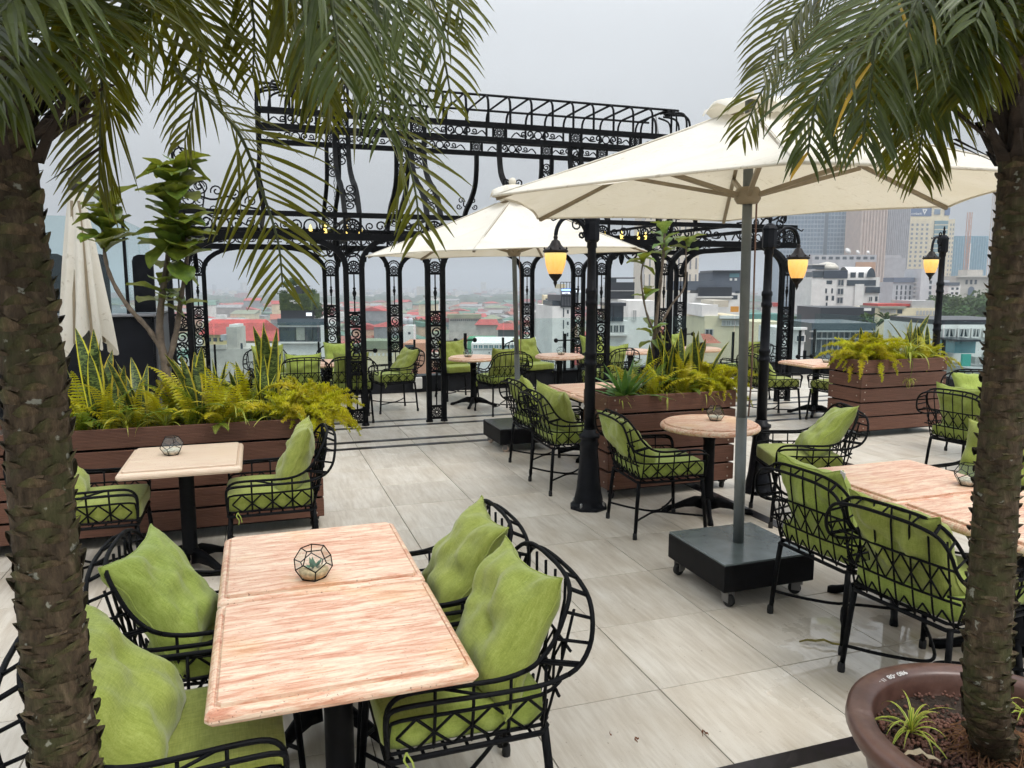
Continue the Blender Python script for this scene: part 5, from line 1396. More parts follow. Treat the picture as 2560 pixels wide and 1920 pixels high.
# ---- left palm
b0 = at(140, 1659, 1.50); b0.z = .46; t1 = at(14, 330, 1.52); t2 = at(14, 130, 1.53)
lp = palm([b0, at(140, 1640, 1.50), at(93, 1106, 1.50), at(72, 800, 1.50), at(40, 560, 1.51), t1, t2], .054, 'shaggy palm with scaly trunk at the left edge', 2.5, 4, 1.15)
org = lp.location.copy()
crown = at(18, 150, 1.53)
def LF(pts, L, mat=PAL, **kw): frond(lp, [crown + Vector((0, 0, .02))] + VC(pts), L, mat, org=org, **kw)
LF([(90, -60, 1.45), (200, -40, 1.5), (222, 120, 1.6), (217, 300, 1.68), (214, 400, 1.72)], .27, droop=.45, ang=(70, 35))
LF([(120, -130, 1.55), (240, -60, 1.75), (350, 117, 1.95), (505, 272, 2.1), (564, 408, 2.15), (600, 520, 2.18), (610, 610, 2.2)], .33, droop=.42, ang=(72, 40))
LF([(150, -220, 1.55), (380, -240, 1.8), (520, -90, 2.0), (548, 50, 2.05), (546, 160, 2.1)], 0.290, droop=.9)
LF([(180, -260, 1.5), (440, -260, 1.6), (600, -120, 1.7), (668, 60, 1.72), (690, 190, 1.75)], 0.304, droop=1.0)
LF([(200, -280, 1.45), (500, -260, 1.5), (680, -120, 1.52), (722, 40, 1.55), (735, 160, 1.56)], 0.317, PAL2, droop=1.2, w=.0066)
LF([(190, -260, 1.6), (480, -220, 1.9), (690, 60, 2.1), (772, 190, 2.15), (837, 262, 2.2), (877, 334, 2.25), (899, 424, 2.28), (905, 500, 2.3)], .36, droop=.42, ang=(74, 36), w=.0066)
LF([(220, -320, 1.6), (560, -320, 1.85), (820, -160, 2.0), (920, -20, 2.05), (965, 70, 2.1)], 0.330, droop=.8)
LF([(240, -330, 1.5), (600, -300, 1.6), (780, -150, 1.65), (850, -20, 1.68), (880, 70, 1.7)], 0.304, PAL2, droop=1.1)
LF([(160, -240, 1.7), (420, -200, 2.1), (600, 0, 2.3), (660, 120, 2.35), (700, 260, 2.4)], 0.290, droop=.9)
LF([(100, -160, 1.7), (260, -140, 2.0), (400, 20, 2.2), (450, 120, 2.25)], 0.264, droop=.9)
LF([(60, -100, 1.3), (110, -140, 1.1), (60, -60, 1.0), (10, 20, .95), (-60, 60, .92)], 0.317, PAL2, droop=.7, w=.0066)
LF([(20, -60, 1.35), (-20, -60, 1.15), (-60, 80, 1.05), (-80, 200, 1.0)], 0.290, PAL2, droop=.7)
LF([(80, -40, 1.7), (160, 20, 1.9), (200, 120, 2.0), (240, 240, 2.05)], 0.238, droop=.8)
LF([(110, -120, 1.4), (260, -150, 1.45), (330, 0, 1.5), (300, 100, 1.52)], 0.264, droop=.9)
LF([(-60, -80, 1.6), (-160, -60, 1.7), (-220, 120, 1.8)], 0.264, droop=.8)
LF([(60, -200, 1.8), (180, -240, 2.2), (330, -100, 2.5), (380, 60, 2.6)], 0.264, droop=.9)
LF([(-20, -160, 1.8), (-40, -200, 2.2), (20, -60, 2.6)], 0.264, droop=.8)
LF([(260, -340, 1.7), (620, -340, 2.1), (740, -140, 2.3), (800, 60, 2.35), (810, 160, 2.4)], 0.317, droop=.95)
LF([(40, -120, 1.2), (0, -180, .95), (-90, -120, .8)], 0.290, PAL2, droop=.8)
LF([(30, 20, 1.35), (50, 60, 1.22), (30, 140, 1.15), (0, 230, 1.12)], 0.277, PAL2, droop=.8)
LF([(230, -300, 1.6), (560, -280, 1.8), (760, -60, 1.9), (830, 60, 1.95), (870, 150, 2.0), (890, 230, 2.0)], .30, PAL2, droop=1.2)
LF([(210, -280, 1.7), (520, -260, 2.0), (660, -60, 2.1), (720, 80, 2.15), (745, 220, 2.2)], .30, droop=1.0)
LF([(200, -270, 1.8), (470, -260, 2.2), (600, -100, 2.4), (640, 60, 2.45), (650, 180, 2.5)], .28, droop=1.0)
LF([(130, -200, 1.6), (300, -200, 1.9), (420, 40, 2.0), (430, 160, 2.05), (400, 300, 2.1)], .28, droop=1.0)
LF([(250, -330, 1.6), (600, -330, 1.9), (860, -200, 2.05), (960, -60, 2.1), (1000, 40, 2.12)], .32, droop=.8)
LF([(60, -60, 1.35), (150, -60, 1.3), (180, 60, 1.32), (160, 160, 1.34)], .26, droop=.8)
LF([(260, -340, 1.7), (640, -330, 2.0), (880, -120, 2.15), (930, 20, 2.2), (960, 130, 2.22), (975, 220, 2.25)], .30, droop=.7, ang=(68, 36))
LF([(240, -320, 1.6), (560, -290, 1.75), (720, -80, 1.8), (790, 60, 1.82), (820, 170, 1.84), (830, 270, 1.86)], .30, PAL2, droop=1.0)
# dark fibre skirt under the crown
def skirt(e, c, org_, r, h, seed):
    m = MB(); rs = random.Random(seed)
    for k in range(46):
        a = rs.uniform(0, 6.28); z = rs.uniform(-h, .04); d = Vector((math.cos(a), math.sin(a), 0)); p = c - org_ + Vector((0, 0, z)) + d * r * .85; L = rs.uniform(.05, .16); el = rs.uniform(.5, 1.2)
        q = p + d * L * math.cos(el) + Vector((0, 0, L * math.sin(el))); sd = Vector((-math.sin(a), math.cos(a), 0)) * rs.uniform(.010, .022)
        m.add([p - sd, p + sd, q + sd * .55, q - sd * .55, p + d * .012 + Vector((0, 0, .01)), q + d * .012], [(0, 1, 2, 3), (0, 4, 5, 3), (1, 4, 5, 2)])
    o = m.build('leaf_sheaths', plain('palm_fibre', (.022, .014, .009), .95, var=.5, scale=25, bump=.6), e); o['kind'] = 'stuff'
skirt(lp, at(16, 260, 1.53), org, .07, .12, 3)
# ---- right palm
tr = [Vector((PCX - .02, PCY, .42))]
dr = 2.13
rp = palm([Vector((PCX - .02, PCY + .01, .42)), at(2131, 1490, dr), at(2150, 1106, dr), at(2166, 880, dr), at(2184, 607, dr), at(2200, 400, dr), at(2206, 130, dr)], .053, 'palm with scaly trunk growing in the brown pot at the right edge', 2.2, 8, .7)
org = rp.location.copy(); crown = at(2206, 150, dr)
def RF(pts, L, mat=PAL, **kw): frond(rp, [crown + Vector((0, 0, .02))] + VC(pts), L, mat, org=org, **kw)
RF([(2150, 20, 2.1), (2080, -10, 2.1), (2035, 120, 2.15), (2020, 210, 2.2), (1990, 300, 2.22), (1985, 375, 2.24)], 0.251, droop=.8)
RF([(2150, -40, 2.0), (2050, -20, 1.95), (1967, 60, 1.9), (1906, 84, 1.88), (1839, 120, 1.87), (1772, 190, 1.86), (1745, 330, 1.88)], 0.277, PAL2, droop=1.0, yellow=.02)
RF([(2120, -80, 2.2), (1980, -80, 2.3), (1839, 10, 2.4), (1738, 90, 2.45), (1650, 190, 2.5), (1605, 290, 2.52)], 0.251, droop=.9)
RF([(2140, -60, 1.9), (2000, -60, 1.8), (1900, 60, 1.78), (1880, 180, 1.78), (1862, 310, 1.8)], 0.290, PAL2, droop=1.0, yellow=.10)
RF([(2150, 0, 2.3), (2060, -20, 2.5), (1960, 80, 2.6), (1860, 200, 2.65), (1810, 330, 2.7)], 0.264, droop=.9)
RF([(2130, -120, 2.2), (1960, -160, 2.3), (1800, -60, 2.35), (1730, 20, 2.4), (1705, 60, 2.4)], 0.238, droop=1.0)
RF([(2180, 60, 2.3), (2150, 110, 2.45), (2140, 190, 2.5), (2150, 270, 2.52)], 0.198, droop=.7)
RF([(2160, 30, 2.0), (2110, 20, 1.9), (2060, 120, 1.85), (2050, 180, 1.85)], 0.264, PAL2, droop=.9)
RF([(2170, 20, 2.3), (2100, 30, 2.6), (2040, 120, 2.7), (1960, 240, 2.75), (1930, 350, 2.8)], 0.264, droop=.8)
RF([(2150, -60, 1.8), (2060, -100, 1.6), (1980, 0, 1.55), (1960, 80, 1.55)], 0.264, PAL2, droop=1.0)
RF([(2240, -20, 1.9), (2300, 0, 1.8), (2330, 120, 1.75)], 0.264, droop=.8); RF([(2250, -60, 2.3), (2340, -60, 2.5), (2400, 100, 2.6)], 0.264, droop=.8)
RF([(2190, -60, 1.8), (2180, -100, 1.5), (2140, -40, 1.4), (2110, 40, 1.38)], 0.264, PAL2, droop=.9)
RF([(2120, -60, 2.35), (2000, -90, 2.6), (1900, 0, 2.75), (1800, 150, 2.85), (1720, 290, 2.9)], 0.264, droop=.8)
RF([(2160, -40, 2.15), (2080, -60, 2.2), (1990, 20, 2.25), (1940, 110, 2.3), (1900, 210, 2.3)], 0.264, droop=.9)
RF([(2190, 0, 2.6), (2160, -20, 2.9), (2080, 120, 3.0)], 0.264, droop=.8)
RF([(2130, -60, 2.0), (2000, -70, 2.0), (1880, 40, 2.0), (1800, 140, 2.0), (1770, 230, 2.02)], .27, droop=1.0)
RF([(2150, -30, 2.1), (2060, -40, 2.15), (1960, 60, 2.2), (1900, 180, 2.22), (1880, 280, 2.25)], .27, droop=1.0, yellow=.03)
RF([(2110, -110, 2.1), (1920, -140, 2.15), (1780, -40, 2.2), (1700, 60, 2.2), (1650, 150, 2.2)], .27, droop=.9)
RF([(2160, -10, 2.0), (2110, -30, 1.95), (2050, 60, 1.95), (2010, 160, 1.97), (1985, 250, 2.0)], .26, PAL2, droop=.9)
RF([(2180, 20, 2.0), (2150, 40, 1.9), (2110, 130, 1.88), (2090, 200, 1.88)], .24, droop=.9)
skirt(rp, at(2200, 260, dr), org, .065, .12, 9)
# roots and litter at the foot of the right palm
ROOT = plain('palm_root', (.16, .075, .03), .9, var=.5, scale=30)
m = MB(); rs = random.Random(6)
for k in range(150):
    a = rs.uniform(0, 6.28); r0, r1 = rs.uniform(.055, .09), rs.uniform(.10, .19); a1 = a + rs.uniform(-.9, .9)
    m.tube(smoothpath([(r0 * math.cos(a), r0 * math.sin(a), rs.uniform(.01, .09)), ((r0 + r1) / 2 * math.cos((a + a1) / 2), (r0 + r1) / 2 * math.sin((a + a1) / 2), rs.uniform(.02, .06)), (r1 * math.cos(a1), r1 * math.sin(a1), .012)], 3), rs.uniform(.0012, .003), 3)
o = m.build('root_tangle', ROOT, rp); o['kind'] = 'stuff'
p = onz(1968, 1580, .45); spider(p.x, p.y, .445, 26, 'bright young spider plant growing in the brown pot', 'plants in the brown pot', .55, (-.75, .3))
p = onz(2208, 1545, .45); spider(p.x + .02, p.y, .445, 14, 'spider plant at the right edge of the brown pot', 'plants in the brown pot', .55, (-.5, .4))
p = onz(1990, 1640, .455); fallen('fallen_leaf', (p.x, p.y, .448), .10, .012, -.5, plain('bleached_leaf', (.55, .45, .3), .7), 'bleached dry leaf lying on the soil of the brown pot')
# ================================================================== the city below
CR = random.Random(2024)
GRD = -42.0
GROUND = plain('city_ground', (.13, .135, .12), .95, var=.35, scale=.02)
m = MB(); N = 48; m.v.append((0, 0, GRD))
for r_ in (400, 1500, 5600):
    m.v += [(r_ * math.cos(2 * math.pi * j / N), r_ * math.sin(2 * math.pi * j / N), GRD) for j in range(N)]
for j in range(N): m.face((0, 1 + j, 1 + (j + 1) % N))
for k in (0, 1):
    for j in range(N): m.face((1 + k * N + j, 1 + (k + 1) * N + j, 1 + (k + 1) * N + (j + 1) % N, 1 + k * N + (j + 1) % N))
tag(m.build('ground', GROUND), kind='structure')
f2 = Vector((math.sin(YAW), math.cos(YAW), 0))
def polar(a_deg, d):                      # bearing measured from the camera's axis
    a = R(a_deg) + YAW; return Vector((math.sin(a) * d, math.cos(a) * d, 0))
WATER = NT('river_water'); WATER.base((.20, .22, .21)); WATER.set(Roughness=.12); WATER.bump(WATER.noise(WATER.coord('Object'), .05, 4), .2, 2); WATER = WATER.m
m = MB(); A = [-60 + 4 * i for i in range(24)]
m.loft([[tuple(polar(a, 1170 + 60 * math.sin(a * .08) - (a > 10) * (a - 10) * 8) + Vector((0, 0, GRD + .4))) for a in A], [tuple(polar(a, 1330 + 70 * math.sin(a * .06 + 1)) + Vector((0, 0, GRD + .4))) for a in A]], closed=False)
tag(m.build('river', WATER), kind='structure')
# ---- far bank: a wooded belt and the haze-bound town beyond it
WOOD = plain('far_foliage', (.045, .075, .035), .95, var=.5, scale=.03)
m = MB()
def clump(m, p, r, h, rs, n=7):
    v0 = []
    for i in range(4):
        z = h * i / 3.2; k = (.75, 1.0, .8, .3)[i]
        v0.append([p + Vector((r * k * math.cos(2 * math.pi * j / n) * rs.uniform(.8, 1.2), r * k * math.sin(2 * math.pi * j / n) * rs.uniform(.8, 1.2), z * rs.uniform(.85, 1.15))) for j in range(n)])
    m.loft(v0, caps=True)
for k in range(1500):
    a = CR.uniform(-46, 46); d = CR.uniform(1340, 2050) if CR.random() < .8 else CR.uniform(2050, 2800)
    clump(m, polar(a, d) + Vector((0, 0, GRD)), CR.uniform(12, 34), CR.uniform(6, 15), CR)
o = m.build('far_woods', WOOD); tag(o, 'blue-green belt of far trees along the opposite river bank', 'woods', kind='stuff')
FARW = [plain('far_wall_%d' % i, c, .9, var=.15, scale=.05) for i, c in enumerate(((.62, .60, .56), (.50, .48, .45), (.58, .52, .40), (.40, .15, .12), (.28, .30, .32)))]
m = MB()
for k in range(900):
    a = CR.uniform(-46, 46); d = CR.uniform(1900, 4600); w, dd, h = CR.uniform(10, 30), CR.uniform(10, 25), CR.uniform(6, 20) * (2.4 if CR.random() < .05 else 1)
    m.cur = CR.choice((0, 0, 0, 1, 1, 2, 3, 4)); m.box(polar(a, d) + Vector((0, 0, GRD + h / 2)), (w, dd, h), CR.uniform(0, 3))
tag(m.build('far_town', FARW), 'pale far-off town fading into haze beyond the river', 'town', kind='stuff')
# ---- the sea of mid-distance roofs
WALLC = [(.55, .51, .43), (.45, .42, .37), (.62, .54, .36), (.68, .67, .63), (.32, .30, .28), (.55, .36, .24), (.24, .25, .26), (.50, .50, .45)]
ROOFC = {'red': (.42, .06, .05), 'rust': (.34, .11, .07), 'green': (.10, .19, .14), 'grey': (.28, .28, .28), 'pale': (.52, .52, .50), 'olive': (.22, .25, .16), 'maroon': (.26, .06, .06)}
WM = [plain('house_wall_%d' % i, c, .9, var=.22, scale=.35) for i, c in enumerate(WALLC)]
RM = {k: plain('house_roof_' + k, c, .7, var=.25, scale=.4) for k, c in ROOFC.items()}
PANE = plain('house_window', (.035, .045, .055), .25, var=.4, scale=.6)
def roof_shape(m, w, d, h, kind):
    x, y = w / 2 + .4, d / 2 + .4
    if kind == 'gable':
        m.add([(-x, -y, 0), (x, -y, 0), (x, y, 0), (-x, y, 0), (-x, 0, h), (x, 0, h)], [(0, 1, 5, 4), (2, 3, 4, 5), (0, 4, 3), (1, 2, 5), (0, 3, 2, 1)])
    elif kind == 'hip':
        q = max(.5, x - y); m.add([(-x, -y, 0), (x, -y, 0), (x, y, 0), (-x, y, 0), (-q, 0, h), (q, 0, h)], [(0, 1, 5, 4), (2, 3, 4, 5), (0, 4, 3), (1, 2, 5), (0, 3, 2, 1)])
    elif kind == 'shed': m.add([(-x, -y, 0), (x, -y, 0), (x, y, h), (-x, y, h), (-x, y, 0), (x, y, 0)], [(0, 1, 2, 3), (2, 5, 4, 3), (0, 3, 4), (1, 5, 2), (0, 4, 5, 1)])
    else:
        m.box((0, 0, .15), (w + .3, d + .3, .3)); m.box((CR.uniform(-.2, .2) * w, 0, 1.5), (w * .4, d * .4, 2.6))
        m.lathe([(.9, .3), (.9, 2.2), (.2, 2.6)], 8, (w * .3, -d * .2, 0))
KINDS = []
for wi in range(len(WM)):
    pass
m = MB(); m.box((0, 0, .5), (1, 1, 1)); UNIT = {i: None for i in range(len(WM))}
for i in range(len(WM)):
    m = MB(); m.box((0, 0, .5), (1, 1, 1)); UNIT[i] = m.mesh('wall', WM[i])
m = MB(); m.box((0, 0, 0), (1, .12, 1)); WIN = m.mesh('window', PANE)
ROOFM = {}
m = MB(); m.lathe([(.75, 0), (.85, .3), (.85, 1.7), (.3, 2.1)], 8); m.box((0, 0, -.5), (1.4, 1.4, 1.0)); TANK = m.mesh('water_tank', plain('house_tank', (.42, .44, .47), .35, metal=.4))
for rk in ROOFC:
    for kd in ('gable', 'hip', 'shed', 'flat'):
        m = MB(); roof_shape(m, 12, 12, 2.6 if kd != 'shed' else 2.0, kd); ROOFM[(rk, kd)] = m.mesh('roof', RM[rk])
blocked = []                                   # (bearing0, bearing1, distance) kept clear for the landmark buildings
LBL = {'red': 'house with a bright red roof in the hazy sea of roofs', 'rust': 'house with a rust-brown roof in the hazy sea of roofs', 'green': 'house with a dull green roof in the hazy sea of roofs', 'grey': 'house with a grey roof in the hazy sea of roofs', 'pale': 'pale flat-topped house in the hazy sea of roofs', 'olive': 'house with an olive roof in the hazy sea of roofs', 'maroon': 'house with a dark maroon roof in the hazy sea of roofs'}
ZONES = ((430, 'behind the left palm'), (690, 'left of the green-clad building'), (905, 'behind the near left column'), (1060, 'between the two near columns'), (1190, 'right of the second near column'), (1330, 'around the smaller parasol pole'), (1480, 'near the neon hotel'), (1620, 'behind the left lamp post'), (1760, 'beyond the young fig'), (1880, 'behind the large parasol pole'), (2020, 'at the right end of the pergola'), (2200, 'below the white hotel'), (2350, 'below the bank tower'), (99999, 'behind the right palm'))
ROWS = ((250, 'nearest row'), (330, 'second row'), (420, 'middle row'), (540, 'farther row'), (9999, 'far row'))
RN = {'red': 'bright red', 'rust': 'rust-brown', 'green': 'dull green', 'grey': 'grey', 'pale': 'pale flat', 'olive': 'olive', 'maroon': 'dark maroon'}
def house_label(a, d, rk, kd, w):
    px = 1280 + FPX * math.tan(R(a)); zn = next(z for q, z in ZONES if px < q); rw = next(z for q, z in ROWS if d < q)
    return '%s house with %s%s roof %s, %s' % ('broad' if w > 13 else 'narrow' if w < 9 else 'small', RN[rk], '' if rk == 'pale' else ' ' + {'gable': 'gabled', 'hip': 'hipped', 'shed': 'sloping', 'flat': 'flat'}[kd], zn, rw)
cand = []
a = -37.0
while a < 38:
    d = 185.0
    while d < 1090:
        cand.append((d * CR.uniform(.97, 1.03), a + CR.uniform(-1.2, 1.2))); d += 15 + d * .032
    a += 1.45
cand.sort()
far = MB(); nh = 0; farm = WM + list(RM.values()); rk_list = list(ROOFC)
def hgt(d): return CR.uniform(8, 19) + (CR.uniform(4, 10) if CR.random() < .12 else 0)
for (d, a) in cand:
    p = polar(a, d); h = hgt(d); rk = CR.choice(('red', 'red', 'rust', 'rust', 'green', 'grey', 'grey', 'pale', 'olive', 'maroon', 'green')); kd = 'flat' if rk == 'pale' else CR.choice(('gable', 'gable', 'hip', 'shed'))
    w, dp = CR.uniform(5.5, 12) * (1 + d / 800), CR.uniform(7, 13) * (1 + d / 800); rz = -YAW - R(a) * .6 + CR.choice((0, 0, math.pi / 2)) + CR.uniform(-.25, .25)
    if a > 6 and d > 520: h *= .8
    if nh < 285:
        nh += 1; e = empty('house', (p.x, p.y, GRD), rz, house_label(a, d, rk, kd, w), 'house', 'houses in the sea of roofs')
        wi = CR.randrange(len(WM)); inst('wall', UNIT[wi], e, (0, 0, 0), (0, 0, 0), (w, dp, h)); inst('roof', ROOFM[(rk, kd)], e, (0, 0, h), (0, 0, 0), (w / 12, dp / 12, 1.0))
        if d < 480 and CR.random() < .6:
            hw = w * CR.uniform(.3, .55); inst('upper_storey', UNIT[CR.randrange(len(WM))], e, (CR.uniform(-.2, .2) * w, dp * .15, h), (0, 0, 0), (hw, dp * .5, CR.uniform(2.5, 4.5)))
            inst('water_tank', TANK, e, (w * CR.choice((-.35, .35)), -dp * .2, h + 1.0))
        if d < 420:
            for q in range(CR.randrange(2, 5)): inst('window', WIN, e, ((q - 1.2) * w / 4.6, -dp / 2, h - 3 - 3.2 * CR.randrange(2)), (0, 0, 0), (1.4, 1, 1.7))
    else:
        b0 = len(far.v); far.cur = CR.randrange(len(WM)); far.box((0, 0, h / 2), (w, dp, h)); far.cur = len(WM) + rk_list.index(rk)
        t_ = MB(); roof_shape(t_, w, dp, 2.4, kd); bb = len(far.v); far.v += [(x, y, z + h) for x, y, z in t_.v]
        for f in t_.f: far.face([bb + i for i in f])
        M_ = Matrix.Translation((p.x, p.y, GRD)) @ Matrix.Rotation(rz, 4, 'Z')
        for i in range(b0, len(far.v)): far.v[i] = tuple(M_ @ Vector(far.v[i]))
tag(far.build('far_roofs', farm), 'countless small roofs reaching to the river in the haze', 'roofs', kind='stuff')
# trees between the houses
TRM = m_leaf('street_tree', (.02, .045, .012), (.04, .08, .02), (.08, .13, .035), (.1, .14, .02), .15, rough=.8, scale=.5)
def leaf_cloud(r, h, n, s, seed):
    rs = random.Random(seed); m = MB()
    lob = [Vector((rs.gauss(0, .45) * r, rs.gauss(0, .45) * r, h * rs.uniform(.45, .85))) for _ in range(9)]
    for k in range(n):
        c = rs.choice(lob); d = Vector((rs.gauss(0, 1), rs.gauss(0, 1), rs.gauss(0, .8))).normalized() * (r * .45 * rs.uniform(.6, 1.05)); q = c + d; nn = (d.normalized() + Vector((rs.gauss(0, .5), rs.gauss(0, .5), rs.gauss(.3, .5)))).normalized(); u = nn.orthogonal().normalized() * s * rs.uniform(.6, 1.2); v = nn.cross(u)
        m.add([q - u, q + v * .7, q + u, q - v * .7], [(0, 1, 2, 3)])
    return m.mesh('crown', TRM)
CROWN = [leaf_cloud(5, 9, 620, .55, s) for s in (1, 2, 3)]
m = MB(); m.tube([(0, 0, 0), (.1, .1, 3), (0, .2, 6)], [.4, .3, .15], 6); TRK = m.mesh('trunk', BARK)
def tree(px, py, D, s, label, group=None):
    """px, py: photo pixel of the crown's middle"""
    p = at(px / VS, py / VS, D); e = empty('street_tree', (p.x, p.y, p.z - 5.5 * s), CR.uniform(0, 6), label, 'tree', group); e.scale = (s, s, s)
    inst('crown', CR.choice(CROWN), e); inst('trunk', TRK, e)
    return e
g_ = 'trees among the roofs'
for (x, y, D, s, w_) in ((1050, 815, 420, 1.6, 'between the two near iron columns'), (2035, 800, 150, .7, 'left of the black-clad block'), (2010, 830, 140, .7, 'at the right end of the pergola'), (2380, 770, 170, 1.1, 'right of the third lamp post'), (2420, 778, 175, 1.2, 'below the orange crane'), (2460, 772, 180, 1.2, 'just left of the right palm'), (2360, 790, 160, .9, 'behind the third lamp post'), (2490, 785, 165, 1.2, 'behind the right palm trunk'), (905, 870, 260, .7, 'below the olive roof'), (1500, 800, 500, 1.3, 'behind the left lamp post'), (1130, 880, 280, .6, 'right of the second near column')):
    tree(x, y, D, s, 'green street tree among the roofs ' + w_, g_)

# ---- landmark buildings, measured from the photo
def bm(name, c, rough=.75, var=.12, scale=.25, **kw): return plain('bld_' + name, c, rough, var=var, scale=scale, **kw)
WHITE, CREAM, GREYB, TAN, DARK = bm('white', (.74, .73, .71), var=.10, scale=.5), bm('cream', (.70, .62, .43)), bm('grey', (.44, .44, .44)), bm('tan', (.52, .40, .33)), bm('dark', (.018, .022, .030), .3)
CONC = bm('concrete', (.46, .44, .40), .9, var=.2, scale=.4); DGLASS = bm('dark_glass', (.03, .045, .06), .12, var=.4, scale=.3); BGLASS = bm('blue_glass', (.16, .24, .33), .15, var=.2, scale=.1); TEALG = bm('teal_glass', (.12, .26, .30), .15)
class Bld:
    """x0..x1, ytop in photo pixels at distance D; local x to the right, y away from us, z up from the roof line downwards"""
    def __init__(s, name, x0, x1, ytop, D, label, mat, depth=12, yaw=0, ybot=None, cat='building', group=None):
        p = at((x0 + x1) / 2 / VS, ytop / VS, D); s.k = D / FPX; s.D = D; s.x0, s.yt = (x0 + x1) / 2, ytop
        s.e = empty(name, (p.x, p.y, p.z), -YAW + R(yaw), label, cat, group); s.w = (x1 - x0) * s.k
        bot = GRD - p.z if ybot is None else -(ybot - ytop) * s.k
        m = MB(); m.box((0, depth / 2, bot / 2), (s.w, depth, -bot)); m.build('wall', mat, s.e)
        s.depth = depth
    def X(s, px): return (px - s.x0) * s.k
    def Z(s, py): return (s.yt - py) * s.k
    def block(s, name, x0, x1, y0, y1, mat, y=0.0, d=.4):
        """box whose front lies at y (negative: proud of the wall)"""
        m = MB(); m.box(((s.X(x0) + s.X(x1)) / 2, y + d / 2, (s.Z(y0) + s.Z(y1)) / 2), (s.X(x1) - s.X(x0), d, s.Z(y0) - s.Z(y1))); return m.build(name, mat, s.e)
    def win(s, x0, x1, y0, y1, mat=None, frame=None):
        o = s.block('window', x0, x1, y0, y1, mat or DGLASS, -.06, .12)
        w, h = s.X(x1) - s.X(x0), s.Z(y0) - s.Z(y1); c = Vector(((s.X(x0) + s.X(x1)) / 2, -.10, (s.Z(y0) + s.Z(y1)) / 2))
        if frame:
            t_ = .09 * min(w, h) + .03; m = MB()
            for q in ((-w / 2, 0, t_, h), (w / 2, 0, t_, h), (0, h / 2, w, t_), (0, -h / 2, w, t_), (0, 0, t_ * .7, h)): m.box((c.x + q[0], c.y, c.z + q[1]), (q[2], .14, q[3]))
            m.build('window_frame', frame, o)
        return o
    def grid(s, x0, x1, nx, y0, y1, ny, fx=.5, fy=.55, mat=None, frame=None):
        for i in range(nx):
            for j in range(ny):
                a = x0 + (x1 - x0) * (i + .5 - fx / 2) / nx; b_ = y0 + (y1 - y0) * (j + .5 - fy / 2) / ny
                s.win(a, a + (x1 - x0) * fx / nx, b_, b_ + (y1 - y0) * fy / ny, mat, frame)
    def ribs(s, name, xs, y0, y1, wpx, mat, proud=.3):
        for x in xs: s.block(name, x - wpx / 2, x + wpx / 2, y0, y1, mat, -proud, proud + .02)
    def bands(s, name, ys, x0, x1, hpx, mat, proud=.2):
        for y in ys: s.block(name, x0, x1, y - hpx / 2, y + hpx / 2, mat, -proud, proud + .02)
    def text(s, body, x, y, size_px, mat, proud=.3, name='sign_lettering'):
        cu = bpy.data.curves.new(name, 'FONT'); cu.body = body; cu.size = size_px * s.k * 1.35; cu.extrude = .04; cu.align_x = 'CENTER'; cu.align_y = 'CENTER'
        t_ = bpy.data.objects.new(name, cu); COL.objects.link(t_); dg = bpy.context.evaluated_depsgraph_get(); me = bpy.data.meshes.new_from_object(t_.evaluated_get(dg)); bpy.data.objects.remove(t_); me.materials.append(mat)
        return inst(name, me, s.e, (s.X(x), -proud, s.Z(y)), (math.pi / 2, 0, 0))
def glow(name, c, st):
    t = NT(name); t.base(c); t.set(Emission_Color=(*c, 1), Emission_Strength=st); t.m.cycles.emission_sampling = 'NONE'; return t.m
# green-clad building with a roof garden
b = Bld('garden_building', 700, 808, 797, 120, 'narrow glass-fronted building topped by a green-clad cube and trees', WHITE, 12)
b.block('glass_front', 699, 802, 800, 855, DGLASS, -.3, .3); b.block('glass_parapet', 697, 815, 796, 812, bm('smoke_glass', (.06, .09, .11), .2), -.8, .5)
b.ribs('mullion', (699, 738, 764, 781, 802), 815, 854, 1.6, DARK, .45); b.bands('floor_edge', (815, 856), 697, 808, 4, WHITE, .6)
b.block('curtain', 741, 762, 818, 850, bm('curtain', (.30, .31, .27)), -.36, .1); b.block('right_pier', 804, 818, 812, 900, WHITE, -.9, 4)
b.block('bar_storey', 700, 780, 776, 797, DARK, .5, 6); b.block('bar_light', 764, 778, 782, 790, glow('bar_light', (.8, .85, .9), .8), .4, .1)
GREENW = m_leaf('ivy_wall', (.025, .05, .010), (.06, .10, .018), (.13, .17, .03), (.1, .12, .02), .1, rough=.9, scale=1.5)
IV2 = random.Random(8)
m = MB(); x0_, x1_, z0_, z1_ = b.X(699), b.X(777), b.Z(776), b.Z(735)
m.box(((x0_ + x1_) / 2, 3.2, (z0_ + z1_) / 2), (x1_ - x0_, 5.6, z1_ - z0_))
for k in range(2600):
    q = Vector((IV2.uniform(x0_, x1_), IV2.uniform(.1, .4), IV2.uniform(z0_, z1_))); u = Vector((IV2.gauss(0, 1), IV2.gauss(0, .4), IV2.gauss(0, 1))).normalized() * IV2.uniform(.05, .12); v = Vector((IV2.gauss(0, 1), -1, IV2.gauss(0, 1))).normalized().cross(u)
    m.add([q - u, q + v * .8, q + u, q - v * .8], [(0, 1, 2, 3)])
m.build('green_wall', GREENW, b.e)
LET = bm('sign_white', (.85, .85, .82)); b.text('LIEP', 732, 753, 5.0, LET, -.02); b.text('SKY BAR', 744, 757.5, 3.6, LET, -.02)
b.block('stair_head', 727, 751, 718, 735, DARK, 1.2, 4); b.block('stair_roof', 738, 755, 715, 718, DARK, 1.0, 4.6)
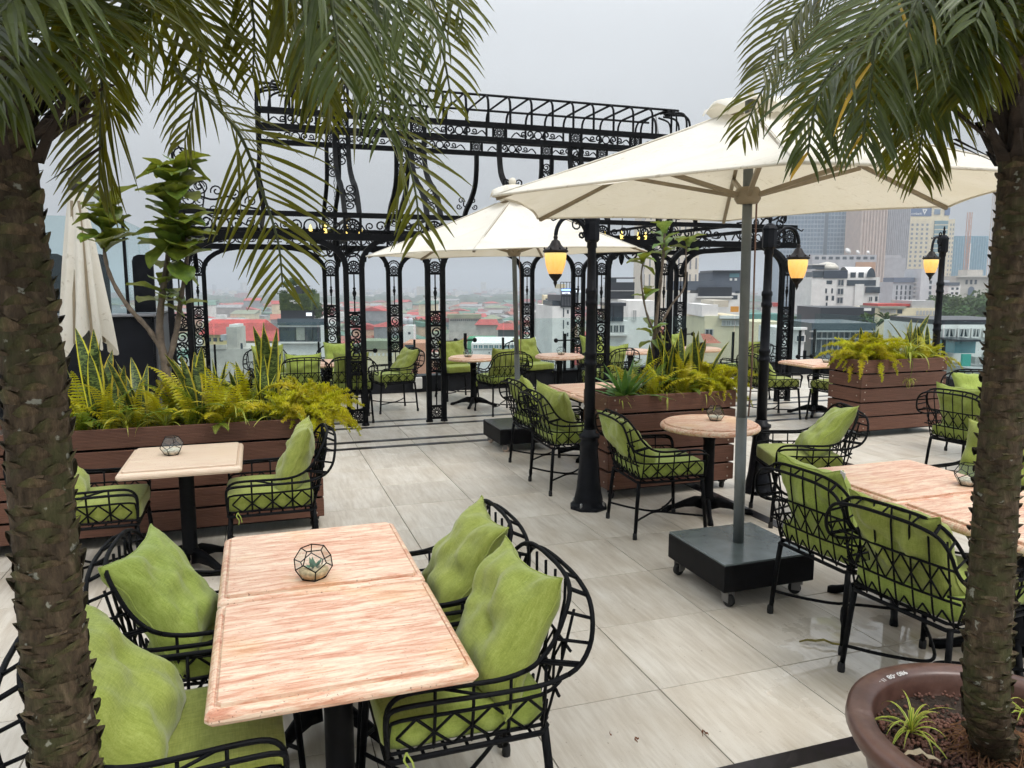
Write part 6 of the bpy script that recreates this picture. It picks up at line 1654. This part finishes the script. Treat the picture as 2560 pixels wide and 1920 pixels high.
for i_, (x, y, s) in enumerate(((708, 732, .16), (720, 712, .20), (735, 704, .22), (762, 728, .18), (775, 730, .16), (790, 765, .22), (798, 785, .22), (803, 775, .26))):
    p = at(x / VS, y / VS, 122); e = empty('rooftop_tree', (p.x, p.y, p.z - 5.5 * s), CR.uniform(0, 6), 'small tree in the roof garden, %s from the left' % ORD[i_], 'tree', 'roof garden trees'); e.scale = (s,) * 3; inst('crown', CR.choice(CROWN), e)
# blank concrete gable and the long red roofs behind it
b = Bld('concrete_house', 515, 690, 872, 150, 'grey concrete house with a blank wall below the red roofs', CONC, 14); b.block('stair_tower', 566, 592, 818, 875, CONC, .4, 5); b.block('roof_hut', 572, 590, 812, 820, WHITE, .8, 4); b.win(602, 607, 858, 872); b.block('tank', 548, 566, 838, 852, bm('steel_tank', (.45, .47, .5), .3), 1, 3); b.block('parapet', 515, 566, 862, 873, CONC, -.2, .4)
b = Bld('school_building', 505, 648, 836, 185, 'long yellow building with a big red roof behind the concrete house', bm('yellow', (.70, .58, .28)), 16); b.grid(515, 560, 3, 842, 856, 1, .6, .7); b.grid(515, 545, 2, 868, 882, 1)
m = MB(); w_, z_ = b.X(652), b.Z(802); m.add([(b.X(500), -1, 0), (w_, -1, 0), (w_, 16, 0), (b.X(500), 16, 0), (b.X(500), 8, z_), (b.X(640), 8, z_)], [(0, 1, 5, 4), (1, 2, 5), (2, 3, 4, 5), (0, 4, 3)]); m.build('roof', RM['red'], b.e)
b = Bld('red_shed', 600, 705, 852, 165, 'low annex with a long red metal roof beside the concrete house', CREAM, 8)
m = MB(); m.add([(b.X(598), -.6, 0), (b.X(700), -.6, 0), (b.X(690), 7, b.Z(832)), (b.X(600), 7, b.Z(832))], [(0, 1, 2, 3)]); m.build('roof', RM['red'], b.e)
b = Bld('pink_house', 655, 706, 850, 230, 'small house with red walls left of the green-clad building', bm('redwall', (.40, .09, .09)), 9)
# middle distance, between the columns
b = Bld('olive_roof_house', 905, 995, 872, 170, 'cream house with an olive roof between the iron columns', CREAM, 10); b.block('roof', 903, 985, 852, 872, RM['olive'], -.5, 8); b.grid(910, 985, 7, 880, 892, 1, .5, .6, WHITE)
b = Bld('orange_house', 1008, 1062, 858, 130, 'salmon-orange house with a dark window below the second column', bm('salmon', (.56, .27, .17)), 9); b.block('window', 1012, 1036, 862, 876, DGLASS, -.1, .2); b.block('ledge', 1006, 1064, 879, 883, bm('salmon2', (.62, .36, .25)), -.4, .6)
b = Bld('white_tank_house', 1008, 1032, 815, 240, 'white house with two steel water tanks on its roof', WHITE, 8); b.win(1020, 1026, 830, 836)
for x in (1011, 1024):
    m = MB(); m.lathe([(.7, 0), (.9, .5), (.9, 1.6), (.4, 2.1)], 10); m.build('water_tank', bm('steel_tank', (.45, .47, .5), .3), b.e, True, (b.X(x), 2, .4))
b = Bld('teal_window_block', 1178, 1372, 858, 115, 'white block with a row of teal windows under the green tarp roof', WHITE, 14); b.grid(1182, 1300, 9, 861, 872, 1, .8, .85, TEALG, WHITE); b.grid(1210, 1340, 5, 880, 884, 1, .12, .8); b.grid(1285, 1360, 3, 861, 873, 1, .6, .8, TEALG)
b = Bld('tarp_shed', 1168, 1238, 846, 160, 'shed under a vivid green tarpaulin', bm('tarp', (.04, .26, .12), .7), 8)
b = Bld('black_red_house', 1245, 1290, 824, 210, 'dark-walled house with a bright red roof', bm('slate', (.08, .09, .10)), 10); m = MB(); m.add([(b.X(1240), -1, 0), (b.X(1292), -1, 0), (b.X(1292), 9, b.Z(813)), (b.X(1246), 9, b.Z(813))], [(0, 1, 2, 3)]); m.build('roof', RM['red'], b.e)
b = Bld('long_red_house', 1190, 1248, 812, 270, 'broad house with a long red roof left of the parasol pole', CONC, 10); m = MB(); m.add([(b.X(1186), -1, 0), (b.X(1250), -1, 0), (b.X(1240), 9, b.Z(801)), (b.X(1196), 9, b.Z(801))], [(0, 1, 2, 3)]); m.build('roof', RM['red'], b.e)
b = Bld('long_olive_house', 1122, 1200, 795, 330, 'long low building with a pale olive roof in the haze', CONC, 10); b.block('roof', 1118, 1202, 786, 796, RM['olive'], -1, 8); b.grid(1125, 1198, 14, 797, 803, 1, .5, .7)
# hotel with neon sign
b = Bld('neon_hotel', 1380, 1438, 765, 100, 'white slab hotel with dark top floors and blue neon sign', WHITE, 9, yaw=12)
for (x, ys) in ((1409, ((770, 792), (800, 822), (828, 850), (858, 880))), (1420, ((775, 784), (804, 812), (832, 841))), (1431, ((806, 815), (836, 845), (862, 872)))):
    for (y0, y1) in ys: b.win(x - 1.2 if x == 1409 else x - 2, x + 1.2 if x == 1409 else x + 2, y0, y1)
b.block('dark_storeys', 1401, 1446, 738, 768, DARK, -.2, 7); b.ribs('facade_rib', range(1404, 1444, 4), 742, 764, .8, bm('rib', (.16, .17, .19)), .4); b.block('terrace', 1381, 1402, 752, 764, DGLASS, .2, 5); b.block('roof_hut', 1412, 1424, 711, 722, CREAM, 2, 3); b.block('sign_board', 1401, 1446, 721, 739, DARK, -.4, .4)
NEON = glow('neon_blue', (.25, .45, 1.0), 1.6); NEONW = glow('neon_white', (.85, .9, 1.0), 1.2)
b.text('CITITEL', 1443, 729, 6.0, NEONW, .5); b.text('HOTEL', 1413, 733, 5.4, NEONW, .5); b.block('neon_strip', 1401, 1424, 722.5, 727.5, NEON, -.5, .1)
m = MB()
for x in (1406, 1414, 1422, 1430, 1438): m.tube([(b.X(x), 1, b.Z(722)), (b.X(x), 1, b.Z(706))], .04, 4)
m.tube([(b.X(1406), 1, b.Z(706)), (b.X(1438), 1, b.Z(706))], .04, 4); m.build('roof_railing', IRON, b.e)
b = Bld('cream_walkup', 1360, 1401, 739, 125, 'cream walk-up block with balconies left of the neon hotel', CREAM, 9); b.grid(1362, 1380, 2, 745, 765, 1, .6, .9); b.block('balcony', 1358, 1382, 765, 770, WHITE, -1, 1); b.win(1369, 1379, 793, 802, bm('greenpane', (.12, .25, .08))); b.block('balcony', 1364, 1384, 803, 806, WHITE, -1, 1); b.win(1370, 1380, 820, 845, WHITE, GREYB); b.block('awning', 1362, 1400, 770, 786, bm('slate', (.08, .09, .10)), -.3, .5)
b = Bld('grey_walkup', 1338, 1364, 781, 140, 'plain grey block left of the cream walk-up', GREYB, 10); b.win(1340, 1346, 790, 802); b.win(1358, 1364, 830, 840)
# terraces right of the left lamp post
b = Bld('terrace_house', 1515, 1572, 803, 95, 'white house with a dark glazed terrace right of the left lamp post', WHITE, 9); b.block('glass_terrace', 1514, 1558, 764, 803, DGLASS, -.2, 5)
for x in (1516, 1533, 1556): b.block('terrace_post', x - .8, x + .8, 764, 803, DARK, -.35, .3)
b.block('terrace_roof', 1510, 1562, 757, 765, DARK, -.8, 6); b.grid(1518, 1562, 3, 812, 832, 1, .8, .9, None, GREYB); b.block('balcony', 1514, 1570, 833, 838, WHITE, -.8, .8)
b = Bld('black_top_block', 1520, 1584, 747, 150, 'white block with black glazed upper floors in the centre right', WHITE, 12); b.block('black_storeys', 1524, 1585, 706, 747, DARK, -.3, 9); b.grid(1526, 1583, 6, 728, 745, 1, .8, .85, DGLASS, bm('rib', (.16, .17, .19))); b.block('roof_box', 1522, 1542, 697, 707, DGLASS, 1, 5); b.block('roof_slab', 1520, 1587, 694, 697, DARK, .5, 8); b.bands('band', (727,), 1524, 1585, 2, GREYB, .5)
b = Bld('white_slab_house', 1570, 1640, 752, 120, 'plain white house behind the young fig tree', WHITE, 12); b.win(1582, 1592, 775, 800, GREYB, WHITE)
b = Bld('slot_window_tower', 1606, 1752, 500, 420, 'tall cream tower with slot windows behind the pergola', bm('cream2', (.68, .63, .52)), 26)
for i in range(10):
    for j in range(5):
        x = 1612 + i * 14.6; y = 520 + j * 41
        b.win(x, x + 4, y, y + 28, bm('slot', (.15, .16, .17), .4)); 
b.block('lift_shaft', 1606, 1614, 520, 720, GREYB, -.5, .6)
b = Bld('dark_penthouse', 1782, 1856, 680, 130, 'dark grey penthouse block above the white terraces', bm('slategrey', (.09, .11, .14)), 10); b.block('roof_slab', 1780, 1850, 676, 681, DARK, -.5, 9); b.win(1824, 1848, 683, 693, TEALG); b.grid(1822, 1846, 2, 695, 702, 1, .5, .8, WHITE)
b = Bld('long_terrace_block', 1700, 1852, 733, 125, 'long white block with a black glazed terrace storey', WHITE, 12); b.block('dark_storey', 1690, 1785, 703, 726, bm('slategrey', (.09, .11, .14)), .4, 8); b.block('glazed_storey', 1745, 1828, 718, 740, DARK, -.4, 6); b.grid(1750, 1827, 8, 724, 738, 1, .82, .9, GREYB, DARK); b.win(1838, 1848, 727, 733); b.win(1830, 1844, 738, 748, DGLASS); b.block('ledge', 1740, 1830, 741, 744, WHITE, -.8, .8)
b = Bld('cream_gable_house', 1762, 1860, 790, 90, 'cream house with a dark window and a red awning below', CREAM, 10); b.win(1764, 1783, 823, 838, None, GREYB); b.grid(1804, 1862, 5, 800, 815, 1, .8, .85, GREYB, WHITE); b.block('white_gable', 1756, 1796, 762, 792, WHITE, .3, 8); b.block('roof_hut', 1788, 1826, 752, 768, bm('shed', (.50, .46, .38)), 1, 6); b.block('orange_screen', 1826, 1845, 766, 780, bm('orange', (.62, .28, .04)), -.2, .3); b.block('roof_edge', 1797, 1866, 789, 796, WHITE, -.6, .8)
m = MB(); m.add([(b.X(1754), -2, b.Z(855)), (b.X(1795), -2, b.Z(855)), (b.X(1775), 0, b.Z(834)), (b.X(1752), 0, b.Z(834))], [(0, 1, 2, 3)]); m.build('red_awning', RM['rust'], b.e)
b = Bld('yellow_block', 1885, 1962, 805, 110, 'pale yellow block between the lamp post and the pergola end', CREAM, 9); b.grid(1912, 1940, 2, 825, 840, 1, .6, .9, DGLASS, WHITE)
b = Bld('teal_roof_shed', 1872, 1960, 785, 200, 'shed with a teal metal roof behind the lamp post', bm('tealroof', (.10, .26, .23)), 10)
b = Bld('small_red_house', 1926, 1956, 764, 240, 'white house with a small bright red roof beside the pergola end', WHITE, 9); b.block('roof', 1932, 1950, 757, 766, RM['red'], -.5, 6)
b = Bld('arched_white_house', 1958, 2012, 822, 70, 'white house with curtained window right of the pergola', WHITE, 7); b.win(1990, 2012, 838, 854, None, WHITE); b.block('cornice', 1956, 2014, 818, 824, WHITE, -.4, .6)
# ---- the skyline on the right
b = Bld('blue_glass_tower', 1958, 2138, 470, 700, 'wide blue-grey glass tower behind the large parasol', BGLASS, 45, yaw=-4)
b.bands('spandrel', [495 + 10.6 * i for i in range(25)], 1958, 2138, 3.0, bm('spandrel', (.34, .40, .46)), .4); b.ribs('mullion', [1958 + 8.2 * i for i in range(23)], 480, 760, .9, bm('mullion', (.38, .43, .48)), .6); b.block('core_joint', 2066, 2074, 480, 760, bm('joint', (.10, .13, .17)), -.8, 1)
b = Bld('white_fin_tower', 2138, 2157, 480, 690, 'thin white edge of a tower between glass and brown', bm('whitefin', (.66, .66, .67)), 20)
b = Bld('brown_rib_tower', 2156, 2220, 495, 640, 'tall brown ribbed tower in the skyline', TAN, 30); b.ribs('rib', [2158 + 7.7 * i for i in range(9)], 505, 760, 3.0, bm('tan2', (.58, .47, .40)), .8)
b = Bld('grey_rib_tower', 2219, 2278, 480, 650, 'tall grey ribbed tower beside the brown one', bm('violetgrey', (.36, .35, .37)), 30); b.ribs('rib', [2221 + 4.8 * i for i in range(13)], 500, 760, 1.8, bm('violetgrey2', (.46, .45, .47)), .8); b.block('band', 2205, 2262, 636, 643, bm('violetgrey2', (.46, .45, .47)), -1.2, 1); b.block('setback', 2205, 2275, 643, 770, bm('violetgrey3', (.40, .39, .41)), -1.0, 2)
b = Bld('antenna_annex', 2031, 2192, 637, 480, 'long grey annex with rooftop dishes below the glass tower', bm('annex', (.46, .46, .48)), 25); b.grid(2034, 2190, 9, 640, 650, 1, .6, .7); b.block('orange_panel', 2140, 2190, 655, 690, bm('annexor', (.52, .30, .18)), -.5, .6)
for x, r_ in ((2122, 2.2), (2148, 1.5), (2174, 1.4)):
    m = MB(); m.lathe([(.1, 0), (r_ * .6, r_ * .15), (r_, r_ * .5)], 14); m.build('dish', WHITE, b.e, True, (b.X(x), 3, r_ * .9), (R(60), 0, R(20)))
b = Bld('bank_tower', 2274, 2388, 548, 690, 'cream office tower with window grid and blue bank sign on top', CREAM, 30)
for (x0, x1, nx) in ((2276, 2326, 4), (2375, 2389, 2)): b.grid(x0, x1, nx, 556, 735, 16, .42, .5, bm('bankpane', (.16, .20, .24), .3))
b.block('glass_bay', 2337, 2370, 552, 740, TEALG, -.8, 1); b.bands('bay_band', [562 + 11.5 * i for i in range(16)], 2337, 2370, 2.6, CREAM, 1.0)
b.block('top_storey', 2278, 2375, 519, 549, CREAM, 2, 18); b.block('sign_board', 2276, 2330, 520, 540, bm('signblue', (.05, .11, .25), .5), 1.6, .4); b.text('combank', 2291, 534, 6.0, LET, -1.4)
m = MB(); q = 9 * b.k; m.add([(b.X(2306), 1.4, b.Z(523)), (b.X(2319), 1.4, b.Z(523)), (b.X(2312.5), 1.4, b.Z(537)), (b.X(2310), 1.38, b.Z(526)), (b.X(2315), 1.38, b.Z(526)), (b.X(2312.5), 1.38, b.Z(531))], [(0, 1, 4, 3), (1, 2, 5, 4), (2, 0, 3, 5)]); m.build('sign_emblem', LET, b.e)
b.block('side_sign', 2363, 2376, 520, 538, bm('signblue', (.05, .11, .25), .5), 1.4, .4); b.block('lift_box', 2337, 2352, 523, 536, BGLASS, 1.6, .4)
b = Bld('turquoise_tower', 2387, 2472, 590, 780, 'turquoise glass block at the far right of the skyline', bm('turq', (.13, .30, .40), .15), 40); b.ribs('mullion', [2390 + 6.3 * i for i in range(13)], 592, 760, .9, bm('turq2', (.30, .45, .52)), .6); b.ribs('vent', [2427], 608, 720, 3, WHITE, .8)
# tower cranes
def crane(x, y0, y1, D, label, col):
    p = at(x / VS, y1 / VS, D); k = D / FPX; H = (y1 - y0) * k; e = empty('tower_crane', p, -YAW, label, 'crane'); m = MB(); w = 1.6; n = int(H / 3)
    for sx_ in (-1, 1):
        for sy in (-1, 1): m.bar((sx_ * w / 2, sy * w / 2, -20), (sx_ * w / 2, sy * w / 2, H), .28)
    for i in range(n):
        s = 1 if i % 2 else -1; m.bar((-w / 2 * s, -w / 2, i * 3), (w / 2 * s, -w / 2, i * 3 + 3), .18); m.bar((-w / 2, -w / 2, i * 3), (w / 2, -w / 2, i * 3), .18)
    m.build('mast', plain(label[:9], col, .7), e); return e, H, k
OR_ = (.55, .16, .04)
e, H, k = crane(2409, 535, 735, 420, 'orange tower crane mast in front of the turquoise block', (.52, .30, .22)); m = MB(); m.box((0, 0, 2), (6, 4, 5)); m.box((0, 0, -6), (4, 4, 8)); m.build('climbing_frame', plain('crane_orange', OR_, .7), e)
e, H, k = crane(2468, 480, 735, 430, 'pale tower crane mast beside the right palm trunk', (.50, .42, .36))
e, H, k = crane(1650, 345, 520, 330, 'distant tower crane above the iron pergola', (.35, .30, .28)); m = MB(); m.bar((0, 0, H - 8), (-3, 0, H + 9), .5); m.build('jib', plain('crane_grey', (.25, .24, .24), .7), e)
# white hotel with barrel roof
b = Bld('barrel_roof_hotel', 2030, 2200, 693, 200, 'white hotel with a barrel-vaulted glass roof under the towers', WHITE, 16)
b.block('dark_attic', 2058, 2118, 676, 696, bm('attic', (.03, .045, .07), .3), -.2, 8); b.block('glass_corner', 2032, 2056, 680, 694, DGLASS, -.2, 5); b.block('corner_roof', 2031, 2062, 662, 672, bm('slategrey', (.09, .11, .14)), .5, 5); b.block('attic_roof', 2030, 2064, 660, 663, WHITE, .0, 7)
m = MB(); m.loft([[(b.X(2120) + q * (b.X(2186) - b.X(2120)), 0.0 if 1 else 0, b.Z(694)) for q in (0, 1)]] + [[(b.X(2120) + q * (b.X(2186) - b.X(2120)), 3 - 3 * math.cos(a), b.Z(694) + (b.Z(667) - b.Z(694)) * math.sin(a)) for q in (0, 1)] for a in [math.pi * i / 12 for i in range(1, 13)]], closed=False); m.build('barrel_roof', WHITE, b.e, True)
m = MB(); cx_ = b.X(2176); m.add([(cx_, -.3, b.Z(693))] + [(cx_ + b.X(2187) * 0 + (11 * b.k) * math.cos(a), -.3, b.Z(693) + (23 * b.k) * math.sin(a)) for a in [math.pi * i / 12 for i in range(13)]], [(0, i, i + 1) for i in range(1, 13)]); m.build('arched_window', DGLASS, b.e)
b.win(2126, 2139, 681, 694); b.win(2146, 2159, 681, 694)
m = MB(); m.lathe([(3.0, 0), (2.8, .9), (1.9, 1.7), (.3, 2.1)], 12, (b.X(2082), 4, b.Z(674))); m.build('skylight', bm('skylight', (.62, .58, .5), .3), b.e, True)
b.block('penthouse_glass', 2118, 2190, 700, 714, DGLASS, -.15, .2); b.win(2067, 2081, 701, 710)
for i in range(4): b.win(2095, 2110, 699 + i * 22, 714 + i * 22 - (4 if i == 3 else 0), None, GREYB)
for (x, y) in ((2065, 721), (2080, 721), (2067, 739), (2082, 739)): b.win(x, x + 4 + (y > 730) * 2, y, y + 12)
b.win(2068, 2072, 756, 769); b.block('glass_terrace', 2165, 2200, 717, 732, DGLASS, -.5, 3); b.win(2175, 2184, 741, 753, None, WHITE); b.win(2191, 2197, 741, 753); b.win(2176, 2184, 759, 766); b.block('white_bay', 2138, 2160, 710, 768, WHITE, -.4, .5)
b = Bld('black_cladding_block', 2052, 2188, 769, 120, 'low black-clad block below the white hotel', DARK, 10); b.win(2160, 2178, 770, 777, WHITE)
b = Bld('glass_terrace_house', 2030, 2190, 808, 75, 'dark glazed terrace house seen through the balustrade', bm('smoke', (.05, .075, .09), .2), 8); b.bands('slab', (828, 846), 2025, 2192, 3, bm('slab', (.30, .32, .32)), .6); b.ribs('mullion', range(2040, 2190, 14), 830, 880, 1.2, GREYB, .3); b.grid(2040, 2180, 6, 848, 872, 1, .6, .9, DGLASS)
# grey institution with stair tower
b = Bld('grey_institute', 2233, 2306, 705, 330, 'grey institution with tall paired windows and a stair tower', bm('inst', (.50, .51, .54)), 18); b.grid(2238, 2282, 4, 712, 752, 3, .36, .78); b.block('slate_roof', 2234, 2285, 694, 706, bm('slateroof', (.14, .17, .24)), -.5, 10)
for i in range(5): b.block('stair_flight', 2284, 2305, 706 + i * 10, 709 + i * 10, WHITE, -1.2, 1.4)
b = Bld('institute_tower', 2304, 2346, 672, 325, 'tall pale wing of the grey institution', bm('inst2', (.58, .58, .60)), 14); b.grid(2324, 2334, 1, 685, 752, 5, .6, .6)
b = Bld('institute_annex', 2346, 2374, 700, 335, 'grey annex with paired windows right of the tall wing', bm('inst', (.50, .51, .54)), 14); b.grid(2358, 2373, 2, 706, 752, 4, .5, .6)
b = Bld('white_step_house', 2372, 2402, 712, 300, 'white stepped house left of the orange crane', WHITE, 12); b.grid(2376, 2400, 2, 716, 750, 3, .5, .5); b.block('grey_top', 2370, 2398, 706, 714, bm('slategrey', (.09, .11, .14)), -.3, 6)
b = Bld('arch_hall', 2392, 2520, 690, 380, 'classical hall with a tall arch behind the right palm', bm('hall', (.50, .47, .42)), 22); b.block('cornice', 2388, 2524, 689, 693, bm('hall2', (.56, .53, .48)), -1.5, 2); b.grid(2412, 2446, 3, 698, 712, 1, .5, .8)
m = MB(); a_ = [math.pi * i / 10 for i in range(11)]; m.add([(b.X(2422), -.3, b.Z(760)), (b.X(2438), -.3, b.Z(760))] + [(b.X(2430) + 8 * b.k * math.cos(q), -.3, b.Z(724) + 8 * b.k * math.sin(q)) for q in a_], [(0, 1, 2) + tuple(range(3, 13))]); m.build('arch_window', bm('archpane', (.10, .13, .18), .3), b.e)
b.block('roof_house', 2435, 2475, 674, 690, bm('hall', (.50, .47, .42)), 6, 8)
b = Bld('cream_lowrise', 2195, 2345, 770, 140, 'cream low-rise with a row of windows behind the right planter', CREAM, 12); b.grid(2200, 2240, 6, 773, 783, 1, .6, .9, GREYB, WHITE); b.win(2244, 2256, 774, 784); b.grid(2290, 2340, 6, 776, 788, 1, .7, .9, GREYB); b.win(2320, 2326, 800, 808); b.block('metal_roof', 2283, 2340, 752, 770, GREYB, .5, 8); b.block('red_deck', 2200, 2282, 760, 766, RM['red'], 1, 6); b.block('flat_roof', 2195, 2262, 766, 771, bm('oliveedge', (.30, .32, .26)), -.6, 8); b.block('white_annex', 2235, 2255, 800, 830, WHITE, -2, 4)
b = Bld('curtain_house', 2345, 2560, 812, 48, 'white house with curtained windows below the right terrace edge', WHITE, 7)
for (x0, x1) in ((2358, 2386), (2394, 2421), (2428, 2448), (2458, 2480)):
    w = b.win(x0, x1, 821, 843, DGLASS, WHITE)
    m = MB(); c0, c1, zt_, zb_ = b.X(x0), b.X(x1), b.Z(822), b.Z(842); mid = (c0 + c1) / 2
    for s, c in ((1, c0), (-1, c1)): m.add([(c + .04 * s, -.15, zt_), (c + (mid - c) * .75, -.15, zt_), (c + (mid - c) * .3, -.15, zb_), (c + .04 * s, -.15, zb_)], [(0, 1, 2, 3)])
    m.build('curtain', bm('lace', (.33, .34, .34)), w)
b.block('black_roof', 2345, 2560, 800, 813, DARK, .2, 6); b.block('glass_lean_to', 2345, 2395, 846, 876, TEALG, -2.0, 2); b.block('lean_to_roof', 2340, 2397, 842, 847, DARK, -2.4, 2.6)
b.block('teal_net', 2352, 2372, 876, 920, bm('net', (.06, .36, .30), .8), -2.6, .2); b.block('roof_deck', 2345, 2560, 905, 912, bm('deckgrey', (.35, .36, .36)), -6, 6)
for i in range(9): b.block('air_conditioner', 2385 + i * 14, 2395 + i * 14, 880 + CR.uniform(-8, 8), 900, bm('ac', (.5, .5, .48), .5), -3 + CR.uniform(-1, 1), .8)
b.block('awning_roof', 2382, 2478, 905, 918, WHITE, -7, 2)
# two small palms between the buildings
for x, y, w_ in ((2168, 800, 'left'), (2215, 800, 'right')):
    p = at(x / VS, y / VS, 85); e = empty('street_palm', (p.x, p.y, p.z - 6), 0, w_ + ' one of two small fan palms before the cream low-rise', 'palm', 'small palms below the skyline'); m = MB()
    for k in range(26):
        a = CR.uniform(0, 6.28); el = CR.uniform(-.5, 1.1); L = CR.uniform(1.0, 1.7); d = Vector((math.cos(a) * math.cos(el), math.sin(a) * math.cos(el), math.sin(el))); t_ = Vector((0, 0, 6)); sd = Vector((-math.sin(a), math.cos(a), 0)) * .22
        m.add([t_, t_ + d * L * .6 + sd, t_ + d * L - Vector((0, 0, .4)), t_ + d * L * .6 - sd], [(0, 1, 2, 3)])
    m.build('crown', TRM, e); m = MB(); m.tube([(0, 0, 0), (.1, 0, 3), (0, 0, 6)], .13, 6); m.build('trunk', BARK, e)

# ================================================================== the hazy air
HZ = bpy.data.materials.new('haze_air'); HZ.use_nodes = True; n_ = HZ.node_tree.nodes; n_.clear()
pv = n_.new('ShaderNodeVolumePrincipled'); pv.inputs['Color'].default_value = (.86, .92, .985, 1); pv.inputs['Density'].default_value = .00050; pv.inputs['Anisotropy'].default_value = 0.0
ho = n_.new('ShaderNodeOutputMaterial'); HZ.node_tree.links.new(pv.outputs[0], ho.inputs['Volume'])
m = MB(); m.box((0, 0, (GRD - 1 + 96) / 2), (12200, 12200, 96 - (GRD - 1)))
tag(m.build('haze', HZ), 'pale haze over the city', 'haze', kind='stuff')
